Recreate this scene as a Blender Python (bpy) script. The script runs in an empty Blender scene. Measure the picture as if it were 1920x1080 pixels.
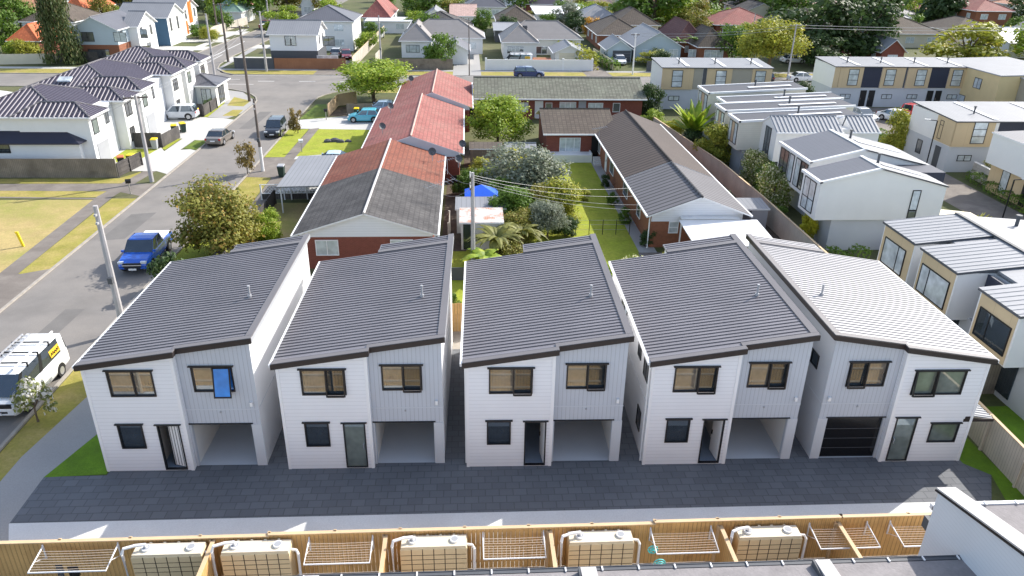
import bpy, math, random
from mathutils import Vector, Matrix
R = math.radians
S = bpy.context.scene
COL = S.collection
# ---------------------------------------------------------------- camera, sky, sun, exposure
cd = bpy.data.cameras.new('camera'); cam = bpy.data.objects.new('camera', cd); COL.objects.link(cam)
cd.sensor_width = 36; cd.lens = 1412.0/1920*36; cd.clip_end = 3000; cd.clip_start = .3
PI_, YA_, RO_ = R(25.27), R(3.575), R(.957)
fw = Vector((math.sin(YA_)*math.cos(PI_), math.cos(YA_)*math.cos(PI_), -math.sin(PI_)))
r0 = Vector((math.cos(YA_), -math.sin(YA_), 0)); u0 = r0.cross(fw)
rr = r0*math.cos(RO_)+u0*math.sin(RO_); uu = -r0*math.sin(RO_)+u0*math.cos(RO_)
cam.matrix_world = Matrix(((rr.x, uu.x, -fw.x, 0), (rr.y, uu.y, -fw.y, 0), (rr.z, uu.z, -fw.z, 20.5), (0, 0, 0, 1)))
S.camera = cam
SUN_EL, SUN_AZ = R(36), R(33)          # azimuth from +x towards +y
W = bpy.data.worlds.new('World'); S.world = W; W.use_nodes = True
nt = W.node_tree; bg = nt.nodes['Background']; sky = nt.nodes.new('ShaderNodeTexSky')
sky.sky_type = 'NISHITA'; sky.sun_disc = False; sky.sun_elevation = SUN_EL; sky.sun_rotation = math.pi/2-SUN_AZ
sky.air_density = 1.0; sky.dust_density = 1.5
hs = nt.nodes.new('ShaderNodeHueSaturation'); hs.inputs['Saturation'].default_value = .8
nt.links.new(sky.outputs[0], hs.inputs['Color']); nt.links.new(hs.outputs[0], bg.inputs[0]); bg.inputs[1].default_value = .15
sl = bpy.data.lights.new('sun', 'SUN'); sl.energy = 3.4; sl.angle = R(.5); sl.color = (1, .95, .87)
sun = bpy.data.objects.new('sun', sl); COL.objects.link(sun)
sd = Vector((math.cos(SUN_EL)*math.cos(SUN_AZ), math.cos(SUN_EL)*math.sin(SUN_AZ), math.sin(SUN_EL)))
sun.rotation_euler = sd.to_track_quat('Z', 'Y').to_euler()
S.view_settings.view_transform = 'Standard'; S.view_settings.look = 'None'
S.view_settings.exposure = 0.98; S.view_settings.gamma = 1; S.view_settings.use_curve_mapping = False

# ---------------------------------------------------------------- materials
class NT:
    def __init__(s, name):
        s.m = bpy.data.materials.new(name); s.m.use_nodes = True; s.t = s.m.node_tree
        s.b = s.t.nodes['Principled BSDF']; s.tc = None
    def n(s, typ, **k):
        o = s.t.nodes.new(typ)
        for a, b in k.items(): setattr(o, a, b)
        return o
    def l(s, a, b): s.t.links.new(a, b)
    def coord(s, kind='UV'):
        if not s.tc: s.tc = s.n('ShaderNodeTexCoord')
        return s.tc.outputs[kind]
    def math(s, op, a, b=None):
        o = s.n('ShaderNodeMath', operation=op)
        for i, q in enumerate((a, b)):
            if q is None: continue
            if isinstance(q, (int, float)): o.inputs[i].default_value = q
            else: s.l(q, o.inputs[i])
        return o.outputs[0]
    def noise(s, scale, detail=3, rough=.6, co=None, lo=.3, hi=.7):
        o = s.n('ShaderNodeTexNoise'); o.inputs['Scale'].default_value = scale; o.inputs['Detail'].default_value = detail
        o.inputs['Roughness'].default_value = rough; s.l(co or s.coord('Object'), o.inputs['Vector'])
        r = s.n('ShaderNodeMapRange'); r.inputs[1].default_value = lo; r.inputs[2].default_value = hi
        s.l(o.outputs[0], r.inputs[0]); return r.outputs[0]
    def mix(s, f, a, b):
        o = s.n('ShaderNodeMix', data_type='RGBA')
        if isinstance(f, (int, float)): o.inputs[0].default_value = f
        else: s.l(f, o.inputs[0])
        for i, q in ((6, a), (7, b)):
            if isinstance(q, tuple): o.inputs[i].default_value = (*q[:3], 1)
            else: s.l(q, o.inputs[i])
        return o.outputs[2]
    def bump(s, h, st=.3, d=.02):
        o = s.n('ShaderNodeBump'); o.inputs['Strength'].default_value = st; o.inputs['Distance'].default_value = d
        s.l(h, o.inputs['Height']); s.l(o.outputs[0], s.b.inputs['Normal'])
def sc(c, k): return tuple(min(1, q*k) for q in c)
def mat(name, c, rough=.7, var=.12, nscale=1.2, pat=None, per=.2, gw=.12, dark=.6, c2=None, n2=.25, lo2=.45, hi2=.7, metal=0, spec=.4, bump=None, fine=0):
    m = NT(name); uv = m.coord('UV')
    f = m.noise(nscale); col = m.mix(f, sc(c, 1-var), sc(c, 1+var))
    if c2: col = m.mix(m.noise(n2, 5, .65, lo=lo2, hi=hi2), col, c2)
    if fine: col = m.mix(m.math('MULTIPLY', m.noise(fine if fine > 12 else fine*.6, 4, .75), .6 if 'grass' in name or 'lawn' in name else .35), col, sc(c, .5))
    if pat in ('u', 'v'):
        sp = m.n('ShaderNodeSeparateXYZ'); m.l(uv, sp.inputs[0])
        a = sp.outputs[0 if pat == 'u' else 1]
        fr = m.math('FRACT', m.math('DIVIDE', a, per))
        g = m.math('LESS_THAN', fr, gw)
        idn = m.n('ShaderNodeTexWhiteNoise', noise_dimensions='1D'); m.l(m.math('FLOOR', m.math('DIVIDE', a, per)), idn.inputs['W'])
        col = m.mix(m.math('MULTIPLY', idn.outputs[0], var*1.2), col, sc(c, .6))
        col = m.mix(g, col, sc(c, dark))
        m.bump(fr if pat == 'v' else g, .35 if bump is None else bump, .02)
    elif pat in ('brick', 'tile', 'paver'):
        b = m.n('ShaderNodeTexBrick'); m.l(uv, b.inputs['Vector'])
        w, h, mo = {'brick': (.24, .085, .011), 'tile': (.42, .36, .045), 'paver': (per, per*.72, .02)}[pat]
        b.inputs['Scale'].default_value = 1; b.inputs['Brick Width'].default_value = w; b.inputs['Row Height'].default_value = h
        b.inputs['Mortar Size'].default_value = mo; b.offset = .5 if pat != 'tile' else .0
        k_ = .28 if pat == 'tile' else .15; b.inputs['Color1'].default_value = (*sc(c, 1-k_), 1); b.inputs['Color2'].default_value = (*sc(c, 1+k_), 1)
        b.inputs['Mortar'].default_value = (*sc(c, dark), 1)
        col = m.mix(.6, col, b.outputs[0]); inv = m.math('SUBTRACT', 1, b.outputs[1]); m.bump(inv, .4 if bump is None else bump, .02)
    elif bump: m.bump(m.noise(fine or 20, 3), bump, .02)
    m.l(col, m.b.inputs['Base Color'])
    m.b.inputs['Roughness'].default_value = rough; m.b.inputs['Metallic'].default_value = metal
    m.b.inputs['Specular IOR Level'].default_value = spec
    return m.m
def leafmat(name, a, b, c=None, fc=.25, trans=.35):
    m = NT(name); g = m.n('ShaderNodeNewGeometry'); rn = g.outputs['Random Per Island']
    col = m.mix(rn, a, b)
    col = m.mix(m.noise(.9, 2, co=m.coord('Object'), lo=.35, hi=.65), col, sc(b, 1.15))
    if c:
        w = m.n('ShaderNodeTexWhiteNoise', noise_dimensions='1D'); m.l(rn, w.inputs['W'])
        col = m.mix(m.math('LESS_THAN', w.outputs[0], fc), col, c)
    m.l(col, m.b.inputs['Base Color']); m.b.inputs['Roughness'].default_value = .55; m.b.inputs['Specular IOR Level'].default_value = .35
    t = m.n('ShaderNodeBsdfTranslucent'); m.l(col, t.inputs[0])
    x = m.n('ShaderNodeMixShader'); x.inputs[0].default_value = trans
    m.l(m.b.outputs[0], x.inputs[1]); m.l(t.outputs[0], x.inputs[2]); m.l(x.outputs[0], m.t.nodes['Material Output'].inputs[0])
    return m.m
def glassmat(name, dark=(.02, .025, .03), refl=.35, rough=.02):
    m = NT(name)
    d = m.n('ShaderNodeBsdfDiffuse'); m.l(m.mix(m.noise(1.5, 2), dark, sc(dark, 1.7)), d.inputs[0])
    g = m.n('ShaderNodeBsdfGlossy'); g.inputs['Roughness'].default_value = rough; g.inputs[0].default_value = (.72, .86, 1, 1)
    x = m.n('ShaderNodeMixShader'); x.inputs[0].default_value = refl
    m.l(d.outputs[0], x.inputs[1]); m.l(g.outputs[0], x.inputs[2]); m.l(x.outputs[0], m.t.nodes['Material Output'].inputs[0])
    return m.m
def paint(name, c, rough=.25, coat=.6):
    m = NT(name); m.b.inputs['Base Color'].default_value = (*c, 1); m.b.inputs['Roughness'].default_value = rough
    m.l(m.mix(m.noise(3, 2), sc(c, .93), sc(c, 1.05)), m.b.inputs['Base Color'])
    m.b.inputs['Coat Weight'].default_value = coat; return m.m
M = {}
M['ground'] = mat('ground soil and grass', (.095, .11, .035), .95, .3, .25, c2=(.17, .15, .08), n2=.06, fine=6, bump=.3)
M['lawn'] = mat('green lawn', (.12, .19, .025), .95, .25, .6, c2=(.24, .27, .03), n2=.35, lo2=.4, hi2=.75, fine=9, bump=.5)
M['lawn_y'] = mat('sunny yellow green lawn', (.31, .36, .025), .95, .22, .7, c2=(.38, .38, .05), n2=.6, lo2=.4, hi2=.7, fine=7, bump=.6)
M['lawn_d'] = mat('dark new lawn', (.15, .28, .012), .95, .2, 1.2, c2=(.11, .20, .012), n2=1, fine=14, bump=.5)
M['dry'] = mat('dry straw grass', (.47, .36, .15), .95, .15, .5, c2=(.30, .30, .07), n2=.16, lo2=.42, hi2=.62, fine=8, bump=.5)
M['berm'] = mat('mixed verge grass', (.32, .29, .055), .95, .2, .8, c2=(.46, .35, .13), n2=.5, lo2=.42, hi2=.68, fine=10, bump=.5)
M['asphalt'] = mat('asphalt', (.215, .20, .186), .9, .14, .5, c2=(.28, .255, .23), n2=.14, lo2=.40, hi2=.68, fine=16, bump=.15)
M['asphalt2'] = mat('darker asphalt repair', (.175, .165, .155), .9, .12, .8, fine=16, bump=.15)
M['path_a'] = mat('asphalt footpath', (.19, .165, .145), .9, .14, .7, c2=(.27, .24, .21), n2=.5, fine=16, bump=.15)
M['conc'] = mat('pale concrete', (.56, .55, .52), .85, .06, .5, c2=(.47, .455, .42), n2=.5, lo2=.4, hi2=.9, fine=20)
M['conc_g'] = mat('grey concrete slab', (.74, .74, .725), .85, .05, .35, c2=(.68, .67, .65), n2=.3, fine=18)
M['conc_p'] = mat('grey concrete footpath', (.36, .35, .34), .88, .05, .4, c2=(.39, .38, .36), n2=.3, fine=18)
M['paver'] = mat('charcoal pavers', (.135, .142, .155), .75, .12, .8, pat='paver', per=.56, dark=.5, bump=.4)
M['line'] = mat('white road paint', (.75, .75, .72), .7, .1, 3)
M['kerb'] = mat('kerb concrete', (.34, .31, .27), .9, .15, 2)
M['soil'] = mat('dark garden soil', (.10, .075, .055), .95, .3, 2, fine=8, bump=.4)
M['white_wb'] = mat('white weatherboard', (.79, .80, .83), .5, .02, .6, pat='v', per=.175, gw=.12, dark=.84, bump=.25)
M['grey_vc'] = mat('pale grey vertical cladding', (.50, .53, .58), .5, .03, .6, pat='u', per=.17, gw=.12, dark=.72, bump=.3)
M['trim_w'] = mat('white trim', (.80, .80, .81), .45, .02)
M['trim_g'] = mat('pale grey trim', (.55, .575, .61), .45, .02)
M['roof_char'] = mat('charcoal long run roofing', (.19, .178, .19), .38, .12, .35, spec=.8)
M['roof_rib'] = mat('charcoal roof ribs with painted shade', (.072, .066, .074), .42, .05, .35, spec=.6)  # darker than the sheets: shade along each rib put into the colour
M['flash'] = mat('grey roof flashing', (.17, .16, .165), .55, .05, .6, spec=.3)
M['fascia'] = mat('dark brown fascia gutter', (.030, .023, .022), .5, .05)
M['black'] = mat('black aluminium joinery', (.012, .013, .016), .4, .05)
M['white'] = mat('white paint', (.80, .80, .80), .5, .03)
M['offwhite'] = mat('off white plaster', (.68, .67, .64), .7, .04, .6)
M['cream'] = mat('cream plaster', (.66, .60, .46), .75, .05, .6)
M['grey'] = mat('mid grey paint', (.34, .35, .37), .6, .05)
M['dgrey'] = mat('dark grey paint', (.085, .09, .10), .6, .06)
M['navy'] = mat('navy charcoal cladding', (.030, .036, .062), .55, .05, pat='u', per=.3, gw=.06, dark=.6)
M['beige'] = mat('beige cladding', (.60, .46, .28), .7, .04, .6, pat='u', per=1.2, gw=.02, dark=.8)
M['taupe'] = mat('taupe cladding', (.36, .33, .27), .7, .05, .6)
M['wall_w'] = mat('white wall panel', (.77, .76, .74), .6, .03, .5)
M['wall_g'] = mat('light grey wall', (.52, .54, .57), .65, .04, .5)
M['wall_cr'] = mat('pale cream weatherboard', (.70, .67, .58), .6, .03, pat='v', per=.18, gw=.12, dark=.85)
M['brick'] = mat('red brick', (.20, .065, .045), .85, .2, 3, pat='brick', dark=1.5)
M['brick_o'] = mat('orange brick', (.25, .10, .055), .85, .2, 3, pat='brick', dark=1.3)
M['roof_w'] = mat('pale grey long run roofing', (.30, .305, .32), .5, .05, .4, pat='u', per=.42, gw=.08, dark=.85, spec=.35)
M['roof_lg'] = mat('light grey metal roofing', (.25, .255, .27), .55, .06, .4, pat='u', per=.35, gw=.15, dark=.75, spec=.25)
M['roof_g'] = mat('grey metal roofing', (.125, .125, .14), .5, .07, .4, pat='u', per=.35, gw=.16, dark=.7)
M['roof_st'] = mat('dark steel tray roofing', (.075, .077, .09), .6, .06, .4, pat='u', per=.35, gw=.12, dark=.75, spec=.25)
M['roof_dk'] = mat('purple charcoal roofing', (.055, .047, .065), .5, .06, .4, spec=.3)
M['roof_rib_glint'] = mat('roof ribs paled for sun glints', (.135, .12, .15), .45, .05, .4, spec=.4)  # lighter than the sheets: sun glints on the ribs put into the colour
M['tile_red'] = mat('faded red tiles', (.29, .095, .08), .8, .16, .5, pat='tile', dark=.5, c2=(.36, .20, .16), n2=.35, lo2=.42, hi2=.72)
M['tile_rust'] = mat('rust red tiles', (.21, .062, .035), .8, .16, .5, pat='tile', dark=.45, c2=(.27, .13, .085), n2=.35, lo2=.45, hi2=.7)
M['tile_grey'] = mat('weathered grey tiles', (.062, .058, .058), .85, .3, .5, pat='tile', dark=.45, c2=(.17, .16, .155), n2=.7, lo2=.42, hi2=.7)
M['tile_lich'] = mat('lichen stained grey tiles', (.19, .195, .15), .9, .25, .7, pat='tile', dark=.45, c2=(.12, .11, .09), n2=.4, lo2=.42, hi2=.62, fine=2.5)
M['tile_brn'] = mat('brown concrete tiles', (.105, .082, .065), .85, .15, .5, pat='tile', dark=.45, c2=(.15, .13, .10), n2=.3)
M['tile_or'] = mat('bright orange tiles', (.55, .15, .06), .8, .1, .5, pat='tile', dark=.75)
M['ribrn'] = mat('brown ribbed tiles', (.088, .066, .057), .8, .1, .5, pat='u', per=.6, gw=.3, dark=.3)
M['ribgr'] = mat('grey ribbed tiles', (.15, .145, .155), .8, .1, .5, pat='u', per=.6, gw=.28, dark=.3)
M['wood_n'] = mat('new golden timber', (.66, .40, .155), .7, .14, .7, pat='u', per=.15, gw=.10, dark=.5, c2=(.44, .23, .08), n2=1.2, lo2=.5, hi2=.8)
M['wood_p'] = mat('pale new timber', (.62, .45, .27), .7, .10, .7)
M['wood_o'] = mat('weathered grey brown palings', (.26, .215, .165), .85, .2, .6, pat='u', per=.16, gw=.12, dark=.5, c2=(.15, .12, .09), n2=.8)
M['wood_w'] = mat('pale weathered palings', (.52, .47, .40), .85, .15, .6, pat='u', per=.16, gw=.12, dark=.55)
M['wood_d'] = mat('dark stained palings', (.075, .068, .065), .85, .2, .6, pat='u', per=.16, gw=.14, dark=.4, c2=(.14, .125, .115), n2=.8)
M['wood_r'] = mat('reddish timber palings', (.33, .15, .08), .85, .15, .6, pat='u', per=.16, gw=.12, dark=.55)
M['tank'] = mat('tan water tank plastic', (.66, .53, .33), .6, .04, .8)
M['tank_t'] = mat('cream water tank top', (.70, .62, .48), .6, .04, .8)
M['pvc'] = mat('white pvc pipe', (.78, .77, .77), .4, .02)
M['wire'] = mat('clothesline wire', (.78, .62, .46), .5, .02)
M['galv'] = mat('galvanised wire', (.38, .38, .39), .4, .05)
M['pole_c'] = mat('concrete pole', (.42, .40, .40), .85, .12, 1.5)
M['pole_w'] = mat('weathered wood pole', (.14, .115, .10), .9, .2, 1.5)
M['membrane'] = mat('stone chip roofing membrane', (.27, .25, .25), .9, .15, 1.2, fine=12, bump=.3)
M['pink'] = mat('red plastic lid', (.60, .03, .04), .5, .03)
M['yellow'] = mat('yellow plastic lid', (.85, .62, .02), .5, .03)
M['binb'] = mat('dark green bin plastic', (.02, .045, .035), .5, .05)
M['rubber'] = mat('tyre rubber', (.015, .015, .016), .8, .05)
M['rim'] = mat('alloy rim', (.42, .43, .45), .35, .03, metal=.6)
M['chrome'] = mat('bright chrome', (.75, .76, .78), .2, .02, metal=.8)
M['lamp'] = mat('headlamp lens', (.62, .66, .70), .1, .02, spec=.8)
M['tail'] = mat('red tail lamp', (.35, .01, .01), .2, .02)
M['blue_tarp'] = mat('bright blue tarpaulin', (.02, .13, .75), .6, .06)
M['rust'] = mat('rust streaked iron', (.62, .58, .55), .7, .1, .6, pat='u', per=.12, gw=.2, dark=.8, c2=(.45, .15, .05), n2=1.0, lo2=.47, hi2=.6)
M['orange'] = mat('orange panel', (.80, .17, .03), .6, .04)
M['blue_w'] = mat('slate blue cladding', (.075, .16, .25), .6, .05)
M['teal_w'] = mat('pale blue weatherboard', (.45, .53, .58), .6, .03, pat='v', per=.2, gw=.12, dark=.85)
M['block'] = mat('pale block wall', (.42, .39, .36), .85, .15, 1, pat='paver', per=.4, dark=.7)
M['turq'] = mat('turquoise plastic', (.10, .60, .58), .4, .05)
M['glass'] = glassmat('window glass', (.085, .085, .085), .24)
M['glass_b'] = glassmat('window with pale blind', (.42, .45, .46), .18, .05)
M['glass_d'] = glassmat('dark glass', (.022, .028, .034), .14)
M['glass_g'] = glassmat('grey green glass', (.12, .14, .12), .25)
M['blue_film'] = glassmat('blue film glass', (.03, .17, .50), .14, .1)
M['flash_l'] = mat('pale grey parapet capping', (.47, .45, .44), .6, .08, .8)
M['wall_fine'] = mat('white fine weatherboard', (.66, .68, .71), .5, .02, .6, pat='v', per=.12, gw=.12, dark=.9, bump=.2)
M['cream2'] = mat('yellow cream plaster', (.70, .55, .30), .75, .05, .6)
M['tile_or2'] = mat('faded orange tiles', (.50, .24, .14), .8, .12, .5, pat='tile', dark=.7, c2=(.44, .30, .22), n2=.2)
M['tile_pink'] = mat('salmon tiles', (.52, .36, .31), .8, .1, .5, pat='tile', dark=.75)
M['tile_mar'] = mat('dark maroon tiles', (.13, .055, .05), .8, .15, .5, pat='tile', dark=.6)
M['roof_warm'] = mat('warm grey roofing', (.27, .25, .24), .6, .07, .5, pat='v', per=.35, gw=.15, dark=.8)
M['roof_pale'] = mat('chalky pale roofing', (.60, .61, .56), .7, .05, .4)
M['roof_navy'] = mat('blue black roofing', (.030, .032, .055), .4, .06, .4)
M['green_r'] = mat('pale green roofing', (.20, .30, .24), .6, .05, .4)
M['amber'] = mat('amber blind behind glass', (.42, .15, .04), .3, .1, 1)
M['rock'] = mat('dark rock', (.10, .10, .11), .9, .3, 4)
M['magenta'] = mat('magenta plastic', (.45, .08, .40), .6, .05)
M['rustlid'] = mat('rust orange lid', (.55, .16, .06), .6, .05)
M['roof_5_glare'] = mat('long run roofing of the last house with painted glare', (.46, .44, .435), .36, .07, .35, spec=.8)  # same roofing as the row, with sun glare painted into the base colour
M['rib_5_glare'] = mat('roof ribs with painted glare and shade', (.30, .285, .285), .42, .05)  # lightened for glare, darker than the sheet for rib shade, both painted
M['trunk'] = mat('tree bark', (.16, .12, .085), .9, .25, 3)

# ---------------------------------------------------------------- mesh builder
class MB:
    def __init__(s, flip=False): s.v = []; s.f = []; s.m = []; s.fl = flip
    def poly(s, pts, m=0):
        pts = [tuple(p) for p in pts]
        if s.fl: pts = [(-p[0], p[1], p[2]) for p in reversed(pts)]
        i = len(s.v); s.v += pts; s.f.append(tuple(range(i, i+len(pts)))); s.m.append(m)
    def hexa(s, p, m=0):       # p: 8 corners, bottom 0-3 ccw, top 4-7
        for a in ((0, 3, 2, 1), (4, 5, 6, 7), (0, 1, 5, 4), (1, 2, 6, 5), (2, 3, 7, 6), (3, 0, 4, 7)): s.poly([p[i] for i in a], m)
        return s
    def box(s, x0, y0, z0, x1, y1, z1, m=0):
        return s.hexa([(x0, y0, z0), (x1, y0, z0), (x1, y1, z0), (x0, y1, z0), (x0, y0, z1), (x1, y0, z1), (x1, y1, z1), (x0, y1, z1)], m)
    def prism(s, pts, z0, z1, m=0, mt=None):
        n = len(pts)
        s.poly([(x, y, z1) for x, y in pts], m if mt is None else mt); s.poly([(x, y, z0) for x, y in reversed(pts)], m)
        for i in range(n):
            a, b = pts[i], pts[(i+1) % n]; s.poly([(*a, z0), (*b, z0), (*b, z1), (*a, z1)], m)
        return s
    def slab(s, pts, t, m=0, mside=None):     # 3-D polygon given thickness t downwards
        n = len(pts); lo = [(p[0], p[1], p[2]-t) for p in pts]; k = m if mside is None else mside
        s.poly(pts, m); s.poly(lo[::-1], k)
        for i in range(n):
            j = (i+1) % n; s.poly([lo[i], lo[j], pts[j], pts[i]], k)
        return s
    def tube(s, path, r, n=7, m=0, r2=None, cap=True):
        P = [Vector(p) for p in path]; rings = []
        for i, p in enumerate(P):
            d = (P[min(i+1, len(P)-1)]-P[max(i-1, 0)]).normalized()
            a = d.cross(Vector((0, 0, 1)));
            if a.length < .01: a = d.cross(Vector((1, 0, 0)))
            a.normalize(); b = d.cross(a)
            q = r if r2 is None else r+(r2-r)*i/(len(P)-1)
            rings.append([p+(a*math.cos(t)+b*math.sin(t))*q for t in [2*math.pi*k/n for k in range(n)]])
        for i in range(len(rings)-1):
            for k in range(n):
                s.poly([rings[i][k], rings[i][(k+1) % n], rings[i+1][(k+1) % n], rings[i+1][k]], m)
        if cap: s.poly(rings[0][::-1], m); s.poly(rings[-1], m)
        return s
    def cyl(s, x, y, z0, z1, r, n=12, m=0, r2=None): return s.tube([(x, y, z0), (x, y, z1)], r, n, m, r2)
    def build(s, name, mats, parent=None, smooth=False, link=True):
        me = bpy.data.meshes.new(name); me.from_pydata([tuple(v) for v in s.v], [], s.f)
        if not isinstance(mats, (list, tuple)): mats = [mats]
        for q in mats: me.materials.append(M[q] if isinstance(q, str) else q)
        me.polygons.foreach_set('material_index', [min(i, len(mats)-1) for i in s.m])
        me.update()
        uv = me.uv_layers.new(name='UVMap'); d = uv.data
        for p in me.polygons:
            nn = p.normal
            if abs(nn.z) > .999: U, V = Vector((1, 0, 0)), Vector((0, 1, 0))
            else:
                U = Vector((-nn.y, nn.x, 0)).normalized(); V = nn.cross(U)
            for li in p.loop_indices:
                co = me.vertices[me.loops[li].vertex_index].co; d[li].uv = (co.dot(U), co.dot(V))
        if smooth:
            me.polygons.foreach_set('use_smooth', [True]*len(me.polygons))
        o = bpy.data.objects.new(name, me)
        if link: COL.objects.link(o)
        if parent: o.parent = parent
        return o
def tag(o, label=None, cat=None, group=None, kind=None):
    if label: o['label'] = label
    if cat: o['category'] = cat
    if group: o['group'] = group
    if kind: o['kind'] = kind
    return o
def empty(name, loc, rz=0, label=None, cat=None, group=None):
    o = bpy.data.objects.new(name, None); COL.objects.link(o); o.empty_display_size = .3
    o.location = loc if len(loc) == 3 else (*loc, 0); o.rotation_euler = (0, 0, rz)
    return tag(o, label, cat, group)
KIDS = {}
def copy_tree(o, parent=None):
    c = o.copy(); COL.objects.link(c)
    if parent: c.parent = parent
    for ch in o.children: copy_tree(ch, c)
    return c
def kid(o): return o
def patch(name, pts, m, z=.004, kind='structure', t=None):
    b = MB(); b.poly([(x, y, z) for x, y in pts]); return tag(b.build(name, m), kind=kind)
def rect(x0, y0, x1, y1): return [(x0, y0), (x1, y0), (x1, y1), (x0, y1)]
# wall frame: P origin, u unit along wall; outward normal n = (u.y,-u.x)
class WF:
    def __init__(s, P, u): s.P = P; L = math.hypot(*u); s.u = (u[0]/L, u[1]/L); s.n = (s.u[1], -s.u[0])
    def __call__(s, a, d, z): return (s.P[0]+s.u[0]*a+s.n[0]*d, s.P[1]+s.u[1]*a+s.n[1]*d, z)
    def box(s, b, a0, a1, d0, d1, z0, z1, m=0):
        return b.hexa([s(a0, d1, z0), s(a1, d1, z0), s(a1, d0, z0), s(a0, d0, z0), s(a0, d1, z1), s(a1, d1, z1), s(a1, d0, z1), s(a0, d0, z1)], m)
def window(par, wf, a0, a1, z0, z1, mull=(), hor=(), fm='black', gm='glass', flip=False, d=0., fw_=.055, head=False, name='window', pj=.04, gms=None):
    b = MB(flip); D0, D1 = d-.03, d+pj
    wf.box(b, a0, a0+fw_, D0, D1, z0, z1); wf.box(b, a1-fw_, a1, D0, D1, z0, z1)
    wf.box(b, a0+fw_, a1-fw_, D0, D1, z0, z0+fw_); wf.box(b, a0+fw_, a1-fw_, D0, D1, z1-fw_, z1)
    xs = [a0+fw_]
    for f in mull:
        a = a0+(a1-a0)*f; wf.box(b, a-fw_/2, a+fw_/2, D0, D1-.004, z0+fw_, z1-fw_); xs += [a]
    for f in hor:
        z = z0+(z1-z0)*f; wf.box(b, a0+fw_, a1-fw_, D0, D1-.008, z-fw_/2, z+fw_/2)
    if head: wf.box(b, a0-.07, a1+.07, D0, D1+.05, z1+.001, z1+.05)
    o = b.build(name, fm, par)
    if gms is None: gms = [gm]
    ed = [a0+fw_*.5]+[a0+(a1-a0)*f for f in mull]+[a1-fw_*.5]
    if len(gms) == 1: ed = [ed[0], ed[-1]]
    for i, g in enumerate(gms):
        p = MB(flip); wf.box(p, ed[i], ed[i+1], D0+.005, d+.014, z0+fw_*.5, z1-fw_*.5); p.build('pane', g, o)
    return o
def clip(poly, nrm, c):    # keep dot(p,nrm)>=c
    out = []
    for i in range(len(poly)):
        a, b = poly[i], poly[(i+1) % len(poly)]; da, db = a.dot(nrm)-c, b.dot(nrm)-c
        if da >= 0: out.append(a)
        if (da >= 0) != (db >= 0): out.append(a+(b-a)*(da/(da-db)))
    return out
def ribs(b, pts, dirv, sp, w, h, m=0, off=.5):
    P = [Vector(p) for p in pts]; n = (P[1]-P[0]).cross(P[2]-P[0]).normalized()
    if n.z < 0: n = -n
    d = Vector(dirv); d = (d-n*d.dot(n)).normalized(); s_ = n.cross(d)
    lo, hi = min(p.dot(s_) for p in P), max(p.dot(s_) for p in P); k = 0; t = lo+sp*off
    while t < hi-w/2:
        seg = clip(clip(P, s_, t-w/2), -s_, -(t+w/2))
        if len(seg) >= 3:
            c = [q for q in seg]; a0, a1 = min(q.dot(d) for q in c), max(q.dot(d) for q in c)
            if a1-a0 > .05:
                mid = P[0]+s_*(t-P[0].dot(s_)); mid = mid-d*(mid.dot(d))
                q = []
                for (a, s2, hh) in ((a0, -w/2, 0), (a1, -w/2, 0), (a1, w/2, 0), (a0, w/2, 0), (a0, -w*.28, h), (a1, -w*.28, h), (a1, w*.28, h), (a0, w*.28, h)):
                    q.append(mid+d*a+s_*s2+n*hh)
                b.hexa(q, m)
        t += sp
    return b

# ---------------------------------------------------------------- ground, roads, paths (the setting)
b = MB(); b.poly([(-900, -60, 0), (900, -60, 0), (900, 1600, 0), (-900, 1600, 0)]); tag(b.build('ground', 'ground'), kind='structure')
def arc(cx, cy, r, a0, a1, n=8): return [(cx+r*math.cos(R(a0+(a1-a0)*i/n)), cy+r*math.sin(R(a0+(a1-a0)*i/n))) for i in range(n+1)]
SX0, SX1, CY0, CY1 = -27.3, -20.35, 111.0, 121.2
road = [(SX0, -30), (SX1, -30), (SX1, 96)] + arc(SX1+9, 102, 9, 180, 90)[0:] + [(200, CY0), (200, CY1), (SX0-8.5, CY1)] + \
    [(-37.5, 122.5), (-40, 126), (-41, 131), (-41.4, 140), (-39.2, 185), (-37.5, 300), (-45.5, 300), (-46.4, 180), (-48.6, 140), (-49.5, 131), (-52, 124), (-58, CY1), (-260, CY1), (-260, CY0), (-39, CY0)] + arc(-39, 99.3, 11.7, 90, 0)
patch('road', road, 'asphalt', .006)
patch('dry_field', [(-120, 10), (-31.3, 10), (-30.3, 47), (-30.1, 59.5), (-31.0, 61.2), (-120, 61.2)], 'dry', .004)
for i, q in enumerate(([(-26.6, 52), (-24.9, 52.3), (-24.7, 58), (-26.5, 57.6)], [(-23.5, 66), (-21.2, 66), (-21.2, 69), (-23.3, 68.8)], [(-25.8, 86), (-24.4, 86), (-24.2, 95), (-25.6, 95)], [(-24, 36), (-22.9, 36.2), (-22.7, 41), (-23.8, 41)], [(-14, 113), (-4, 113.1), (-4, 114.2), (-14, 114.1)])): patch('road_patch', q, 'asphalt2', .009)
patch('verge', [(-29.1, 8), (SX0-.2, 8), (SX0-.2, 40.8), (-28.9, 40.2)], 'lawn', .004)
patch('verge', [(-29.2, 46), (SX0-.2, 47), (SX0-.2, 61.5), (-29.6, 61.5)], 'berm', .004)
patch('verge', [(-60, 61.3), (-30.2, 61.9), (-30, 63.6), (-60, 64.3)], 'berm', .005)
patch('verge', [(-60, 65.7), (-30.2, 65.7), (-29.2, 66.5), (-30.2, 69.3), (-31.3, 67.2), (-60, 67.0)], 'berm', .005)
patch('footpath', [(-31.2, 10), (-29.3, 10), (-29.2, 46), (-29.7, 62), (-28.9, 69.5), (-30.0, 69.5), (-31.0, 62), (-30.4, 46)], 'path_a', .012)
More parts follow.
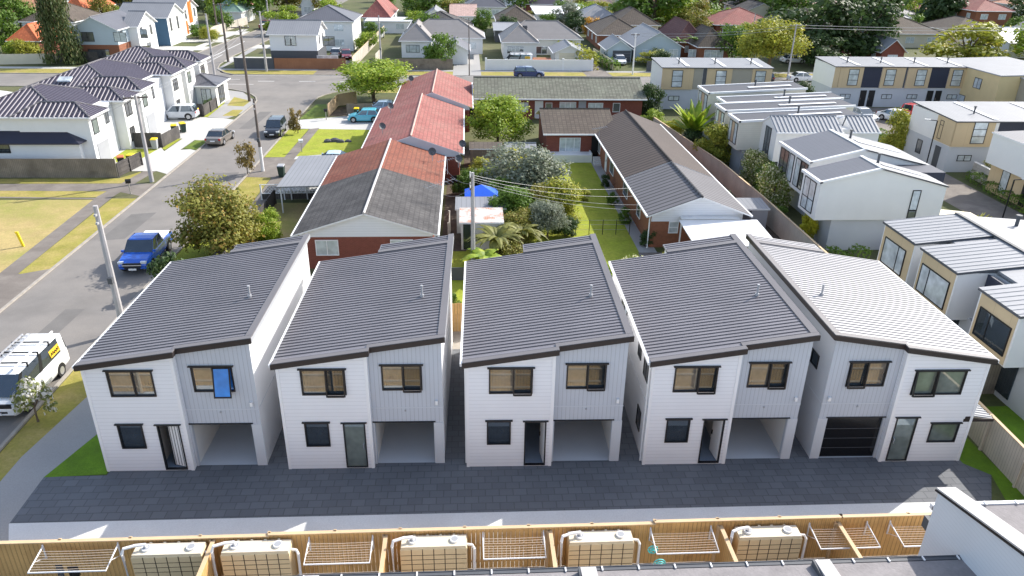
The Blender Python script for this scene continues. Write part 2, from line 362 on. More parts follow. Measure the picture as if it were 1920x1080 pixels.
patch('footpath', [(-60, 64.2), (-30, 63.4), (SX0, 62), (SX0, 65.6), (-30, 65.6), (-60, 65.6)], 'path_a', .010)
patch('footpath', [(-60, 62.8), (-30.4, 61.3), (-30.4, 61.6), (-60, 63.1)], 'path_a', .014)
patch('driveway', [(-45, 40.2), (-29, 40.2), (SX0-.2, 40.9), (SX0-.2, 47), (-29, 46.2), (-45, 46.6)], 'path_a', .016)
patch('driveway', [(-37, 69.4), (-31.1, 69.4), (-28.8, 69.4), (SX0-.2, 68.4), (SX0-.2, 76.6), (-28.3, 77.2), (-30.6, 76.4), (-31.4, 77.8), (-37, 77.8)], 'conc', .018)
patch('driveway', [(-37, 81.6), (-30.8, 81.6), (-28.6, 80.8), (SX0-.2, 81.0), (SX0-.2, 90.5), (-29.0, 91.3), (-31, 91.8), (-37, 91.8)], 'conc', .018)
patch('footpath', [(-30.6, 76.4), (-29.2, 76.4), (-29, 82), (-30.5, 82)], 'conc', .020)
patch('verge', [(-31.2, 77.4), (-30.7, 77), (-30.6, 81.5), (-31.2, 81.5)], 'lawn_y', .021)
patch('verge', [(-29.1, 77.6), (SX0-.2, 77.0), (SX0-.2, 80.6), (-28.9, 80.9)], 'lawn', .021)
patch('footpath', [(-31, 91.6), (-28.5, 91.2), (SX0-.3, 94), (-27.6, 101), (-31, 107.5), (-37, 110.8), (-60, 110.8), (-60, 109), (-38, 109), (-33, 106), (-31.5, 100)], 'conc_p', .018)
patch('verge', [(-29.5, 92.6), (-27.8, 92.4), (-27.9, 96), (-29.2, 96)], 'berm', .022)
patch('verge', [(-30.6, 98.5), (-28.4, 98), (-28.4, 101.5), (-31.2, 104)], 'berm', .022)
patch('verge', [(-31.5, 92), (-31, 92), (-31.3, 100), (-33, 104.5), (-33.8, 104.5), (-32.2, 99)], 'lawn_y', .023)
patch('yard_lawn', [(-38, 92.5), (-31.9, 92.5), (-32.6, 100), (-35, 105.5), (-40, 107), (-40, 92.5)], 'lawn', .012)
patch('yard_lawn', [(-34.6, 72.4), (-31.9, 72.4), (-31.5, 77.4), (-34.6, 77.4)], 'lawn_y', .022)
# right hand side of the street
patch('verge', [(SX1+.2, 20), (-17.6, 20), (-15.6, 35), (-15.6, 37), (SX1+.2, 37)], 'berm', .004)
patch('footpath', [(-19.3, 8), (-16.0, 8), (-16.0, 20.1), (-17.45, 22.9), (-15.7, 31.6), (-15.06, 37.5), (-17.5, 37.5), (-19.1, 27.0)], 'conc_p', .014)
patch('front_lawn', [(-17.5, 25.6), (-15.05, 25.7), (-15.05, 37), (-15.6, 37), (-15.7, 31.6)], 'lawn_d', .018)
patch('verge', [(SX1+.2, 45), (-17.6, 45), (-17.6, 56), (SX1+.2, 57)], 'lawn_y', .006)
patch('footpath', [(-17.6, 37), (-16, 37), (-16.4, 72), (-17.9, 72)], 'path_a', .010)
patch('yard_lawn', [(-16, 46.5), (-11.6, 46.5), (-11.6, 60.2), (-16.3, 60.2)], 'dry', .012)
patch('verge', [(SX1+.2, 58), (-17.9, 58), (-17.9, 71.4), (SX1+.2, 71.4)], 'berm', .006)
patch('driveway', [(SX1+.1, 67.5), (-11.6, 66.8), (-11.4, 74.5), (-17, 74.3), (SX1+.1, 74.0)], 'path_a', .014)
patch('driveway', [(-16.4, 63.2), (-11.6, 63.2), (-11.6, 67), (-16.6, 67)], 'conc', .020)
patch('verge', [(SX1+.2, 74.2), (-18.2, 74.2), (-18.0, 86.0), (SX1+.2, 85.5)], 'lawn_y', .008)
patch('footpath', [(-18.2, 74.2), (-17.1, 74.2), (-16.9, 86.5), (-17.9, 86.0)], 'path_a', .016)
patch('yard_lawn', [(-17.1, 74.4), (-10.2, 76.6), (-9.7, 85.6), (-16.9, 86.2)], 'lawn_y', .010)
patch('driveway', [(-17.1, 73.4), (-9.6, 74.0), (-9.6, 76.6), (-17.1, 74.4)], 'conc', .022)
patch('driveway', [(SX1+.1, 86.2), (-9.6, 85.6), (-9.6, 92.8), (-15, 92.5), (SX1+.1, 90.4)], 'conc', .014)
patch('verge', [(SX1+.3, 91), (-17.2, 91.3), (-16.6, 99.5), (SX1+.8, 99.5)], 'lawn', .010)
patch('driveway', [(-17.0, 92.6), (-11, 92.6), (-11, 98), (-16.4, 98)], 'soil', .018)
patch('yard_lawn', [(-11.4, 92.8), (-8.5, 92.8), (-8.5, 99), (-11.4, 99)], 'lawn', .016)
patch('verge', [(-14, 107.5), (60, 107.5), (60, CY0-.1), (-14, CY0-.1)], 'berm', .006)
patch('verge', [(-36.5, CY1+.2), (70, CY1+.2), (70, 125.6), (-39.5, 125.6), (-38.5, 123.2)], 'berm', .006)
patch('verge', [(-120, CY1+.2), (-58, CY1+.2), (-54.5, 125.8), (-120, 125.8)], 'berm', .006)
patch('footpath', [(-40, 125.4), (120, 125.4), (120, 126.9), (-39.5, 126.9), (-39.4, 150), (-40.8, 150)], 'conc_p', .016)
patch('footpath', [(-120, 125.8), (-53.6, 125.8), (-50.6, 132), (-50, 150), (-48.8, 180), (-50.4, 180), (-51.6, 150), (-53, 133), (-55, 127.6), (-120, 127.4)], 'conc', .016)
for (x0, y0, x1, y1) in ((-58, 137, -49, 141), (-58, 147, -48.5, 152), (-57, 158, -48, 163), (-57, 170, -47.4, 176), (-41.2, 134, -34, 139.5), (-40.9, 150, -30, 155)):
    patch('driveway', rect(x0, y0, x1, y1), 'conc', .022)
patch('driveway', [(-2.3, CY1), (2.2, CY1), (2.2, 152), (-2.3, 152)], 'conc_p', .020)
patch('driveway', [(-24, CY1), (-15.5, CY1), (-15.5, 136), (-24, 136)], 'path_a', .020)
patch('driveway', [(19, CY1), (23.2, CY1), (21, 150), (18, 150)], 'path_a', .020)
# shared drive, paving and court
patch('paving', [(-17.45, 22.95), (21.0, 22.75), (22.0, 24.3), (21.25, 25.1), (21.25, 37), (-8.6, 37.2), (-15.0, 37.2), (-15.0, 25.64), (-17.5, 25.62)], 'paver', .016)
patch('shared_driveway', [(-30, 16), (20.5, 16), (21.2, 22.75), (-17.45, 22.95), (-19.5, 20.2), (-30, 19.4)], 'conc_g', .012)
patch('side_lawn', [(21.0, 20.5), (22.6, 20.5), (22.45, 37), (21.25, 37), (21.25, 25.1), (22.0, 24.3)], 'lawn_d', .020)
patch('rear_patio', [(-.95, 35.6), (-.35, 35.6), (-.35, 40), (-.95, 40)], 'kerb', .022)
patch('back_lawn', [(3.0, 46.6), (12.15, 46.6), (12.25, 73.0), (7.4, 73.0), (5, 66), (4.2, 54)], 'lawn_y', .008)
patch('back_lawn', [(-1.6, 40.5), (1.2, 40.5), (1.2, 50), (-1.6, 50)], 'lawn_y', .008)
patch('garden_path', [(12.1, 46.5), (13.4, 46.5), (13.3, 72.6), (12.15, 72.6)], 'conc_p', .014)
patch('garden_bed', [(-2.0, 49.5), (-.2, 49.5), (-.2, 66), (-1.9, 66)], 'soil', .012)
patch('garden_bed', [(-.4, 62), (7.0, 62), (7.0, 78), (-.4, 78)], 'soil', .010)
patch('garden_bed', [(20.3, 44), (24.7, 44), (24.9, 84), (20.4, 84)], 'soil', .010)
patch('garden_patio', [(12.0, 43), (20.2, 43), (20.2, 49), (12.0, 49)], 'path_a', .016)
patch('access_road', [(40.8, 30), (45.4, 30), (45.9, 60), (46.3, 72), (44.5, 84), (60, 84), (62, 98.6), (40, 98.6), (39.3, 110.9), (44.2, 110.9), (44.6, 98.6), (38.6, 96), (38.5, 78), (41.2, 70), (41.2, 56)], 'path_a', .014)
patch('park_lawn', [(38.8, 99), (46, 99), (46, 107), (38.8, 107)], 'lawn_y', .018)
patch('yard_lawn', [(24.6, 22), (34, 22), (34, 29.3), (24.6, 29.3)], 'lawn_d', .012)
b = MB()
def kerbline(pts, w=.16, h=.1):
    for p, q in zip(pts, pts[1:]):
        f = WF(p, (q[0]-p[0], q[1]-p[1])); L = math.dist(p, q); f.box(b, -.02, L+.02, -w/2, w/2, 0, h)
kerbline([(SX0-.08, -20), (SX0-.08, 99.3)] + arc(-39, 99.3, 11.6, 0, 90) + [(-200, CY0-.08)])
kerbline([(SX1+.08, -20), (SX1+.08, 96)] + arc(SX1+9, 102, 8.9, 180, 90) + [(150, CY0-.08)])
kerbline([(150, CY1+.08), (-36, CY1+.08), (-37.6, 122.6), (-39.9, 126.2), (-40.9, 131), (-41.3, 140), (-39.1, 185)])
kerbline([(-46.5, 180), (-48.7, 140), (-49.6, 131), (-52.1, 124.2), (-58, CY1+.08), (-200, CY1+.08)])
tag(b.build('kerb', 'kerb'), kind='structure')
b = MB()
def dash(x0, y0, x1, y1, w=.13):
    f = WF((x0, y0), (x1-x0, y1-y0)); L = math.dist((x0, y0), (x1, y1)); b.poly([f(0, w, .012), f(L, w, .012), f(L, -w, .012), f(0, -w, .012)])
for i in range(14): dash(-31+i*6, 115.9, -28.6+i*6, 115.9, .09)
dash(-54, 117.8, -34, 117.3, .07); dash(-48.8, 122.6, -40.6, 122.0, .14); dash(-36, CY1-.35, 60, CY1-.35, .06)
dash(-44.8, 124, -44.4, 160, .08); dash(-43.3, 128, -43.6, 142, .06); dash(-44.7, 134, -43.4, 128, .06); dash(-40, 113.6, -31, 113.3, .07)
for i in range(6): dash(-44.2, 166+i*9, -43.8, 170+i*9, .08)
tag(b.build('road_marking', 'line'), kind='structure')

# ---------------------------------------------------------------- the five new houses
W1, WT, SB = 3.54, 6.46, .28
def zr(x): return 5.15+.151*(x+.13)
def wall(b, wf, L, z0, top, holes=(), m=0, rev=.16, mr=0):
    us = sorted({0, L, *[h[0] for h in holes], *[h[1] for h in holes]})
    for a0, a1 in zip(us, us[1:]):
        hs = sorted([(h[2], h[3]) for h in holes if h[0] < (a0+a1)/2 < h[1]])
        z = z0
        for h0, h1 in hs:
            if h0 > z+.001: b.poly([wf(a0, 0, z), wf(a1, 0, z), wf(a1, 0, h0), wf(a0, 0, h0)], m)
            z = h1
        b.poly([wf(a0, 0, z), wf(a1, 0, z), wf(a1, 0, top(a1)), wf(a0, 0, top(a0))], m)
    for a0, a1, h0, h1 in holes:
        for (p, q) in (((a0, h0), (a1, h0)), ((a1, h0), (a1, h1)), ((a1, h1), (a0, h1)), ((a0, h1), (a0, h0))):
            b.poly([wf(p[0], 0, p[1]), wf(p[0], -rev, p[1]), wf(q[0], -rev, q[1]), wf(q[0], 0, q[1])], mr)
def new_house(x, y, label, flip=False, style=1, roofm='roof_char', right_win=False):
    t = empty('townhouse', (x, y, 0), R(-.97), label, 'house', 'new townhouses in a row along the shared drive')
    F = flip; MBf = lambda: MB(F)
    wA = WF((0, 0), (1, 0)); wB = WF((W1, SB), (1, 0)); wL = WF((0, 10.0), (0, -1)); wR = WF((WT, SB), (0, 1))
    tp = lambda x0: (lambda a: zr(x0+a)-.10)
    closed = style == 5
    dx0, dx1 = (2.38, 3.28) if not F else (2.33, 3.25)
    wx = (.9, 2.66, 3.67, 4.86) if not F else (.84, 3.0, 3.44, 4.6)
    lx = (.82, 1.81, 1.16, 2.34) if not F else (.45, 1.68, 1.02, 2.0)
    b = MBf(); wall(b, wA, W1, 0, tp(0), [(wx), (lx), (dx0, dx1, .06, 2.3)])
    b.poly([(W1, 0, 0), (W1, SB, 0), (W1, SB, zr(W1)-.1), (W1, 0, zr(W1)-.1)])
    b.build('front_wall', 'white_wb', t)
    b = MBf(); wall(b, wB, WT-W1, 0, tp(W1), [(.10, 2.52, -.01, 2.13), (.5, 2.12, 3.69, 4.86)])
    b.build('garage_wall', 'grey_vc', t)
    b = MBf(); wA.box(b, -.03, .09, -.02, .025, 0, 5.05); b.build('corner_trim', 'trim_w', t); b = MBf(); wA.box(b, W1-.12, W1+.012, -.1, .028, 0, zr(W1)-.12)
    b.build('corner_trim', 'trim_w', t)
    b = MBf(); wB.box(b, 2.545, 2.94, -.02, .022, 0, 2.1); wB.box(b, 0.0, 2.94, 0, .012, 2.82, 2.86); wB.box(b, .02, .085, -.02, .024, 0, 2.13)
    b.build('garage_trim', 'trim_g', t)
    b = MBf(); wB.box(b, .02, 2.6, -.02, .05, 2.132, 2.17); b.build('garage_lintel', 'black', t)
    # side and back walls
    b = MBf(); b.poly([(0, 10, 0), (0, 0, 0), (0, 0, zr(0)-.1), (0, 10, zr(0)-.1)])
    b.poly([(WT, SB, 0), (WT, 11.1, 0), (WT, 11.1, zr(WT)-.1), (WT, SB, zr(WT)-.1)])
    b.poly([(2.9, 10, 0), (0, 10, 0), (0, 10, zr(0)-.1), (2.9, 10, zr(2.9)-.1)])
    b.poly([(2.9, 11.1, 0), (2.9, 10, 0), (2.9, 10, zr(2.9)-.1), (2.9, 11.1, zr(2.9)-.1)])
    b.poly([(WT, 11.1, 0), (2.9, 11.1, 0), (2.9, 11.1, zr(2.9)-.1), (WT, 11.1, zr(WT)-.1)])
    b.build('side_wall', 'trim_w' if not F else 'wall_g', t)
    b = MBf(); b.box(WT, SB+.1, 2.83, WT+.012, 11, 2.86); b.build('wall_joint', 'trim_g', t); b = MBf(); b.box(-.014, .1, 2.83, 0, 9.9, 2.86); b.build('wall_joint', 'trim_g', t)
    # rooms behind the openings
    b = MBf()
    b.poly([(W1+.02, SB+.01, .03), (WT-.02, SB+.01, .03), (WT-.02, 6.2, .03), (W1+.02, 6.2, .03)])
    b.build('garage_floor', 'wall_g', t)
    b = MBf(); b.poly([(W1+.1, 6.2, 0), (WT-.1, 6.2, 0), (WT-.1, 6.2, 2.5), (W1+.1, 6.2, 2.5)]); b.build('garage_end_wall', 'wall_g', t)
    b = MBf()
    b.poly([(W1+.09, SB+.16, 0), (W1+.09, 6.2, 0), (W1+.09, 6.2, 2.5), (W1+.09, SB+.16, 2.5)])
    b.poly([(WT-.3, 6.2, 0), (WT-.3, SB+.16, 0), (WT-.3, SB+.16, 2.5), (WT-.3, 6.2, 2.5)])
    b.poly([(W1, SB+.02, 2.5), (W1, 6.2, 2.5), (WT, 6.2, 2.5), (WT, SB+.02, 2.5)])
    b.build('garage_lining', 'offwhite', t)
    b = MBf(); b.poly([(.1, .02, .05), (W1-.1, .02, .05), (W1-.1, 4, .05), (.1, 4, .05)]); b.build('hall_floor', mat_hall, t)
    b = MBf(); b.poly([(2.0, 4, 0), (W1-.1, 4, 0), (W1-.1, 4, 2.5), (2.0, 4, 2.5)]); b.poly([(2.15, 4, 0), (2.15, .16, 0), (2.15, .16, 2.5), (2.15, 4, 2.5)])
    b.poly([(W1-.1, .16, 0), (W1-.1, 4, 0), (W1-.1, 4, 2.5), (W1-.1, .16, 2.5)]); b.poly([(.1, .02, 2.5), (.1, 4, 2.5), (W1-.1, 4, 2.5), (W1-.1, .02, 2.5)])
    b.build('hall_lining', 'offwhite', t)
    # roof
    xs, xe = -.15, WT+.13; yf = -.13
    zt = lambda x: zr(x)
    def pc(x0, x1, y0, y1, dz=0): return [(x0, y0, zt(x0)+dz), (x1, y0, zt(x1)+dz), (x1, y1, zt(x1)+dz), (x0, y1, zt(x0)+dz)]
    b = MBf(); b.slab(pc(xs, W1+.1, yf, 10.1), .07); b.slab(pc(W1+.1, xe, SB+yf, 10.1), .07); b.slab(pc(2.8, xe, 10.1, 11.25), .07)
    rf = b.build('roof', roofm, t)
    b = MBf(); ribs(b, pc(xs, xe-.25, SB+.05, 10.05), (1, 0, 0),   .25, .05, .03); ribs(b, pc(xs, W1-.02, .05, SB+.05), (1, 0, 0),   .25, .05, .03, 0, .4); ribs(b, pc(2.85, xe-.25, 10.45, 11.2), (1, 0, 0),   .25, .05, .03)
    b.build('roof_rib', 'rib_5_glare' if F else 'roof_rib', rf)
    b = MBf(); 
    def strip(x0, x1, y0, y1, h=.05):
        P = pc(x0, x1, y0, y1, h); b.slab(P, h+.02)
    strip(xs, W1+.12, yf-.02, .10); strip(W1+.12, xe+.02, SB+yf-.02, SB+.10); strip(W1+.0, W1+.12, .10, SB+.10, .052)
    strip(xe-.26, xe+.03, SB+.10, 11.27, .055); strip(2.78, xe-.26, 10.08, 10.42, .06)
    b.build('flashing', 'flash', rf)
    b = MBf()
    def fas(x0, x1, y, d=.03, h=.2):
        b.hexa([(x0, y-d, zt(x0)-h), (x1, y-d, zt(x1)-h), (x1, y+.02, zt(x1)-h), (x0, y+.02, zt(x0)-h), (x0, y-d, zt(x0)+.02), (x1, y-d, zt(x1)+.02), (x1, y+.02, zt(x1)+.02), (x0, y+.02, zt(x0)+.02)])
    fas(xs-.02, W1+.13, yf-.02); fas(W1+.13, xe+.03, SB+yf-.02)
    b.box(W1+.09, yf-.0, zt(W1)-.18, W1+.13, SB+yf-.04, zt(W1)+.02)
    b.build('fascia', 'fascia', t)
    b = MBf(); b.box(xe+.0, SB+yf, zt(xe)-.2, xe+.035, 11.25, zt(xe)+.01); b.build('barge_board', 'fascia' if F else 'grey', t)
    b = MBf(); b.box(xs-.10, yf, zt(xs)-.13, xs+.0, 10.1, zt(xs)-.01); b.build('gutter', 'trim_w' if not F else 'trim_w', t)
    b = MBf(); b.cyl(-.05, .28, 0, 5.0, .04, 8); b.build('downpipe', 'white', t)
    vx, vy = 5.45, 4.2
    b = MBf(); b.cyl(vx, vy, zr(vx), zr(vx)+.10, .09, 10); b.cyl(vx, vy, zr(vx)+.10, zr(vx)+.5, .045, 10); b.cyl(vx, vy, zr(vx)+.48, zr(vx)+.54, .06, 10)
    b.build('vent_pipe', 'galv', rf)
    # windows and door
    ws = dict(flip=F, head=True, d=-.05, pj=.09)
    if style == 1: window(t, wA, *wx, mull=(.55,), gms=['glass', 'glass'], **ws)
    elif F: window(t, wA, *wx, mull=(.56,), gms=['glass_g', 'glass_g'], **ws)
    else: window(t, wA, *wx, mull=(.56,), gms=['glass', 'glass_d'], **ws)
    g2 = window(t, wB, .5, 2.12, 3.69, 4.86, mull=(.52,), gms=['glass', 'blue_film' if style == 1 else 'glass_d'], **ws)
    if style == 1:
        q = MBf(); q.hexa([wB(1.36, .10, 4.80), wB(2.05, .10, 4.80), wB(2.05, .06, 4.80), wB(1.36, .06, 4.80), wB(1.36, .11, 4.84), wB(2.05, .11, 4.84), wB(2.05, .07, 4.84), wB(1.36, .07, 4.84)])
        for a0, a1 in ((1.36, 1.41), (2.0, 2.05)): q.hexa([wB(a0, .36, 3.62), wB(a1, .36, 3.62), wB(a1, .32, 3.62), wB(a0, .32, 3.62), wB(a0, .10, 4.82), wB(a1, .10, 4.82), wB(a1, .06, 4.82), wB(a0, .06, 4.82)])
        q.hexa([wB(1.36, .37, 3.6), wB(2.05, .37, 3.6), wB(2.05, .33, 3.6), wB(1.36, .33, 3.6), wB(1.36, .36, 3.66), wB(2.05, .36, 3.66), wB(2.05, .32, 3.66), wB(1.36, .32, 3.66)])
        s_ = q.build('sash', 'black', g2)
        s_.parent = t; q = MBf(); q.poly([wB(1.40, .345, 3.64), wB(2.01, .345, 3.64), wB(2.01, .085, 4.80), wB(1.40, .085, 4.80)]); q.build('pane', 'blue_film', s_)
    else:
        # the right hand light is open a crack
        for wf_, a0, a1, z0, z1 in ((wA, wx[0]+(wx[1]-wx[0])*.55, wx[1]-.03, wx[2], wx[3]), (wB, 1.34, 2.09, 3.69, 4.86)):
            q = MBf()
            for c0, c1 in ((a0, a0+.05), (a1-.05, a1)): q.hexa([wf_(c0, .17, z0-.02), wf_(c1, .17, z0-.02), wf_(c1, .11, z0-.02), wf_(c0, .11, z0-.02), wf_(c0, .10, z1), wf_(c1, .10, z1), wf_(c1, .05, z1), wf_(c0, .05, z1)])
            wf_.box(q, a0+.051, a1-.051, .115, .175, z0-.03, z0+.03)
            q.build('sash', 'black', t)
    window(t, wA, *lx, gm='glass_d' if not F else 'glass_g', **ws)
    b = MBf(); f = .05
    wA.box(b, dx0, dx0+f, -.1, .03, .06, 2.3); wA.box(b, dx1-f, dx1, -.1, .03, .06, 2.3); wA.box(b, dx0+f, dx1-f, -.1, .03, 2.25, 2.3); wA.box(b, dx0+f, dx1-f, -.1, .03, .06, .10)
    wA.box(b, dx0-.08, dx1+.08, -.02, .08, 2.302, 2.34)
    df = b.build('door_frame', 'black', t)
    if style in (1, 3, 4):     # leaf swung inwards
        f2 = WF((dx1-.06, .08), ((-.35 if style == 1 else -.12), 1)) if style != 1 else WF((dx0+.28, .30), (.56, -.2))
        b = MBf(); L = .8
        if style == 1:
            f2.box(b, 0, L, -.02, .02, .12, 2.24); lf = b.build('door', 'white', t)
            b = MBf(); [f2.box(b, .08+i*.14, .10+i*.14, .02, .028, .15, 2.2) for i in range(5)]; f2.box(b, -.02, .04, -.025, .03, .1, 2.25); f2.box(b, L-.05, L, -.025, .03, .1, 2.25); b.build('door_groove', 'black', lf)
        else:
            f2.box(b, 0, L, -.02, .02, .12, 2.24); lf = b.build('door', 'white', t)
            b = MBf(); f2.box(b, L-.1, L-.06, -.07, .07, 1.0, 1.2); b.build('handle', 'black', lf)
    else:
        b = MBf(); wA.box(b, dx0+f, dx1-f, -.05, -.03, .10, 2.25); lf = b.build('door', 'glass_g', t)
        b = MBf(); wA.box(b, dx1-.14, dx1-.1, -.03, .04, 1.0, 1.25); b.build('handle', 'chrome', lf)
    if closed:
        b = MBf(); wB.box(b, .102, 2.518, -.12, -.08, 0, 2.13); gd = b.build('garage_door', M['black_gloss'], t)
        b = MBf(); [wB.box(b, .11, 2.51, -.08, -.072, .50*i, .50*i+.02) for i in (1, 2, 3)]; b.build('panel_joint', 'dgrey', gd)
    b = MBf(); wB.box(b, 2.62, 2.72, .002, .10, 3.02, 3.2); lb = b.build('wall_lamp', 'white', t)
    b = MBf(); wB.box(b, 1.35, 1.42, .012, .05, 2.68, 2.74); b.build('tap', 'grey', t)
    # side windows on the low wall
    if style == 4:
        for yy, w_, z0, z1 in ((.55, .9, 3.7, 4.75), (2.1, .6, 3.9, 4.7), (5.6, 1.4, 3.6, 4.7)):
            window(t, wL, 10-yy-w_, 10-yy, z0, z1, mull=(.5,), flip=F)
        window(t, wL, 8.2, 8.9, .9, 1.9, flip=F)
    if F: window(t, wR, 1.0, 2.3, 3.9, 4.55, mull=(.5,), flip=F, gm='glass_d')
    if style == 3: window(t, wR, .3, 1.3, 2.9, 4.3, flip=F)
    return t
M['black_gloss'] = mat('black garage door', (.006, .006, .007), .15, .05, spec=.6)
mat_hall = mat('blue grey hall floor', (.24, .29, .36), .35, .1, 1)
HY = lambda x: 25.66-.0169*x
new_house(-15.06, HY(-15), 'new townhouse nearest the street, blue sash open above its garage, white door ajar', style=1)
new_house(-7.6, HY(-7.6), 'pale new townhouse with closed glass front door, second from the street', style=2)
new_house(-.16, HY(0), 'middle new townhouse of the row, timber fence in the gap at its left', style=3)
new_house(7.31, HY(7.3), 'pale new townhouse fourth from the street, small windows on its left side wall', style=4)
# the fifth is the mirror image: origin at its right hand corner
h5 = new_house(21.15, HY(21), 'new townhouse with pale sunlit roof and closed black garage door beside the timber fence', flip=True, style=5, roofm='roof_5_glare')
b = MB(True); P = [(-.95, .05, 2.18), (.1, .05, 2.36), (.1, 1.4, 2.36), (-.95, 1.4, 2.18)]
b.slab(P, .05); ribs(b, P, (1, 0, 0), .2, .07, .035); b.build('porch_roof', 'roof_w', h5)
b = MB(True); b.box(-.97, -.02, 2.06, .35, .04, 2.2); b.box(.1, -.03, 2.18, .30, .05, 2.32); b.build('porch_fascia', 'fascia', h5)

# ---------------------------------------------------------------- fences
def fence(pts, h, m, label, post=2.4, name='fence', cat='fence', cap=None, capm='wood_p', postm=None, rails=False, t_=.05, group=None, pside=1, pale=False, posts=True):
    x0, y0 = pts[0]; t = empty(name, (x0, y0, 0), 0, label, cat, group)
    b = MB(); pb = MB(); cb = MB(); rb = MB(); n = 0
    for p, q in zip(pts, pts[1:]):
        f = WF((p[0]-x0, p[1]-y0), (q[0]-p[0], q[1]-p[1])); L = math.dist(p, q)
        if pale:
            k = int(L/.152)
            for i in range(k):
                a = i*L/k; f.box(b, a+.004, a+L/k-.004, -.012, .012, .03, h+random.uniform(-.012, .012))
        else: f.box(b, 0, L, -t_/2, t_/2, .02, h)
        k = max(1, round(L/post))
        if posts:
            for i in range(k+1):
                o = MB(); f.box(o, i*L/k-.05, i*L/k+.05, pside*(t_/2+.002), pside*(t_/2+.102), 0, h-.02+(.06 if cap else 0)); o.build('post', postm or m, t)
        if cap: f.box(cb, -.02, L+.02, -.07, .07, h+.005, h+.04)
        if rails:
            for z in (.3, h*.55, h-.2): f.box(rb, 0, L, pside*(t_/2+.003), pside*(t_/2+.05), z, z+.08)
    b.build('paling_panel', m, t)
    if cap: cb.build('cap', capm, t)
    if rails: rb.build('rail', postm or m, t)
    return t
random.seed(4)
YF = 20.0
fence([(-30, YF), (-6.9, YF)], 1.8, 'wood_n', 'golden new timber fence along the grey drive, western lower run', pale=True, cap=True, post=2.3, postm='wood_p', pside=-1, t_=.03, rails=True)
fence([(-6.9, YF), (6.4, YF)], 1.86, 'wood_n', 'golden new timber fence along the grey drive, middle run behind the tanks', pale=True, cap=True, post=2.3, postm='wood_p', pside=-1, t_=.03, rails=True)
fence([(6.4, YF), (13.1, YF), (20.5, YF)], 1.93, 'wood_n', 'golden new timber fence along the grey drive, slightly taller eastern run', pale=True, cap=True, post=2.3, postm='wood_p', pside=-1, t_=.03, rails=True)
for i, (x, lb) in enumerate(((-8.75, 'between the two left hand water tanks'), (-2.95, 'left of the middle water tank'), (2.72, 'left of the tank with a grey parapet before it'), (8.75, 'left of the rightmost water tank'), (13.0, 'right of the rightmost full clothes airer'))):
    fence([(x, YF-.05), (x, 17.2)], 1.7, 'wood_n', 'short golden timber divider fence '+lb, cap=True, post=2.4, postm='wood_p', group='divider fences between the back yards', name='divider_fence')
b = MB(); b.poly([(-30, 14, .02), (20, 14, .02), (20, 19.95, .02), (-30, 19.95, .02)]); tag(b.build('yard_ground', 'soil'), kind='structure')
# slim water tanks
def tank(x0, w, label):
    t = empty('water_tank', (x0, 19.3, 0), 0, label, 'water tank', 'slimline tan water tanks against the timber fence')
    b = MB(); b.box(0, 0, .02, w, .6, 1.64)
    b.hexa([(0, 0, 1.64), (w, 0, 1.64), (w, .6, 1.64), (0, .6, 1.64), (.04, .05, 1.70), (w-.04, .05, 1.70), (w-.04, .56, 1.70), (.04, .56, 1.70)])
    b.build('body', 'tank', t)
    b = MB(); b.box(.03, .04, 1.701, w-.03, .57, 1.735)
    for f in (.2, .4, .6, .8): b.box(w*f-.04, .565, 1.66, w*f+.04, .60, 1.76)
    b.build('top', 'tank_t', t)
    b = MB()
    for i in range(1, 6): b.box(w*i/6-.012+.1*0, -.006, .1, w*i/6+.012, -.0005, 1.66)
    for z in (.25, .5, .75, 1.0, 1.2, 1.4): b.box(.02, -.005, z-.009, w-.02, -.0005, z+.009)
    b.build('moulded_groove', 'fascia', t)
    for cx in (.42, w-.42):
        b = MB(); b.cyl(cx, .32, 1.735, 1.80, .16, 16); b.cyl(cx, .32, 1.80, 1.805, .12, 16, 1); b.build('strainer', ['pvc', 'grey'], t)
    b = MB(); b.tube([(.42, .32, 1.80), (.40, .32, 1.92), (.1, .25, 1.95), (-.22, .12, 1.95), (-.26, .05, 1.8), (-.26, .05, .0)], .055, 9); b.build('inlet_pipe', 'pvc', t, True)
    b = MB(); b.tube([(w-.02, .3, 1.55), (w+.18, .25, 1.56), (w+.24, .2, 1.45), (w+.24, .15, 0)], .05, 9); b.build('outlet_pipe', 'pvc', t, True)
    return t
tank(-11.25, 2.3, 'tan slimline water tank leftmost of five, white pipe over its right strainer')
tank(-8.35, 2.25, 'tan slimline water tank second from left, beside the leaning pale divider')
tank(-2.42, 2.25, 'tan slimline water tank in the middle of five')
tank(3.3, 2.25, 'tan slimline water tank just left of the turquoise pegs and airer')
tank(9.2, 2.25, 'tan slimline water tank rightmost of five')
def airer(x0, w, label, pegs=0):
    t = empty('clothes_airer', (x0, 19.93, 1.55), 0, label, 'clothesline', 'fold out clothes airers on the timber fence')
    b = MB(); r = .03
    b.tube([(0, 0, .12), (0, -1.02, -.02), (w, -1.02, -.02), (w, 0, .12)], r, 6); b.build('frame', 'pvc', t)
    b = MB(); b.tube([(0, -.02, -.35), (.0, -.62, .03)], .014, 5); b.tube([(w, -.02, -.35), (w, -.62, .03)], .014, 5); b.box(-.02, -.02, -.4, .02, .03, .2); b.box(w-.02, -.02, -.4, w+.02, .03, .2); b.build('bracket', 'pvc', t)
    b = MB()
    for i in range(8):
        y = -.2-.1*i; z = .12+.14*y/1.02
        b.tube([(0, y, z), (w/2, y, z-.02), (w, y, z)], .012, 4)
    b.build('line', 'wire', t)
airer(-14.35, 2.45, 'white fold out clothes airer leftmost on the fence with dark washing hanging')
airer(-5.55, 2.15, 'white fold out clothes airer second from left')
airer(.38, 2.1, 'white fold out clothes airer in the middle, between two water tanks')
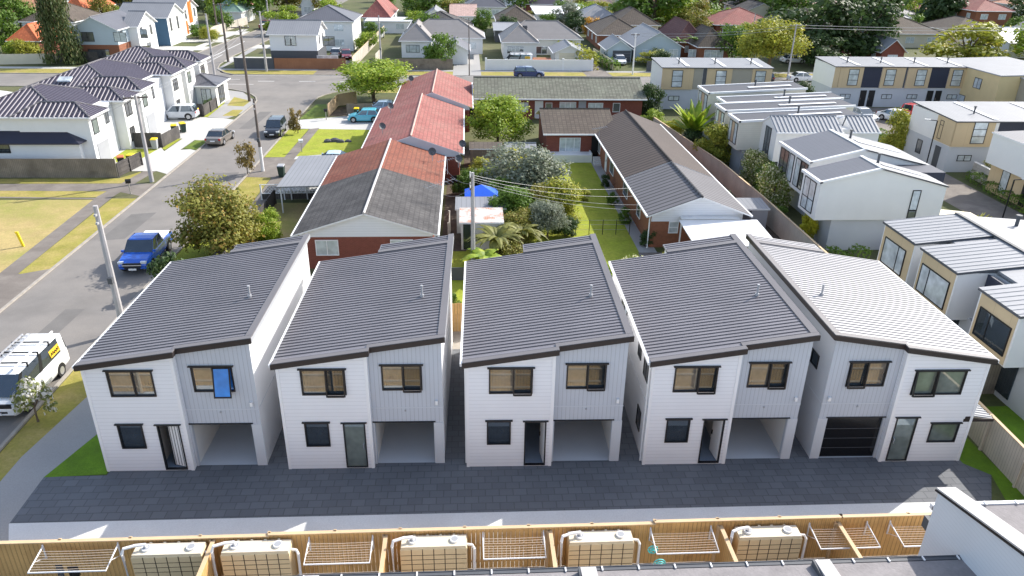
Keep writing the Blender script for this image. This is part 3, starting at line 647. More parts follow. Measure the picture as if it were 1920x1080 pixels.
airer(6.25, 2.15, 'white fold out clothes airer beside the turquoise peg baskets')
airer(11.95, 2.1, 'white fold out clothes airer fifth from left, sunlit timber behind it')
airer(14.9, 2.1, 'white fold out clothes airer partly behind the white gable wall at right')
for k, (dx, dy, w, m) in enumerate(((.72, -.75, .22, 'dgrey'), (1.15, -.85, .34, 'black'))):
    b = MB(); x = -14.35+dx; y = 19.93+dy; n = 5
    for i in range(n):
        a0, a1 = x+w*i/n, x+w*(i+1)/n; o0, o1 = .03*math.sin(i*2), .03*math.sin(i*2+2)
        b.poly([(a0, y+o0, 1.0+.1*(i%2)), (a1, y+o1, 1.0+.1*((i+1)%2)), (a1, y, 1.56), (a0, y, 1.56)]); b.poly([(a0, y+.02, 1.56), (a1, y+.02, 1.56), (a1, y+.06+o1, 1.15), (a0, y+.06+o0, 1.15)])
    tag(b.build('clothing', m), ('small dark grey sock' if k == 0 else 'black garment')+' hanging on the leftmost clothes airer', 'clothing')
for (x, y, z, r, lb) in ((6.22, 19.3, 1.35, .17, 'upper turquoise peg basket on the airer frame'), (6.36, 18.85, 1.15, .2, 'lower turquoise peg basket below the airer frame')):
    b = MB()
    for i in range(3): b.tube([(x+(r-.05*i)*math.cos(a), y-.05*i, z+(r-.05*i)*math.sin(a)) for a in [2*math.pi*k/14 for k in range(15)]], .02, 5)
    for k in range(7): a = 2*math.pi*k/7; b.tube([(x, y-.02, z), (x+r*math.cos(a), y, z+r*math.sin(a))], .012, 4)
    tag(b.build('peg_basket', 'turq'), lb, 'peg basket')
# nearest buildings at the bottom edge
t = empty('building', (-8, 5, 0), 0, 'grey roofed building along the bottom edge with dark gutter and parapets', 'building')
b = MB(); b.box(.15, 0, 0, 24, 9.85, 4.7); b.build('wall', 'trim_w', t)
b = MB(); zz = lambda y: 4.92+(10-y)*.10
def mem(x0, x1): b.slab([(x0, 0, zz(0)), (x1, 0, zz(0)), (x1, 9.98, zz(10)), (x0, 9.98, zz(10))], .15)
mem(0, 24.2); b.build('roof', 'membrane', t)
b = MB(); b.box(0, 10.0, 4.76, 21.6, 10.11, 4.93); b.box(0, 10.11, 4.90, 21.6, 10.135, 4.95); b.build('gutter', 'dgrey', t)
for i in range(22):
    b = MB(); b.box(.5+i, 9.97, 4.932, .54+i, 10.12, 4.965); b.build('gutter_bracket', 'pvc', t)
for x in (3.55, 10.9, 17.35, ):
    b = MB(); P = [(x, 0, zz(0)+.25), (x+.42, 0, zz(0)+.25), (x+.42, 9.95, zz(10)+.2), (x, 9.95, zz(10)+.2)]; b.slab(P, .3); b.build('parapet', 'flash_l' if 'flash_l' in M else 'flash', t)
    b = MB(); b.box(x-.06, 9.2, zz(9.2)-.1, x-.002, 9.96, zz(10)+.2); b.build('parapet_flashing', 'dgrey', t)
t = empty('building', (13.6, 4, 0), 0, 'white walled building in the bottom right corner with sloping pale parapet', 'building')
zq = lambda y: 6.0+(12.6-y)*.26
b = MB(); b.poly([(0, 12.6, 0), (0, 0, 0), (0, 0, zq(2)), (0, 9.9, zq(9.9)), (0, 12.6, zq(12.6))]); b.poly([(0, 12.6, 0), (0, 12.6, 6), (.5, 12.6, 6), (.5, 12.6, 0)]); b.box(.5, 0, 0, 12, 13.2, 4.6)
b.build('wall', 'wall_fine', t)
b = MB(); b.slab([(-.05, 2, zq(2)+.06), (.52, 2, zq(2)+.06), (.52, 12.66, zq(12.66)+.06), (-.05, 12.66, zq(12.66)+.06)], .05); b.slab([(-.06, 2, zq(2)), (0, 2, zq(2)), (0, 12.68, zq(12.68)), (-.06, 12.68, zq(12.68))], .07, 1); b.build('parapet', ['flash_l', 'black'], t)
b = MB(); b.slab([(.53, 0, 6.0), (12, 0, 6.0), (12, 13.3, 4.75), (.53, 13.3, 4.75)], .12); b.build('roof', 'membrane', t)
b = MB(); b.box(.53, 13.3, 4.62, 12, 13.42, 4.8); b.build('gutter', 'pvc', t)
for i in range(11):
    b = MB(); b.box(1.2+i, 13.25, 4.80, 1.25+i, 13.4, 4.83); b.build('gutter_bracket', 'pvc', t)
b = MB(); b.box(.2, 12.62, 4.2, .9, 13.1, 4.6); b.build('flashing', 'dgrey', t)

# ---------------------------------------------------------------- generic house
def roof_planes(kind, x0, y0, x1, y1, h, rh, oh, drop=None):
    X0, Y0, X1, Y1 = x0-oh, y0-oh, x1+oh, y1+oh; k = rh
    if kind == 'hip_x' and Y1-Y0 > X1-X0: kind = 'hip_y'
    elif kind == 'hip_y' and X1-X0 > Y1-Y0: kind = 'hip_x'
    if kind == 'gable_x':
        ym = (y0+y1)/2; hd = h-oh*rh/((y1-y0)/2)
        return [[(X0, Y0, hd), (X1, Y0, hd), (X1, ym, h+rh), (X0, ym, h+rh)], [(X1, Y1, hd), (X0, Y1, hd), (X0, ym, h+rh), (X1, ym, h+rh)]]
    if kind == 'gable_y':
        xm = (x0+x1)/2; hd = h-oh*rh/((x1-x0)/2)
        return [[(X0, Y1, hd), (X0, Y0, hd), (xm, Y0, h+rh), (xm, Y1, h+rh)], [(X1, Y0, hd), (X1, Y1, hd), (xm, Y1, h+rh), (xm, Y0, h+rh)]]
    if kind == 'hip_x':
        ym = (Y0+Y1)/2; e = (Y1-Y0)/2; a, b_ = (X0+e, ym, h+rh), (X1-e, ym, h+rh)
        return [[(X0, Y0, h), (X1, Y0, h), b_, a], [(X1, Y1, h), (X0, Y1, h), a, b_], [(X0, Y1, h), (X0, Y0, h), a], [(X1, Y0, h), (X1, Y1, h), b_]]
    if kind == 'hip_y':
        xm = (X0+X1)/2; e = (X1-X0)/2; a, b_ = (xm, Y0+e, h+rh), (xm, Y1-e, h+rh)
        return [[(X0, Y1, h), (X0, Y0, h), a, b_], [(X1, Y0, h), (X1, Y1, h), b_, a], [(X0, Y0, h), (X1, Y0, h), a], [(X1, Y1, h), (X0, Y1, h), b_]]
    if kind == 'mono_xp': return [[(X0, Y0, h), (X1, Y0, h+rh), (X1, Y1, h+rh), (X0, Y1, h)]]
    if kind == 'mono_yp': return [[(X0, Y0, h), (X1, Y0, h), (X1, Y1, h+rh), (X0, Y1, h+rh)]]
    if kind == 'mono_ym': return [[(X0, Y0, h+rh), (X1, Y0, h+rh), (X1, Y1, h), (X0, Y1, h)]]
    if kind == 'flat': return [[(X0, Y0, h), (X1, Y0, h), (X1, Y1, h+.05), (X0, Y1, h+.05)]]
def sides(x0, y0, x1, y1):
    return {'S': WF((x0, y0), (1, 0)), 'N': WF((x1, y1), (-1, 0)), 'W': WF((x0, y1), (0, -1)), 'E': WF((x1, y0), (0, 1))}
def block(par, x0, y0, x1, y1, z0, h, kind='flat', rh=0, oh=.3, wall_m='white', roof_m='roof_g', rib=None, trim='white', wins=(), ends=None, th=.12, ridge=True, noroof=False, base=None, gut=True):
    """one box of a building with its roof, in the parent's coordinates"""
    b = MB(); top = h
    b.box(x0, y0, z0, x1, y1, h-.02)
    if kind == 'gable_x':
        ym = (y0+y1)/2
        for x in (x0, x1): b.poly([(x, y0, h-.02), (x, y1, h-.02), (x, ym, h+rh-.02)])
    elif kind == 'gable_y':
        xm = (x0+x1)/2
        for y in (y0, y1): b.poly([(x0, y, h-.02), (x1, y, h-.02), (xm, y, h+rh-.02)])
    elif kind == 'mono_xp':
        for y in (y0, y1): b.poly([(x0, y, h-.02), (x1, y, h-.02), (x1, y, h+rh-.03)])
        b.poly([(x1, y0, h-.02), (x1, y1, h-.02), (x1, y1, h+rh-.03), (x1, y0, h+rh-.03)])
    elif kind in ('mono_yp', 'mono_ym'):
        ya, yb = (y0, y1) if kind == 'mono_yp' else (y1, y0)
        for x in (x0, x1): b.poly([(x, ya, h-.02), (x, yb, h-.02), (x, yb, h+rh-.03)])
        b.poly([(x0, yb, h-.02), (x1, yb, h-.02), (x1, yb, h+rh-.03), (x0, yb, h+rh-.03)])
    w = b.build('wall', wall_m, par)
    if base:
        bm, bh = base; b = MB(); b.box(x0-.015, y0-.015, z0, x1+.015, y1+.015, bh); b.build('lower_wall', bm, par)
    rf = None
    if not noroof:
        pl = roof_planes(kind, x0, y0, x1, y1, h, rh, oh); b = MB()
        for P in pl:
            b.slab(P, th, 0, 1)
        rf = b.build('roof', [roof_m, trim], par)
        if rib:
            b = MB(); sp, w_, hh, rm = rib
            for P in pl:
                n = (Vector(P[1])-Vector(P[0])).cross(Vector(P[2])-Vector(P[0]))
                if n.z < 0: n = -n
                d = (-n.x, -n.y, 0) if abs(n.x)+abs(n.y) > 1e-4 else (0, 1, 0)
                ribs(b, P, d, sp, w_, hh)
            b.build('roof_rib', rm, rf)
        if ridge and kind[:3] in ('gab', 'hip'):
            b = MB(); z = h+rh
            E_ = []
            if kind == 'gable_x': E_ = [((x0-oh, (y0+y1)/2, z), (x1+oh, (y0+y1)/2, z))]
            elif kind == 'gable_y': E_ = [(((x0+x1)/2, y0-oh, z), ((x0+x1)/2, y1+oh, z))]
            else:
                E_ = [(pl[0][3], pl[0][2])]
                for P in pl[2:]: E_ += [(P[0], P[2]), (P[1], P[2])]
            for p, q in E_:
                if (Vector(p)-Vector(q)).length > .3: b.tube([(p[0], p[1], p[2]+.02), (q[0], q[1], q[2]+.02)], .09, 5)
            b.build('ridge_cap', ridge if isinstance(ridge, str) else roof_m, rf)
        if gut and kind[:3] in ('gab', 'hip'):
            X0, Y0, X1, Y1 = x0-oh, y0-oh, x1+oh, y1+oh; zz_ = min(p[2] for p in pl[0]); gs = []
            if kind != 'gable_y': gs += [(X0, Y0-.10, X1, Y0-.005), (X0, Y1+.005, X1, Y1+.10)]
            if kind != 'gable_x': gs += [(X0-.10, Y0, X0-.005, Y1), (X1+.005, Y0, X1+.10, Y1)]
            for g in gs: b = MB(); b.box(g[0], g[1], zz_-.14, g[2], g[3], zz_-.01); b.build('gutter', trim, par)
    add_wins(par, sides(x0, y0, x1, y1), wins)
    return rf
def add_wins(par, sd_, wins, d=.015):
    for wn in wins:
        s_, a, z, w, hh = wn[:5]; o = wn[5] if len(wn) > 5 else {}
        o = dict(o); k = o.pop('k', 'window')
        if k == 'window': window(par, sd_[s_], a, a+w, z, z+hh, d=d, **o)
        elif k == 'door':
            b = MB(); sd_[s_].box(b, a, a+w, d, d+.05, z, z+hh); dr = b.build('door', o.get('m', 'black'), par)
            b = MB(); sd_[s_].box(b, a+w-.14, a+w-.1, d+.051, d+.11, z+1, z+1.2); b.build('handle', 'chrome', dr)
        elif k == 'garage':
            b = MB(); sd_[s_].box(b, a, a+w, d-.01, d+.03, z, z+hh); dr = b.build('garage_door', o.get('m', 'white'), par)
            b = MB()
            for i in (1, 2, 3): sd_[s_].box(b, a+.04, a+w-.04, d+.031, d+.036, z+hh*i/4-.012, z+hh*i/4+.012)
            b.build('panel_joint', 'grey', dr)
        elif k == 'panel':
            b = MB(); sd_[s_].box(b, a, a+w, d-.01, d+.02, z, z+hh); b.build(o.get('n', 'cladding_panel'), o.get('m', 'navy'), par)
WW = dict(fm='white'); WB = dict(gm='glass_b'); 
def W3(**k): return dict(fm='black', gm='glass_b', hor=(.33, .66), **k)

# ---------------------------------------------------------------- long brick units with tiled roofs in the middle
t = empty('unit_block', (-11.1, 46.4, 0), 0, 'long row of brick units with grey, rust and faded red tiled roof', 'building')
def gable_unit(x0, y0, x1, y1, h, rh, wall_m, roof_m, front=False, oh=.35, xr=None):
    b = MB(); b.box(x0, y0, 0, x1, y1, h-.02); b.build('wall', wall_m, t)
    xm = (x0+x1)/2 if xr is None else xr
    for y in ((y0-.012, y1+.012)): b = MB(); b.poly([(x0-.0, y, h-.35), (x1, y, h-.35), (x1, y, h), (xm, y, h+rh-.05), (x0, y, h)]); b.build('gable', 'white_wb' if front else 'wall_g', t)
    return xm
def tile_roof(par, x0, y0, x1, y1, h, rh, m, xm, oh=.35, y0o=0, y1o=0, side=0):
    b = MB(); Z0 = h-.08
    b.slab([(x0-oh, y1+y1o, Z0), (x0-oh, y0-y0o, Z0), (xm, y0-y0o, h+rh), (xm, y1+y1o, h+rh)], .1, 0, 1)
    b.slab([(x1+oh, y0-y0o, Z0), (x1+oh, y1+y1o, Z0), (xm, y1+y1o, h+rh), (xm, y0-y0o, h+rh)], .1, 0, 1)
    rf = b.build('roof', [m, 'white'], par)
    b = MB(); b.tube([(xm, y0-y0o, h+rh+.02), (xm, y1+y1o, h+rh+.02)], .085, 6); b.build('ridge_cap', 'flash_l' if m != 'tile_red' else 'tile_pink', rf)
    b = MB(); b.box(x0-oh-.12, y0-y0o, Z0-.14, x0-oh-.005, y1+y1o, Z0-.02); b.build('gutter', 'white', par); b = MB(); b.box(x1+oh+.005, y0-y0o, Z0-.14, x1+oh+.12, y1+y1o, Z0-.02); b.build('gutter', 'white', par)
    return rf
xm = gable_unit(0, .3, 8.7, 19.1, 2.6, 1.4, 'brick', None, True)
tile_roof(t, 0, 0, 8.7, 10.4, 2.6, 1.4, 'tile_grey', xm, y0o=.1); tile_roof(t, 0, 10.4, 8.7, 19.1, 2.6, 1.4, 'tile_rust', xm, y1o=.1)
xm2 = gable_unit(1.9, 19.3, 10.3, 38.3, 2.75, 1.5, 'brick', None)
r2 = tile_roof(t, 1.9, 19.3, 10.3, 38.3, 2.75, 1.5, 'tile_red', xm2)
xm3 = gable_unit(3.1, 38.4, 11.3, 53.8, 2.8, 1.6, 'brick', None)
r3 = tile_roof(t, 3.1, 38.4, 11.3, 53.8, 2.8, 1.6, 'tile_red', xm3, y1o=.2)
add_wins(t, sides(0, .3, 8.7, 19.1), [('S', 1.0, .95, 1.5, 1.1, dict(fm='white', mull=(.5,), gm='glass_b')), ('S', 5.9, .95, 1.5, 1.1, dict(fm='white', mull=(.5,), gm='glass_b')), ('E', 2, .9, 1.2, 1.2, WW), ('E', 6.5, 0, .9, 2.1, dict(k='door', m='white')), ('E', 13, .9, 1.6, 1.2, WW), ('W', 3, .9, 1.8, 1.3, WW), ('W', 12, .9, 1.8, 1.3, WW)], .03)
add_wins(t, sides(1.9, 19.3, 10.3, 38.3), [('E', 2, .9, 1.4, 1.2, WW), ('E', 8, .9, 1.4, 1.2, WW), ('E', 14, 0, .9, 2.1, dict(k='door', m='white')), ('W', 3, .9, 1.8, 1.3, WW)], .03)
# lattice aerials and dishes
def dish(x, y, z, r, az, label, mast=.5, wall_x=None):
    t = empty('satellite_dish', (x, y, z), az, label, 'satellite dish', 'satellite dishes on the tiled unit roofs')
    b = MB(); n = 14
    rg = [[(rr_*math.cos(2*math.pi*k/n), -.12*(1-(rr_/r)**2)*-1-.0, rr_*math.sin(2*math.pi*k/n)) for k in range(n)] for rr_ in (.001, r*.5, r)]
    c, s_ = math.cos(-.45), math.sin(-.45)
    rg = [[(p[0], p[1]*c-p[2]*s_, p[1]*s_+p[2]*c+mast+r*.6) for p in q] for q in rg]
    for i in (0, 1):
        for k in range(n): b.poly([rg[i][k], rg[i][(k+1) % n], rg[i+1][(k+1) % n], rg[i+1][k]])
    b.build('reflector', 'dgrey', t, True)
    b = MB(); b.tube([(0, .1, -.1), (0, .12, mast+r*.5)], .03, 6); b.tube([(0, .05, mast), (0, -.5, mast+r*.5)], .015, 5); b.build('mast', 'grey', t)
    b = MB(); b.box(-.05, -.56, mast+r*.5-.05, .05, -.46, mast+r*.5+.05); b.build('receiver', 'dgrey', t)
dish(-8.0, 70.9, 3.2, .34, .5, 'dark dish on the western faded red slope, nearer one')
dish(-3.0, 62.2, 3.1, .34, .2, 'dark dish on a mast on the rust tiled eastern slope')
dish(-.8, 62.5, 2.4, .34, .4, 'dark dish at the eaves beside the end of the rust tiles')
dish(-.5, 66.8, 2.6, .34, .3, 'dark dish on the eastern eaves of the faded red slope')
dish(-8.0, 79.5, 3.3, .34, .5, 'dark dish high on the western faded red slope, further up')
dish(-6.8, 93.5, 3.7, .34, .3, 'dark dish near the far end of the faded red roof')
def aerial(x, y, z, rz, label, s=1.0):
    t = empty('tv_aerial', (x, y, z), rz, label, 'aerial', 'television aerials on the middle roofs')
    b = MB(); b.cyl(0, 0, -.2, 1.1*s, .022, 6); b.build('mast', 'galv', t)
    b = MB(); b.tube([(-.9*s, 0, 1.0*s), (.9*s, 0, 1.25*s)], .016, 5)
    for i in range(8):
        f = -.85+i*.24; b.tube([(f*s, -.42*s, (1.12+f*.14)*s), (f*s, .42*s, (1.12+f*.14)*s)], .013, 4)
    b.build('antenna', 'galv', t)
aerial(-2.0, 52.2, 2.7, .5, 'white finned aerial at the eaves of the weathered grey tiles', 1.3)
aerial(-1.7, 60.0, 2.7, .3, 'pale aerial on the rust tiled eaves', .9)
aerial(12.6, 71.2, 2.8, .1, 'small aerial at the corner of the brown tiled brick house', .8)
# long mossy roofed unit behind
t = empty('unit_block', (1.2, 91.3, 0), 0, 'long brick units under lichen stained grey roof parallel to the far street', 'building')
block(t, 0, 0, 20, 8.6, 0, 2.7, 'gable_x', 1.5, .45, 'brick', 'tile_lich', trim='white', wins=[('S', 4.2, .9, 1.9, 1.1, dict(fm='white', mull=(.5,), gm='glass_b')), ('S', 6.9, .1, 1.0, 2.1, dict(k='door', m='offwhite')), ('S', 8.2, 1, .8, 1.0, WW), ('S', 9.9, .6, 2.0, 1.5, dict(fm='white', mull=(.33, .66), gm='glass_b')), ('S', 12.2, .1, .9, 2.1, dict(k='door', m='grey')), ('S', 13.4, .9, 1.8, 1.1, dict(fm='white', mull=(.5,), gm='glass_b')), ('S', 16.4, .9, .9, 1.1, WW), ('S', 1.2, .9, 1.5, 1.1, WW)])
# L shaped brown brick house
t = empty('brick_house', (7.8, 73.6, 0), 0, 'L shaped red brick house with brown and grey ribbed roofs beside the lawn', 'house')
block(t, 0, 0, 6.5, 8.6, 0, 2.75, 'gable_x', 1.35, .4, 'brick', 'tile_brn', trim='white', wins=[('S', 1.3, .75, 2.1, 1.4, dict(fm='white', gm='glass_b', mull=(.3, .7))), ('S', 4.5, .2, .95, 2.1, dict(k='door', m='black'))], ridge='tile_brn')
def rib_roof(x0, y0, x1, y1, h, rh, m):
    xm = (x0+x1)/2; b = MB()
    b.slab([(x0-.4, y1, h-.08), (x0-.4, y0, h-.08), (xm, y0, h+rh), (xm, y1, h+rh)], .1, 0, 1); b.slab([(x1+.4, y0, h-.08), (x1+.4, y1, h-.08), (xm, y1, h+rh), (xm, y0, h+rh)], .1, 0, 1)
    rf = b.build('roof', [m, 'white'], t)
    b = MB(); b.tube([(xm, y0, h+rh+.02), (xm, y1, h+rh+.02)], .10, 6); b.build('ridge_cap', m, rf)
    b = MB(); b.box(x0-.52, y0, h-.2, x0-.405, y1, h-.09); b.build('gutter', 'white', t); b = MB(); b.box(x1+.405, y0, h-.2, x1+.52, y1, h-.09); b.build('gutter', 'white', t)
b = MB(); b.box(5.2, -23.6, 0, 11.8, 3.5, 2.7); b.build('wall', 'brick_o', t)
b = MB(); b.poly([(5.2, -23.62, 2.0), (11.8, -23.62, 2.0), (11.8, -23.62, 2.72), (8.5, -23.62, 3.98), (5.2, -23.62, 2.72)]); b.build('gable', 'white_wb', t)
rib_roof(5.2, -24.2, 11.8, -15.3, 2.7, 1.3, 'ribgr'); rib_roof(5.2, -15.3, 11.8, 3.9, 2.72, 1.32, 'ribrn')
add_wins(t, sides(5.2, -23.6, 11.8, 3.5), [('S', 1.3, 1.1, .7, .9, dict(fm='white', gm='glass_b', hor=(.5,))), ('W', 3, .8, 1.8, 1.3, dict(fm='white', mull=(.5,))), ('W', 8, .2, .9, 2.1, dict(k='door', m='white')), ('W', 10.5, .8, 1.8, 1.3, WW), ('W', 17, .8, 1.8, 1.3, WW), ('W', 22.5, .9, 1.2, 1.1, WW)])
b = MB(); b.box(0.2, -1.4, .0, 4.3, -.02, .75); b.box(4.3, -1.4, 0, 4.42, -.02, .9); b.build('terrace_wall', 'white', t)
b = MB(); [b.box(4.5, -1.6-.3*i, 0, 5.6, -1.3-.3*i, .6-.15*i) for i in range(4)]; b.build('steps', 'conc_g', t)
b = MB(); b.cyl(5.05, -23.7, 0, 2.6, .05, 7); b.build('downpipe', 'white', t)
b = MB(); b.slab([(7.0, -28.6, 2.1), (12.6, -28.6, 2.1), (12.6, -24.3, 2.35), (7.0, -24.3, 2.35)], .08); b.slab([(7.2, -24.25, 2.42), (11.4, -24.25, 2.42), (11.4, -23.7, 2.42), (7.2, -23.7, 2.42)], .05, 0, 0)
b.build('patio_roof', 'white', t)
b = MB(); [b.box(x, y, 0, x+.09, y+.09, 2.1) for x in (7.1, 12.4) for y in (-28.5, -24.5)]; b.build('patio_post', 'white', t)
tag_t = t
t = empty('shed', (21.48,52.96), 0, 'small grey flat roofed garden shed behind the white patio roof', 'shed')
block(t, -1.2, 0, 1.2, 2.0, 0, 1.9, 'mono_yp', .15, .1, 'grey', 'roof_lg', wins=[('S', .3, .1, .8, 1.7, dict(k='door', m='dgrey'))])
t = empty('shed', (-.55, 49.8, 0), 0, 'white garden shed with rust streaked iron roof below the blue tarpaulin', 'shed')
block(t, 0, 0, 2.9, 2.4, 0, 2.1, 'mono_yp', .18, .12, 'wall_w', 'rust', wins=[('S', .15, .05, .8, 1.9, dict(k='door', m='glass_d')), ('W', .6, .9, .8, .8, WW)])
t = empty('shed', (-.9, 53.0, 0), 0, 'low lean-to with pale corrugated roof behind the rusty roofed shed', 'shed')
block(t, 0, 0, 3.6, 2.3, 0, 2.0, 'mono_yp', .1, .1, 'offwhite', 'roof_lg', wins=[('S', 2.9, .05, .6, 1.8, dict(k='door', m='wood_o'))])
b = MB(); P = [(0.29,61.24), (2.57,61.50)]; cx, cy = 1.0, 56.4
t = empty('tarpaulin_canopy', (cx, cy, 0), 0, 'bright blue tarpaulin pitched behind the sheds', 'canopy')
b = MB(); ap = (0, 0, 2.75); q = [(-1.3, -.9, 2.1), (1.3, -.9, 2.1), (1.3, .9, 2.1), (-1.3, .9, 2.1)]
for i in range(4): b.poly([q[i], q[(i+1) % 4], ap])
for i in range(4): a, c = q[i], q[(i+1) % 4]; b.poly([a, c, (c[0], c[1], 1.85), (a[0], a[1], 1.85)])
b.build('canopy', 'blue_tarp', t); b = MB(); [b.box(x-.03, y-.03, 0, x+.03, y+.03, 2.1) for x in (-1.25, 1.25) for y in (-.85, .85)]; b.build('leg', 'galv', t)
# carports of the units
for (x0, y0, x1, y1, lb) in ((-15.0, 57.5, -11.3, 66.5, 'pale flat carport roof beside the rust tiled units'), ):
    t = empty('carport', (x0, y0, 0), 0, lb, 'carport'); b = MB(); b.slab([(0, 0, 2.25), (x1-x0, 0, 2.35), (x1-x0, y1-y0, 2.35), (0, y1-y0, 2.25)], .1); b.build('roof', 'roof_lg', t)
    for (x, y) in ((.2, .2), (.2, 3.5), (.2, 8.6), (3.3, .2)): b = MB(); b.box(x, y, 0, x+.09, y+.09, 2.22); b.build('post', 'white', t)

# ---------------------------------------------------------------- white townhouses at right centre
GP = 'modern townhouses of the eastern court'
def stack_unit(y0, y1, x0, x1, label, body='wall_cr', z=5.2, h2=.55, bay='navy'):
    t = empty('townhouse', (x0, y0, 0), 0, label, 'house', GP); w = x1-x0; d = y1-y0
    b = MB(); b.box(.6, .1, 0, w, d-.1, 2.6); b.build('lower_wall', 'grey', t)
    block(t, 0, 0, w, d, 2.5, z, 'mono_xp', h2, .1, body, 'roof_st', trim='white', wins=[('W', .35, 2.9, d-.7, 1.95, dict(mull=(.33, .66), gm='glass_b', gms=['glass_b', 'tan_blind', 'glass_b']))])
    b = MB(); b.slab([(w*.45, d*.35, z+h2*.45+.09), (w*.9, d*.35, z+h2*.9+.09), (w*.9, d*.5, z+h2*.9+.09), (w*.45, d*.5, z+h2*.45+.09)], .05); b.build('skylight', 'white', t)
    b = MB(); b.cyl(w*.55, d*.62, z+.2, z+.95, .09, 8); b.cyl(w*.55, d*.62, z+.95, z+1.05, .13, 8); b.build('flue', 'dgrey', t)
    b = MB(); b.slab([(-.14, -.14, z+.06), (w+.12, -.14, z+h2+.06), (w+.12, .06, z+h2+.06), (-.14, .06, z+.06)], .2); b.slab([(-.16, -.14, z+.065), (.05, -.14, z+.065), (.05, d+.14, z+.065), (-.16, d+.14, z+.065)], .22); b.slab([(-.14, d-.06, z+.06), (w+.12, d-.06, z+h2+.06), (w+.12, d+.14, z+h2+.06), (-.14, d+.14, z+.06)], .2); b.build('flashing', 'white', t)
    b = MB(); b.box(1.4, d, 2.6, w*.6, d+.9, z-.25); b.build('side_wall', bay, t)
    b = MB(); b.slab([(2.6, d+.11, z-.05), (w, d+.11, z+.35), (w, d+.95, z+.35), (2.6, d+.95, z-.05)], .12); b.build('side_roof', 'roof_st', t)
    return t
M['tan_blind'] = mat('tan blind behind glass', (.55, .40, .28), .35, .1, 2)
stack_unit(81.0, 84.9, 26.0, 36.6, 'furthest of the narrow parallel roofed townhouses, nearest the beige terrace')
stack_unit(75.8, 78.6, 26.2, 38.2, 'second narrow parallel roofed townhouse from the beige terrace, set back')
stack_unit(72.0, 75.1, 25.0, 37.6, 'third narrow parallel roofed townhouse with dark bay beside tall west windows')
stack_unit(67.6, 70.6, 24.9, 36.0, 'nearest narrow parallel roofed townhouse with plain cream side wall')
t = empty('townhouse', (27.0, 64.0, 0), 0, 'white gabled townhouse with pale ribbed roof in two sections', 'house', GP)
RW = (.36, .14, .06, 'grey')
b = MB(); b.box(.6, .2, 0, 9, 3.4, 2.6); b.build('lower_wall', 'dgrey', t)
block(t, 0, 0, 5.9, 3.9, 2.4, 5.1, 'gable_x', .95, .08, 'wall_w', 'roof_w', RW, 'white', [('W', 1.4, 2.7, 1.3, 2.4, dict(mull=(.5,), hor=(.35,)))])
block(t, 6.9, 0.1, 9.3, 3.9, 2.4, 5.1, 'gable_x', .95, .08, 'wall_w', 'roof_w', RW, 'white')
b = MB(); b.box(5.9, .6, 2.4, 6.9, 3.6, 5.2); b.build('link_wall', 'wall_w', t)
b = MB(); b.tube([(6.2, .9, 5.4), (6.5, 1.2, 5.9), (6.6, 1.3, 6.2)], .06, 6); b.build('flue', 'dgrey', t)
def ridge_house(x0, y0, x1, y1, xr, label, z=5.2, rh=1.0, zr_=4.9, wn=()):
    t = empty('townhouse', (x0, y0, 0), 0, label, 'house', GP); w, d, r = x1-x0, y1-y0, xr-x0
    b = MB()
    for y in (0, d): b.poly([(0, y, 2.4), (w, y, 2.4), (w, y, zr_-.1), (r, y, z+rh-.1), (0, y, z-.1)])
    b.poly([(0, 0, 2.4), (0, d, 2.4), (0, d, z-.1), (0, 0, z-.1)]); b.poly([(w, 0, 0), (w, d, 0), (w, d, zr_-.1), (w, 0, zr_-.1)]); b.poly([(0, 0, 2.4), (w, 0, 2.4), (w, d, 2.4), (0, d, 2.4)])
    b.build('wall', 'wall_w', t)
    b = MB(); b.box(1.4, .25, 0, w-.3, d-.1, 2.4); b.build('lower_wall', 'wall_g', t)
    b = MB(); b.slab([(-.1, -.1, z), (r, -.1, z+rh), (r, d+.1, z+rh), (-.1, d+.1, z)], .1, 0, 1); rf = b.build('roof', ['roof_st2', 'white'], t)
    b = MB(); b.slab([(r, -.1, z+rh), (w+.1, -.1, zr_), (w+.1, d+.1, zr_), (r, d+.1, z+rh)], .1, 0, 1); b.build('roof', ['roof_lg', 'dgrey'], t)
    b = MB(); b.slab([(-.14, -.14, z+.03), (r, -.14, z+rh+.03), (r, .08, z+rh+.03), (-.14, .08, z+.03)], .14); b.slab([(r-.12, -.14, z+rh+.045), (r+.12, -.14, z+rh+.045), (r+.12, d+.14, z+rh+.045), (r-.12, d+.14, z+rh+.045)], .1)
    b.slab([(-.16, -.14, z+.05), (.06, -.14, z+.05), (.06, d+.14, z+.05), (-.16, d+.14, z+.05)], .2); b.build('flashing', 'white', rf)
    b = MB(); f = .35; q = lambda x, y, e=.07: (x, y, z+rh+(zr_-z-rh)*(x-r)/(w-r)+e)
    b.slab([q(r+.8, d*.45), q(w-1, d*.45), q(w-1, d*.6), q(r+.8, d*.6)], .04); b.build('skylight', 'white', rf)
    for xx in (r+.7,): b = MB(); b.cyl(xx, d*.66, z+rh-.4, z+rh+.45, .09, 8); b.cyl(xx, d*.66, z+rh+.45, z+rh+.52, .14, 8); b.build('flue', 'dgrey', rf)
    add_wins(t, sides(0, 0, w, d), wn)
    return t
M['roof_st2'] = mat('grey steel roofing', (.13, .133, .15), .5, .06, .4, pat='v', per=.35, gw=.12, dark=.8)
wn2 = [('W', .3, 2.7, 1.7, 2.2, dict(mull=(.5,), hor=(.35,))), ('W', 2.2, 2.7, .9, 2.2, dict(gm='glass_b')), ('W', 3.5, 2.7, .9, 2.2, dict(gm='glass_b')), ('W', 4.5, 2.7, 1.2, 2.2, dict(mull=(.5,), hor=(.35,)))]
th = ridge_house(25.8, 54.0, 35.2, 60.0, 29.8, 'white townhouse with grey left roof slope behind the nearest white court house', wn=wn2)
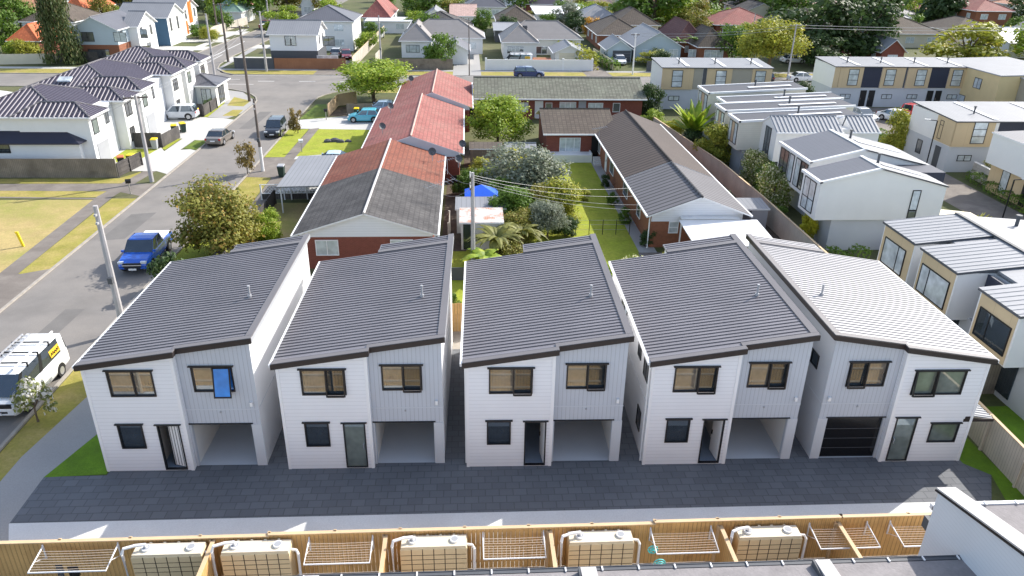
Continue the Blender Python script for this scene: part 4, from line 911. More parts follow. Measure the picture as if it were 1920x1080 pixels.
b = MB(); b.box(4.0, -2.1, 2.4, 9.3, -.1, 5.0); b.build('link_wall', 'navy', th)
ridge_house(24.4, 49.0, 33.5, 51.9, 28.5, 'nearest white court townhouse with large blank side wall and slim window', wn=[('W', .4, 2.65, 1.9, 2.3, dict(mull=(.5,), hor=(.4,), gm='glass_b')), ('S', 6.7, 3.1, .62, 1.5, dict(gm='glass_b')), ('S', 6.7, 2.5, .62, .6)])
t = empty('carport', (33.2, 49.5, 0), 0, 'cream lean-to wall and roof at the end of the nearest white court house', 'lean-to')
b = MB(); b.poly([(0, 0, 0), (3.6, 0, 0), (3.6, 0, 2.2), (0, 0, 2.6)]); b.poly([(3.6, 0, 0), (3.6, 1.4, 0), (3.6, 1.4, 2.2), (3.6, 0, 2.2)]); b.build('wall', 'wall_cr', t)
b = MB(); b.slab([(0, -.1, 2.66), (4.0, -.1, 2.22), (4.0, 1.5, 2.22), (0, 1.5, 2.66)], .08); b.build('roof', 'cream', t)

# beige court houses at the right edge
t = empty('terrace', (24.9, 27.0, 0), 0, 'beige and white terrace with overhanging west bays beside the new houses', 'terrace', 'beige and charcoal terraces')
b = MB(); b.box(1.2, .5, 0, 14, 13.6, 2.55); b.build('lower_wall', 'wall_g', t)
b = MB(); b.box(2.0, 0.3, 2.55, 14, 13.5, 5.05); b.build('wall', 'wall_w', t)
def bay(y0, y1, dz=0, wn=(), x1=4.0):
    b = MB(); b.box(0, y0, 2.45+dz, x1, y1, 5.12+dz); by = b.build('bay', 'wall_w', t)
    b = MB(); b.box(-.03, y0+.12, 2.5+dz, -.002, y1-.12, 5.0+dz); b.build('cladding_panel', 'beige', by)
    add_wins(by, sides(-.03, y0, 2, y1), wn)
    b = MB(); b.slab([(-.12, y0-.1, 5.2+dz), (4.3, y0-.1, 5.65+dz), (4.3, y1+.1, 5.65+dz), (-.12, y1+.1, 5.2+dz)], .13, 0, 1); r_ = b.build('roof', ['roof_w', 'dgrey'], by)
    b = MB(); ribs(b, [(-.12, y0-.1, 5.2+dz), (4.3, y0-.1, 5.65+dz), (4.3, y1+.1, 5.65+dz), (-.12, y1+.1, 5.2+dz)], (1, 0, 0), .42, .05, .025); b.build('roof_rib', 'roof_w', r_)
bay(10.7, 14.1, 0, [('W', .45, 2.85, 2.3, 1.6, dict(mull=(.68,), gm='glass_b'))])
bay(6.7, 10.0, 0, [('W', .35, 2.85, 2.6, 1.6, dict(mull=(.3,), gm='glass_b'))])
bay(1.9, 4.8, 0, [('W', .35, 2.9, 2.3, 1.5, dict(mull=(.35,), gm='glass_d'))])
b = MB(); b.slab([(2.0, .2, 5.3), (4.3, .2, 5.52), (4.3, 13.7, 5.52), (2.0, 13.7, 5.3)], .15); b.slab([(4.3, .2, 5.67), (14, .2, 4.9), (14, 13.9, 4.9), (4.3, 13.9, 5.67)], .14); b.build('roof', 'roof_w', t)
b = MB(); b.slab([(4.2, 0, 5.74), (4.4, 0, 5.74), (4.4, 14.2, 5.74), (4.2, 14.2, 5.74)], .1); b.build('ridge_cap', 'dgrey', t)
b = MB(); b.box(1.5, 4.9, 2.6, 1.6, 6.6, 5.1); b.box(1.6, 4.85, 0, 2.2, 4.9, 5.2); b.build('cladding_panel', 'navy', t)
for (x, y) in ((7, 12.6), (9.5, 12.2)): b = MB(); b.cyl(x, y, 5, 6.0, .1, 8); b.cyl(x, y, 6.0, 6.12, .18, 8); b.build('flue', 'dgrey', t)
b = MB(); b.box(1.14, 2.4, .3, 1.19, 6.0, 2.4); b.build('sliding_door', 'glass_d', t)
b = MB(); b.box(1.15, 7.2, .2, 1.19, 9.6, 2.3); b.build('sliding_door', 'glass_d', t)
# beige terrace by the driveway, upper right
def beige_terrace(x, y, label, units, dep, right=True, z=5.3, cut=True):
    t = empty('terrace', (x, y, 0), 0, label, 'terrace', 'beige and charcoal terraces'); w = sum(u[0] for u in units)
    b = MB(); b.box(0, 0, 0, w, dep, 2.5); b.build('lower_wall', 'wall_g', t)
    a = 0; F_ = WF((0, 0), (1, 0))
    b = MB(); b.box(0, -.05, 2.5, w, dep, z); b.build('wall', 'wall_w', t)
    for (uw, m, win) in units:
        b = MB(); dd = .25 if m in ('beige', 'taupe2') else .06
        b.box(a+.02, -.05-dd*.5, 2.55, a+uw-.02, -.052, z-.04); b.build('cladding_panel', m, t)
        if win:
            o = WF((0, -.05-dd*.5), (1, 0)); window(t, o, a+uw/2-.68+win, a+uw/2+.68+win, 2.85, 4.95, d=.012, gm='glass_b', hor=(.33, .66))
            window(t, F_, a+uw/2-.9, a+uw/2+.5, 1.1, 1.7, d=.012, gm='glass_b', mull=(.5,))
        elif m == 'navy':
            for q in (0, 1.15):
                b = MB(); F_.box(b, a+.2+q, a+1.05+q, .01, .05, .05, 2.2); dr = b.build('door', 'black', t); b = MB(); F_.box(b, a+.3+q, a+.34+q, .051, .09, 1, 1.2); b.build('handle', 'chrome', dr)
        a += uw
    b = MB(); b.slab([(-.12, -.3, z+.02), (w+.12, -.3, z+.02), (w+.12, dep+.1, z+.32), (-.12, dep+.1, z+.32)], .12, 0, 1); rf = b.build('roof', ['roof_lg', 'dgrey'], t)
    k = int(w//4.4)
    for i in range(k):
        xx = (i+.55)*w/k; b = MB(); b.cyl(xx, dep*.35, z+.1, z+.75, .08, 8); b.cyl(xx, dep*.35, z+.75, z+.86, .13, 8); b.build('flue', 'dgrey', rf)
        b = MB(); b.slab([(xx+.5, .2, z+.12), (xx+1.0, .2, z+.12), (xx+1.0, dep-.4, z+.36), (xx+.5, dep-.4, z+.36)], .03); b.build('skylight', 'white', rf)
    return t
beige_terrace(24.8, 97.4, 'beige and taupe terrace with three tall white windows behind the narrow roofed townhouses', [(4.1, 'beige', -.05), (1.2, 'taupe', 0), (.5, 'dgrey', 0), (3.3, 'beige', .2), (2.6, 'taupe', 0), (2.6, 'beige', -.2)], 6.0)
beige_terrace(48.2, 99.2, 'long beige terrace with two navy panels facing the parked cars', [(.7, 'beige', 0), (3.2, 'beige', .3), (2.5, 'navy', 0), (3.2, 'beige', -.4), (.3, 'dgrey', 0), (3.2, 'beige', .3), (2.5, 'navy', 0), (2.9, 'beige', -.3)], 6.2)
tb = beige_terrace(46.2, 68.8, 'beige terrace with pale side wall beside the driveway lamp', [(3.9, 'beige', .5), (.4, 'wall_w', 0), (3.3, 'navy', 0), (4.5, 'beige', .6)], 7.5, z=5.0)
window(tb, WF((0, 7.5), (0, -1)), 5.2, 5.8, 2.8, 4.6, d=.012, hor=(.75,)); b = MB(); WF((0, 7.5), (0, -1)).box(b, 5.4, 6.3, .01, .05, .05, 2.15); b.build('door', 'dgrey', tb)
b = MB(); b.box(-.03, -.1, 2.55, -.003, 2.9, 4.95); b.build('cladding_panel', 'beige', tb)
window(tb, WF((0, 7.5), (0, -1)), 2.2, 3.1, .6, 2.0, d=.012)
t = empty('townhouse', (47.0, 52.0, 0), 0, 'pale box townhouse with beige ground floor cut by the right picture edge', 'house', 'beige and charcoal terraces')
b = MB(); b.box(0, 0, 0, 9, 11.5, 2.5); b.build('lower_wall', 'beige', t)
block(t, -.6, 0, 9, 11.6, 2.5, 5.2, 'mono_xp', .4, .1, 'wall_w', 'roof_g', trim='white')
add_wins(t, sides(0, 0, 9, 11.5), [('W', 1.7, .3, 1.0, 2.0, dict(gm='glass_b')), ('W', 4.6, .05, .7, 2.2, dict(k='door'))])
t = empty('terrace', (66.0, 92.0, 0), R(0), 'yellow cream terrace with stepped flat roofs at the far right', 'terrace', 'beige and charcoal terraces')
block(t, 0, 0, 10, 14, 0, 5.4, 'mono_xp', .3, .12, 'cream2', 'roof_lg', trim='grey', wins=[('W', 3.2, 3.1, 1.5, 1.3, dict(mull=(.5,), gm='glass_b')), ('W', 9.2, 3.1, 1.5, 1.3, dict(mull=(.5,), gm='glass_b')), ('W', 2, .2, 1.2, 2, dict(gm='glass_d')), ('W', 6, .9, 2.2, .9, dict(gm='glass_b'))])
block(t, 2.6, -5.6, 12, -.1, 0, 5.2, 'mono_xp', .3, .12, 'taupe', 'roof_lg', trim='grey', wins=[('W', 2.5, 3.0, 1.4, 1.3, dict(mull=(.4,), gm='glass_b')), ('S', 1.2, 3, 1.4, 1.3, dict(gm='glass_b'))])
M_dummy = 0

# ---------------------------------------------------------------- white townhouses across the street, left
GL = 'white hip roofed townhouses across the street'
RL = (.42, .17, .05, 'roof_rib_glint')
def hips(t, x0, y0, x1, y1, h, rh, kind='hip_y', wall_m='white', wins=(), rib=RL, z0=0, oh=.35):
    return block(t, x0, y0, x1, y1, z0, h, kind, rh, oh, wall_m, 'roof_dk', rib, 'trim_w', wins, ridge='flash', th=.1)
def left_house(y0, y1, label, proj, front=(), h=5.2):
    t = empty('townhouse', (-45.5, y0, 0), 0, label, 'house', GL); d = y1-y0
    hips(t, 0, .3, 9.2, d, h, 1.75, 'hip_y', 'white', list(front))
    for i, (a, c) in enumerate(proj):
        rf = hips(t, 5.2, a, 11.4, c, h, .95, 'hip_x', 'white' if i == 0 else 'wall_w', [('E', .4, 3.2, 1.5, 1.3, dict(mull=(.5,), gm='glass')), ('E', .5, .7, 1.1, 1.4, dict(mull=(.5,)))] if i else [('E', .5, 3.2, 1.1, 1.3, dict(gm='glass_g')), ('E', .6, .1, 2.3, 2.2, dict(k='garage', m='grey'))])
    a = proj[0][1]
    b = MB(); b.box(9.2, a+.1, 0, 10.4, proj[1][0]-.1 if len(proj) > 1 else d, 4.9); b.build('porch_wall', 'wall_g', t)
    f = WF((10.4, a+.1), (0, 1))
    for q in (.5,): b = MB(); f.box(b, q, q+.95, .01, .06, .05, 2.2); dr = b.build('door', 'black', t); b = MB(); f.box(b, q+.1, q+.14, .061, .1, 1, 1.2); b.build('handle', 'chrome', dr)
    window(t, f, 1.9, 2.9, 3.1, 4.4, d=.015, mull=(.5,))
    return t
ta = left_house(69.5, 80.3, 'white townhouse with purple grey striped hip roof nearest the weathered fence', [(.2, 3.3), (7.6, 10.8)], [('S', 1.9, 3.1, 1.5, 1.4, dict(mull=(.5,), gms=['amber', 'tan_blind'])), ('S', 6.6, 3.1, .9, 1.3, dict(mull=(.5,), gm='glass_b'))], h=4.98)
b = MB()
for P in ([(-8, -.75, 2.75), (10.6, -.75, 2.75), (9.2, .29, 3.65), (-8, .29, 3.65)], [(10.6, -.75, 2.75), (10.9, .29, 2.85), (9.2, .29, 3.65)]): b.slab(P, .1)
lr = b.build('lean_to_roof', 'roof_navy', ta)
b = MB(); b.box(-8, -.4, 0, 10.4, .28, 2.7); b.build('lean_to_wall', 'white', ta)
add_wins(ta, sides(-8, -.4, 10.4, .28), [('S', 9.3, 1.8, 3.0, .8, dict(gm='glass_d'))])
tb_ = left_house(81.3, 94.3, 'white townhouse with skylight on its striped hip roof, behind the parked white car', [(.2, 3.4), (9.4, 12.8)])
b = MB(); b.hexa([(3.0, 1.0, 5.75), (4.3, 1.0, 5.75), (4.3, 1.7, 6.05), (3.0, 1.7, 6.05), (3.0, 1.0, 5.9), (4.3, 1.0, 5.9), (4.3, 1.7, 6.2), (3.0, 1.7, 6.2)]); b.build('skylight', 'glass_b', tb_)
left_house(95.4, 104.2, 'white townhouse with striped hip roof nearest the cross street', [(.2, 3.4), (5.4, 8.6)])
t = empty('garage', (-36.2, 98.0, 0), 0, 'single storey dark hip roofed wing near the curved fence', 'house')
block(t, 0, 0, 4.6, 5.2, 0, 2.6, 'hip_x', 1.0, .3, 'wall_w', 'roof_g', trim='white', wins=[('S', .6, .2, 1.4, 2.0, dict(mull=(.5,))), ('S', 2.8, .1, 1.2, 2.1, dict(mull=(.5,))), ('E', 1, .2, 2.4, 2.0, dict(mull=(.33, .66)))])
t = empty('house', (-62, 70.5, 0), 0, 'low house with very pale flat roof at the left picture edge', 'house')
block(t, 0, 0, 15, 14, 0, 4.0, 'gable_y', 1.0, .3, 'wall_g', 'roof_pale', trim='white')

# ---------------------------------------------------------------- houses beyond the cross street
FW = dict(fm='white', gm='glass_b', mull=(.5,))
OCC = [(-54, 120, -36, 330), (-3, 120, 3, 152), (18, 120, 24, 155)]
def bh(name, label, A, B, dep, h, rh, kind, wall_m, roof_m, wins='auto', trim='white', C=None, base=None, two=False, oh=.4, chim=None, group=None, extra=None, rot=0, wing=None):
    x0, x1 = A[0]+oh, B[0]-oh; y0 = (A[1]+B[1])/2+oh
    if C: dep = C[1]-B[1]-oh*2
    OCC.append((x0-2, y0-2, x1+2, y0+dep+2))
    t = empty(name, (x0, y0, 0), rot, label, 'garage' if name == 'garage' else 'house', group); w = x1-x0
    if wins == 'auto':
        wins = []; n = max(1, int(w/4)); 
        for i in range(n):
            a = (i+.5)*w/n-.9
            for zb in ((.9, 3.5) if two else (.9,)): wins.append(('S', a, zb, 1.8, 1.2, FW))
        m = max(1, int(dep/5))
        for s_ in ('W', 'E'):
            for i in range(m):
                for zb in ((.9, 3.5) if two else (.9,)): wins.append((s_, (i+.5)*dep/m-.7, zb, 1.4, 1.2, FW))
    rf = block(t, 0, 0, w, dep, 0, h, kind, rh, oh, wall_m, roof_m, trim=trim, wins=wins, base=base)
    if wing: block(t, *wing, 0, h-.01, 'hip_x', rh+.15, oh, wall_m, roof_m, trim=trim, wins=[('E', 2, .9, 1.8, 1.2, FW), ('S', wing[2]-wing[0]-3, .9, 1.8, 1.2, FW)])
    if chim:
        cx, cy, ch = chim; b = MB(); b.box(cx, cy, h-.3, cx+.8, cy+.6, h+ch); b.box(cx-.06, cy-.06, h+ch-.35, cx+.86, cy+.66, h+ch-.2); b.build('chimney', 'dgrey', rf)
    return t
GH = 'houses beyond the cross street'
bh('house', 'two storey house, white above dark ground floor, behind the reddish corner fence', (-32.18,128.07), (-23.88,128.69), 8, 5.3, 1.6, 'gable_x', 'white_wb', 'roof_lg', [('S', 2.4, 3.4, 1.8, 1.5, dict(mull=(.5,))), ('S', 8.4, 3.4, 2.0, 1.5, dict(mull=(.5,))), ('S', 7.3, .9, 3.4, 1.0, dict(fm='white', mull=(.33, .66), gm='glass_b')), ('E', 2, 3.4, .7, 1.4), ('E', 5, 3.4, .7, 1.4)], base=('dgrey', 2.6), two=True)
bh('house', 'large white two storey house with grey hip roof behind the white and dark house', (-31.55,148.19), (-20.74,146.47), 12, 5.3, 2.2, 'hip_x', 'white', 'roof_g', two=True)
bh('house', 'two storey white gabled house over brick beside the tall conical tree', (-64.99,133.49), (-57.11,131.89), 11, 5.3, 1.8, 'gable_y', 'teal_w', 'roof_g', [('S', 1.4, 3.2, 2.0, 1.5, dict(mull=(.5,))), ('S', 6.6, 3.2, 2.0, 1.5, dict(mull=(.5,), gm='glass_b')), ('S', 2.0, .5, 3.4, 1.5, dict(mull=(.33, .66))), ('E', 1.5, 3.4, .9, 1.3), ('E', 6, 3.4, .9, 1.3)], base=('brick_o', 2.7))
bh('house', 'white two storey house with east facing gable next to the slate blue house', (-58.53,135.57), (-55.6,139.5), 8, 5.3, 1.9, 'gable_x', 'white', 'roof_lg', [('E', 1.2, 3.2, .9, 1.6), ('E', 5.4, 3.2, .9, 1.6), ('E', 3, .8, 1.6, 1.2), ('S', 2.5, 3.2, 1.2, 1.5), ('S', 2.5, .8, 1.2, 1.2)])
t = bh('house', 'two storey house with slate blue side and white gable', (-65.42,151.48), (-55.73,152.47), 9, 5.3, 2.0, 'gable_x', 'white', 'roof_lg', [('E', 1.2, 2.6, .9, 2.3), ('E', 5.0, 2.6, .9, 2.3), ('S', 6.0, .05, 2.9, 5.2, dict(k='panel', m='blue_w'))])
bh('house', 'two storey white house with bright orange panel on its gable', (-69,167.1), (-58.0,167.3), 9, 5.3, 2.0, 'gable_x', 'wall_w', 'roof_lg', [('E', 3.5, 2.2, 2.4, 4.2, dict(k='panel', m='orange')), ('E', 1.4, 3.2, .9, 1.7), ('E', 7, 3.2, .9, 1.7), ('S', 7.5, 3.2, 1.3, 1.5), ('E', 1.2, .2, 1.1, 2.6, dict(k='panel', m='orange'))])
bh('house', 'low house with bright orange hip roof left of the conical tree', (-77.57,136.05), (-72.12,137.77), 12, 2.7, 2.4, 'hip_x', 'brick', 'tile_or')
bh('house', 'dark brown roofed house behind the bright orange roofed house', (-89.99,163.49), (-79.18,166.48), 14, 2.8, 3.0, 'hip_x', 'wall_g', 'tile_brn')
bh('house', 'long faded orange roofed house at the top left', (-106.01,183.85), (-95.68,185.01), 14, 2.8, 3, 'gable_x', 'cream', 'tile_or2')
bh('house', 'orange hip roofed house just right of the conical tree top', (-92.97,187.85), (-87.55,189.77), 16, 2.8, 3, 'hip_x', 'cream', 'tile_or')
bh('garage', 'small white gabled garage behind the bright orange roof', (-83.81,155.78), (-81.19,156.86), 7, 2.4, 1.2, 'gable_y', 'white', 'white')
bh('bungalow', 'white weatherboard bungalow with dark chimney at left behind the weathered street fence', (-12.03,140.13), (-5.97,139.08), 0, 2.9, 2.6, 'hip_y', 'white', 'roof_warm', [('S', .8, .9, 2.4, 1.3, dict(fm='black', gm='glass_b', mull=(.25, .75))), ('S', 5.6, .9, 2.0, 1.3, dict(fm='black', gm='glass_b', mull=(.33, .66))), ('E', 3, 1, 1.6, 1.2, FW), ('E', 8, 1, 1.6, 1.2, FW)], C=(0.15,151.92), chim=(2.6, 3.2, 2.2), wing=(.4, 5, 14.5, 13.5))
bh('garage', 'white gabled garage behind the weathered street fence', (-4.47,132.23), (0.47,133.15), 8.5, 2.4, 1.1, 'gable_y', 'white', 'roof_g', [('S', 4.2, .8, 1.0, .9, dict(fm='grey'))])
bh('bungalow', 'grey roofed bungalow with dark chimney behind the white street wall', (6.10,139.86), (12.81,138.15), 0, 2.9, 2.6, 'hip_y', 'wall_w', 'roof_warm', [('S', .6, .9, 3.0, 1.3, dict(fm='white', mull=(.25, .5, .75))), ('S', 5.8, .9, 2.0, 1.3, dict(fm='white', mull=(.5,))), ('E', 4, 1, 2.4, 1.2, dict(fm='white', mull=(.33, .66)))], C=(19.08,149.99), chim=(3.6, 3.6, 2.4), wing=(.4, 5, 14.5, 13.0))
bh('garage', 'cream gabled garage behind the white street wall', (14.49,131.38), (20.15,131.06), 7, 2.4, 1.1, 'gable_y', 'offwhite', 'roof_lg', [('S', .7, .1, 2.6, 2.1, dict(k='garage', m='cream')), ('S', 4.6, 1.2, 1.2, .8, FW)])
bh('house', 'brown hip roofed house beside the clipped hedge row', (25.29,152.13), (35.10,152.84), 16, 2.7, 2.6, 'hip_x', 'brick_o', 'tile_brn')
bh('house', 'taller brown hip roofed house directly behind the hedge row', (31.68,170.37), (41.93,169.20), 14, 2.8, 3, 'hip_x', 'cream', 'tile_brn')
bh('garage', 'small pale blue gabled garage with dark opening', (24.30,135.14), (29.32,136.76), 8, 2.4, 1.4, 'gable_y', 'teal_w', 'roof_lg', [('S', .9, .1, 3.2, 1.9, dict(k='garage', m='dgrey'))])
bh('house', 'pale blue gabled house behind the small palms', (29.42,136.47), (38.31,137.00), 14, 2.8, 2.3, 'gable_y', 'teal_w', 'roof_lg', [('S', 1.2, .9, 1, 1.2, FW), ('S', 6, .9, 1.6, 1.3, FW), ('S', 9.5, .9, 1.4, 1.3, FW)])
bh('house', 'dark maroon hip roofed house left of the big yellow green tree', (38.22,144.23), (43.86,140.16), 15, 2.8, 3.2, 'hip_x', 'brick_o', 'tile_mar')
bh('house', 'grey brown hip roofed brick house with cream window wall', (40.45,135.08), (46.68,136.12), 12, 2.8, 2.8, 'hip_x', 'brick_o', 'tile_brn', [('S', 1, .6, 3.4, 1.7, dict(fm='white', mull=(.33, .66), gm='glass_b'))])
bh('house', 'long faded red roofed house beyond the maroon roofs', (54.57,170.29), (69.81,173.72), 15, 2.8, 3, 'hip_x', 'brick', 'tile_red')
bh('house', 'olive roofed house behind the yellow green tree', (63.64,161.21), (70.50,162.69), 13, 2.8, 2.2, 'hip_x', 'cream', 'tile_lich')
bh('house', 'pale roofed dark red house between the two dark green trees', (72.15,134.14), (76.98,131.14), 16, 2.9, 1.8, 'gable_y', 'brick', 'roof_w')
bh('house', 'two storey house with pale hip roof right of the tall dark trees', (85.49,166.80), (95.47,165.58), 14, 5.2, 2.2, 'hip_x', 'taupe', 'roof_w', two=True)
bh('house', 'brown hip roofed house in front of the pale hip roofed two storey house', (84.62,156.46), (99.23,160.24), 15, 2.8, 3, 'hip_x', 'cream', 'tile_brn')
bh('house', 'two storey orange brick house with faded red hip roof at upper right', (120.02,184.39), (129.69,180.19), 16, 5.4, 2.2, 'hip_x', 'brick_o', 'tile_red', two=True)
bh('house', 'low brown roofed house between the yellow green trees at right', (103.48,160.56), (114.46,165.19), 14, 2.8, 2.4, 'hip_x', 'cream', 'tile_brn')
bh('house', 'white roofed house at the right picture edge beyond the trees', (103.70,144.62), (112.63,145.18), 14, 2.9, 2, 'gable_x', 'white', 'white')
bh('house', 'pink roofed house with navy garage at upper right', (120.39,212.24), (127.82,213.09), 12, 2.8, 2.2, 'hip_x', 'navy', 'tile_red')
bh('house', 'faded red hip roofed house at top left of centre', (-23.57,179.43), (-17.00,180.08), 0, 2.8, 3.4, 'hip_y', 'white', 'tile_red', C=(-14.64,201.03))
bh('house', 'low white flat roofed annex below the faded red hip roof', (-22.27,171.63), (-11.88,178.04), 6, 2.6, .2, 'mono_yp', 'wall_w', 'white')
bh('house', 'grey hip roofed house just behind the left bungalow', (-11.86,160.74), (1.30,154.59), 14, 2.8, 2.8, 'hip_x', 'wall_w', 'tile_grey')
bh('house', 'pale grey gabled house behind the left bungalow', (-10.78,179.54), (-3.59,177.96), 10, 2.8, 2.0, 'gable_y', 'white', 'roof_lg')
bh('house', 'long pale pink roofed house beyond the left bungalow', (-4.11,186.20), (2.47,186.88), 12, 2.8, 2, 'gable_x', 'white', 'tile_pink')
bh('house', 'brownish hip roofed house behind the right bungalow', (6.40,174.46), (15.69,173.16), 13, 2.8, 2.8, 'hip_x', 'cream', 'tile_brn')
bh('carport', 'long pale low carport roof left of the right bungalow', (5.38,161.13), (13.05,161.74), 12, 2.5, .8, 'gable_x', 'dgrey', 'roof_w')
bh('house', 'long white flat roofed building across the top centre', (16.40,188.54), (33.06,192.90), 16, 2.9, .5, 'mono_yp', 'wall_w', 'white')
bh('house', 'pale blue flat roofed building at top centre', (23.92,204.43), (31.16,206.78), 10, 2.9, .4, 'mono_yp', 'teal_w', 'teal_w')
bh('house', 'grey hip roofed house at the top, centre right', (24.91,176.19), (35.57,181.76), 13, 2.8, 2.8, 'hip_x', 'wall_w', 'roof_lg')
bh('house', 'green roofed house behind the orange panelled house', (-59.71,189.04), (-52.27,189.87), 12, 2.8, 2.6, 'hip_x', 'wall_w', 'green_r')
bh('house', 'pinkish roofed house beside the street trees at top left', (-60.41,205.78), (-54.65,206.51), 16, 2.8, 2.6, 'hip_x', 'white', 'tile_red')
bh('house', 'white gabled house at the end of the far street', (-43.56,211.06), (-39.55,211.58), 14, 2.8, 2.6, 'gable_y', 'white', 'roof_g')
bh('house', 'grey hip roofed house at top, left of the small palm', (-15.78,211.45), (-7.08,214.17), 14, 2.8, 3, 'hip_x', 'wall_w', 'roof_g')
bh('house', 'grey hip roofed house at top centre behind round trees', (-0.42,208.69), (10.48,210.03), 14, 2.8, 3, 'hip_x', 'wall_w', 'roof_g')
bh('house', 'mauve grey hip roofed house at top centre right', (16.02,218.80), (27.95,220.35), 14, 2.8, 3, 'hip_x', 'brick', 'roof_dk')
bh('house', 'salmon roofed house among trees at the top right of centre', (35.03,222.99), (41.20,223.80), 14, 2.8, 3, 'hip_x', 'cream', 'tile_pink')
random.seed(12)
FAR = [('tile_red', 'faded red'), ('roof_g', 'slate grey'), ('tile_brn', 'brown'), ('roof_lg', 'light grey'), ('tile_or2', 'orange'), ('tile_grey', 'dark grey'), ('tile_pink', 'salmon'), ('roof_warm', 'warm grey'), ('tile_mar', 'maroon')]
ORD = ['first', 'second', 'third']+['%dth' % i for i in range(4, 60)]
for row, y in enumerate((158, 180, 201, 222, 245, 268, 293, 320)):
    x = -.47*y-14+row % 3*7; k = 0
    while x < .76*y+6:
        w = random.uniform(13, 19); d = random.uniform(8.5, 12); yy = y+random.uniform(-3, 3)
        if not any(x < o[2] and x+w > o[0] and yy < o[3] and yy+d > o[1] for o in OCC):
            m_, nm = random.choice(FAR); kd = random.choice(('hip_x', 'hip_x', 'gable_x', 'gable_y')); hh = random.choice((2.8, 2.8, 2.8, 5.2)); wm = random.choice(('cream', 'white', 'wall_g', 'brick_o', 'offwhite'))
            if kd == 'gable_y': w *= .65
            bh('house', '%s %s roofed %shouse in far row %d, %s from the left' % (nm, kd[:-2], 'two storey ' if hh > 3 else '', row+1, ORD[k]), (x, yy), (x+w, yy), d, hh, random.uniform(1.9, 2.6), kd, wm, m_, group='houses in the far rows', two=hh > 3)
            k += 1
        x += w+random.uniform(3.5, 8)

# ---------------------------------------------------------------- vegetation
M['lf_green'] = leafmat('mid green leaves', (.05, .11, .015), (.14, .23, .03))
M['lf_green2'] = leafmat('deep green mottled leaves', (.035, .065, .018), (.10, .13, .04), (.20, .19, .08), .15)
M['lf_olive'] = leafmat('olive autumn leaves', (.11, .125, .025), (.29, .28, .055), (.36, .24, .06), .12)
M['lf_yell'] = leafmat('yellow green leaves', (.14, .18, .02), (.36, .37, .05), (.50, .44, .06), .15)
M['lf_lime'] = leafmat('lime green leaves', (.11, .20, .015), (.28, .38, .035), (.42, .48, .06), .22)
M['lf_dark'] = leafmat('dark evergreen leaves', (.025, .052, .016), (.07, .115, .035))
M['lf_grey'] = leafmat('silver grey leaves', (.11, .13, .085), (.24, .27, .19), (.36, .38, .30), .15)
M['lf_white'] = leafmat('pale blossom and leaves', (.12, .18, .03), (.28, .33, .08), (.78, .72, .46), .38)
M['lf_magn'] = leafmat('white flowers and leaves', (.10, .14, .03), (.24, .26, .08), (.75, .72, .66), .45)
M['lf_gold'] = leafmat('bright yellow leaves', (.30, .32, .02), (.62, .58, .05))
M['lf_bronze'] = leafmat('bronze leaves', (.10, .075, .02), (.26, .19, .06), (.40, .30, .10), .15)
M['lf_orange'] = leafmat('orange autumn leaves', (.36, .20, .03), (.55, .32, .05))
M['lf_fern'] = leafmat('fern fronds', (.10, .11, .02), (.24, .24, .06))
def leafcloud(seed, n, size, fn, up=.35):
    """fn(rng) -> point and outward direction; returns a mesh of small folded leaf faces"""
    rg = random.Random(seed); v = []; f = []
    for i in range(n):
        p, o = fn(rg); s_ = size*rg.uniform(.6, 1.35)
        nrm = Vector((o[0]+rg.gauss(0, .55), o[1]+rg.gauss(0, .55), o[2]+up+rg.gauss(0, .5)))
        if nrm.length < .05: nrm = Vector((0, 0, 1))
        nrm.normalize(); a = nrm.cross(Vector((rg.gauss(0, 1), rg.gauss(0, 1), rg.gauss(0, 1))))
        if a.length < .05: continue
        a.normalize(); b = nrm.cross(a); p = Vector(p); k = len(v)
        w_ = s_*.42
        v += [p-a*s_*.5, p+b*w_-nrm*s_*.10, p+a*s_*.55, p-b*w_-nrm*s_*.10]
        f += [(k, k+1, k+2, k+3)]
    me = bpy.data.meshes.new('crown'); me.from_pydata([tuple(q) for q in v], [], f); return me
def lobes_fn(seed, nl, shape):
    rg = random.Random(seed*7+1); L = []
    for i in range(nl):
        a = rg.uniform(0, 6.283)
        if shape == 'round':
            z = rg.uniform(.18, .86); rad = .34*math.sqrt(max(0, 1-((z-.46)/.5)**2))*rg.uniform(.5, 1.1); r = rg.uniform(.13, .22)
        elif shape == 'spread':
            z = rg.uniform(.4, .85); rad = .42*rg.uniform(.25, 1)*math.sqrt(max(.15, 1-((z-.55)/.42)**2)); r = rg.uniform(.10, .19)
        elif shape == 'cone':
            z = rg.uniform(.04, .93); rad = .36*(1-z)**.8*rg.uniform(.6, 1.0); r = .05+.17*(1-z)*rg.uniform(.7, 1.1)
        elif shape == 'col':
            z = rg.uniform(.05, .93); rad = .30*(1-.45*z)*rg.uniform(.3, 1.0); r = rg.uniform(.10, .18)
        elif shape == 'shrub':
            z = rg.uniform(.06, .84); rad = .37*math.sqrt(max(.1, 1-((z-.38)/.55)**2))*rg.uniform(.35, 1.0); r = rg.uniform(.11, .19)
        else:
            z = rg.uniform(.1, .8); rad = .34*rg.uniform(.2, 1); r = rg.uniform(.12, .22)
        L.append((rad*math.cos(a), rad*math.sin(a), z, r))
    tot = [l[3]**2 for l in L]
    def fn(r_):
        x, y, z, r = r_.choices(L, tot)[0]
        d = Vector((r_.gauss(0, 1), r_.gauss(0, 1), r_.gauss(0, 1))).normalized()
        q = r*(r_.uniform(.55, 1.12) if r_.random() < .85 else r_.uniform(.2, .6)); q *= 1+.25*math.sin(d.x*9+x*40)*math.sin(d.y*8+z*30)
        return (x+d.x*q, y+d.y*q, max(.02, z+d.z*q*.85)), d
    return fn
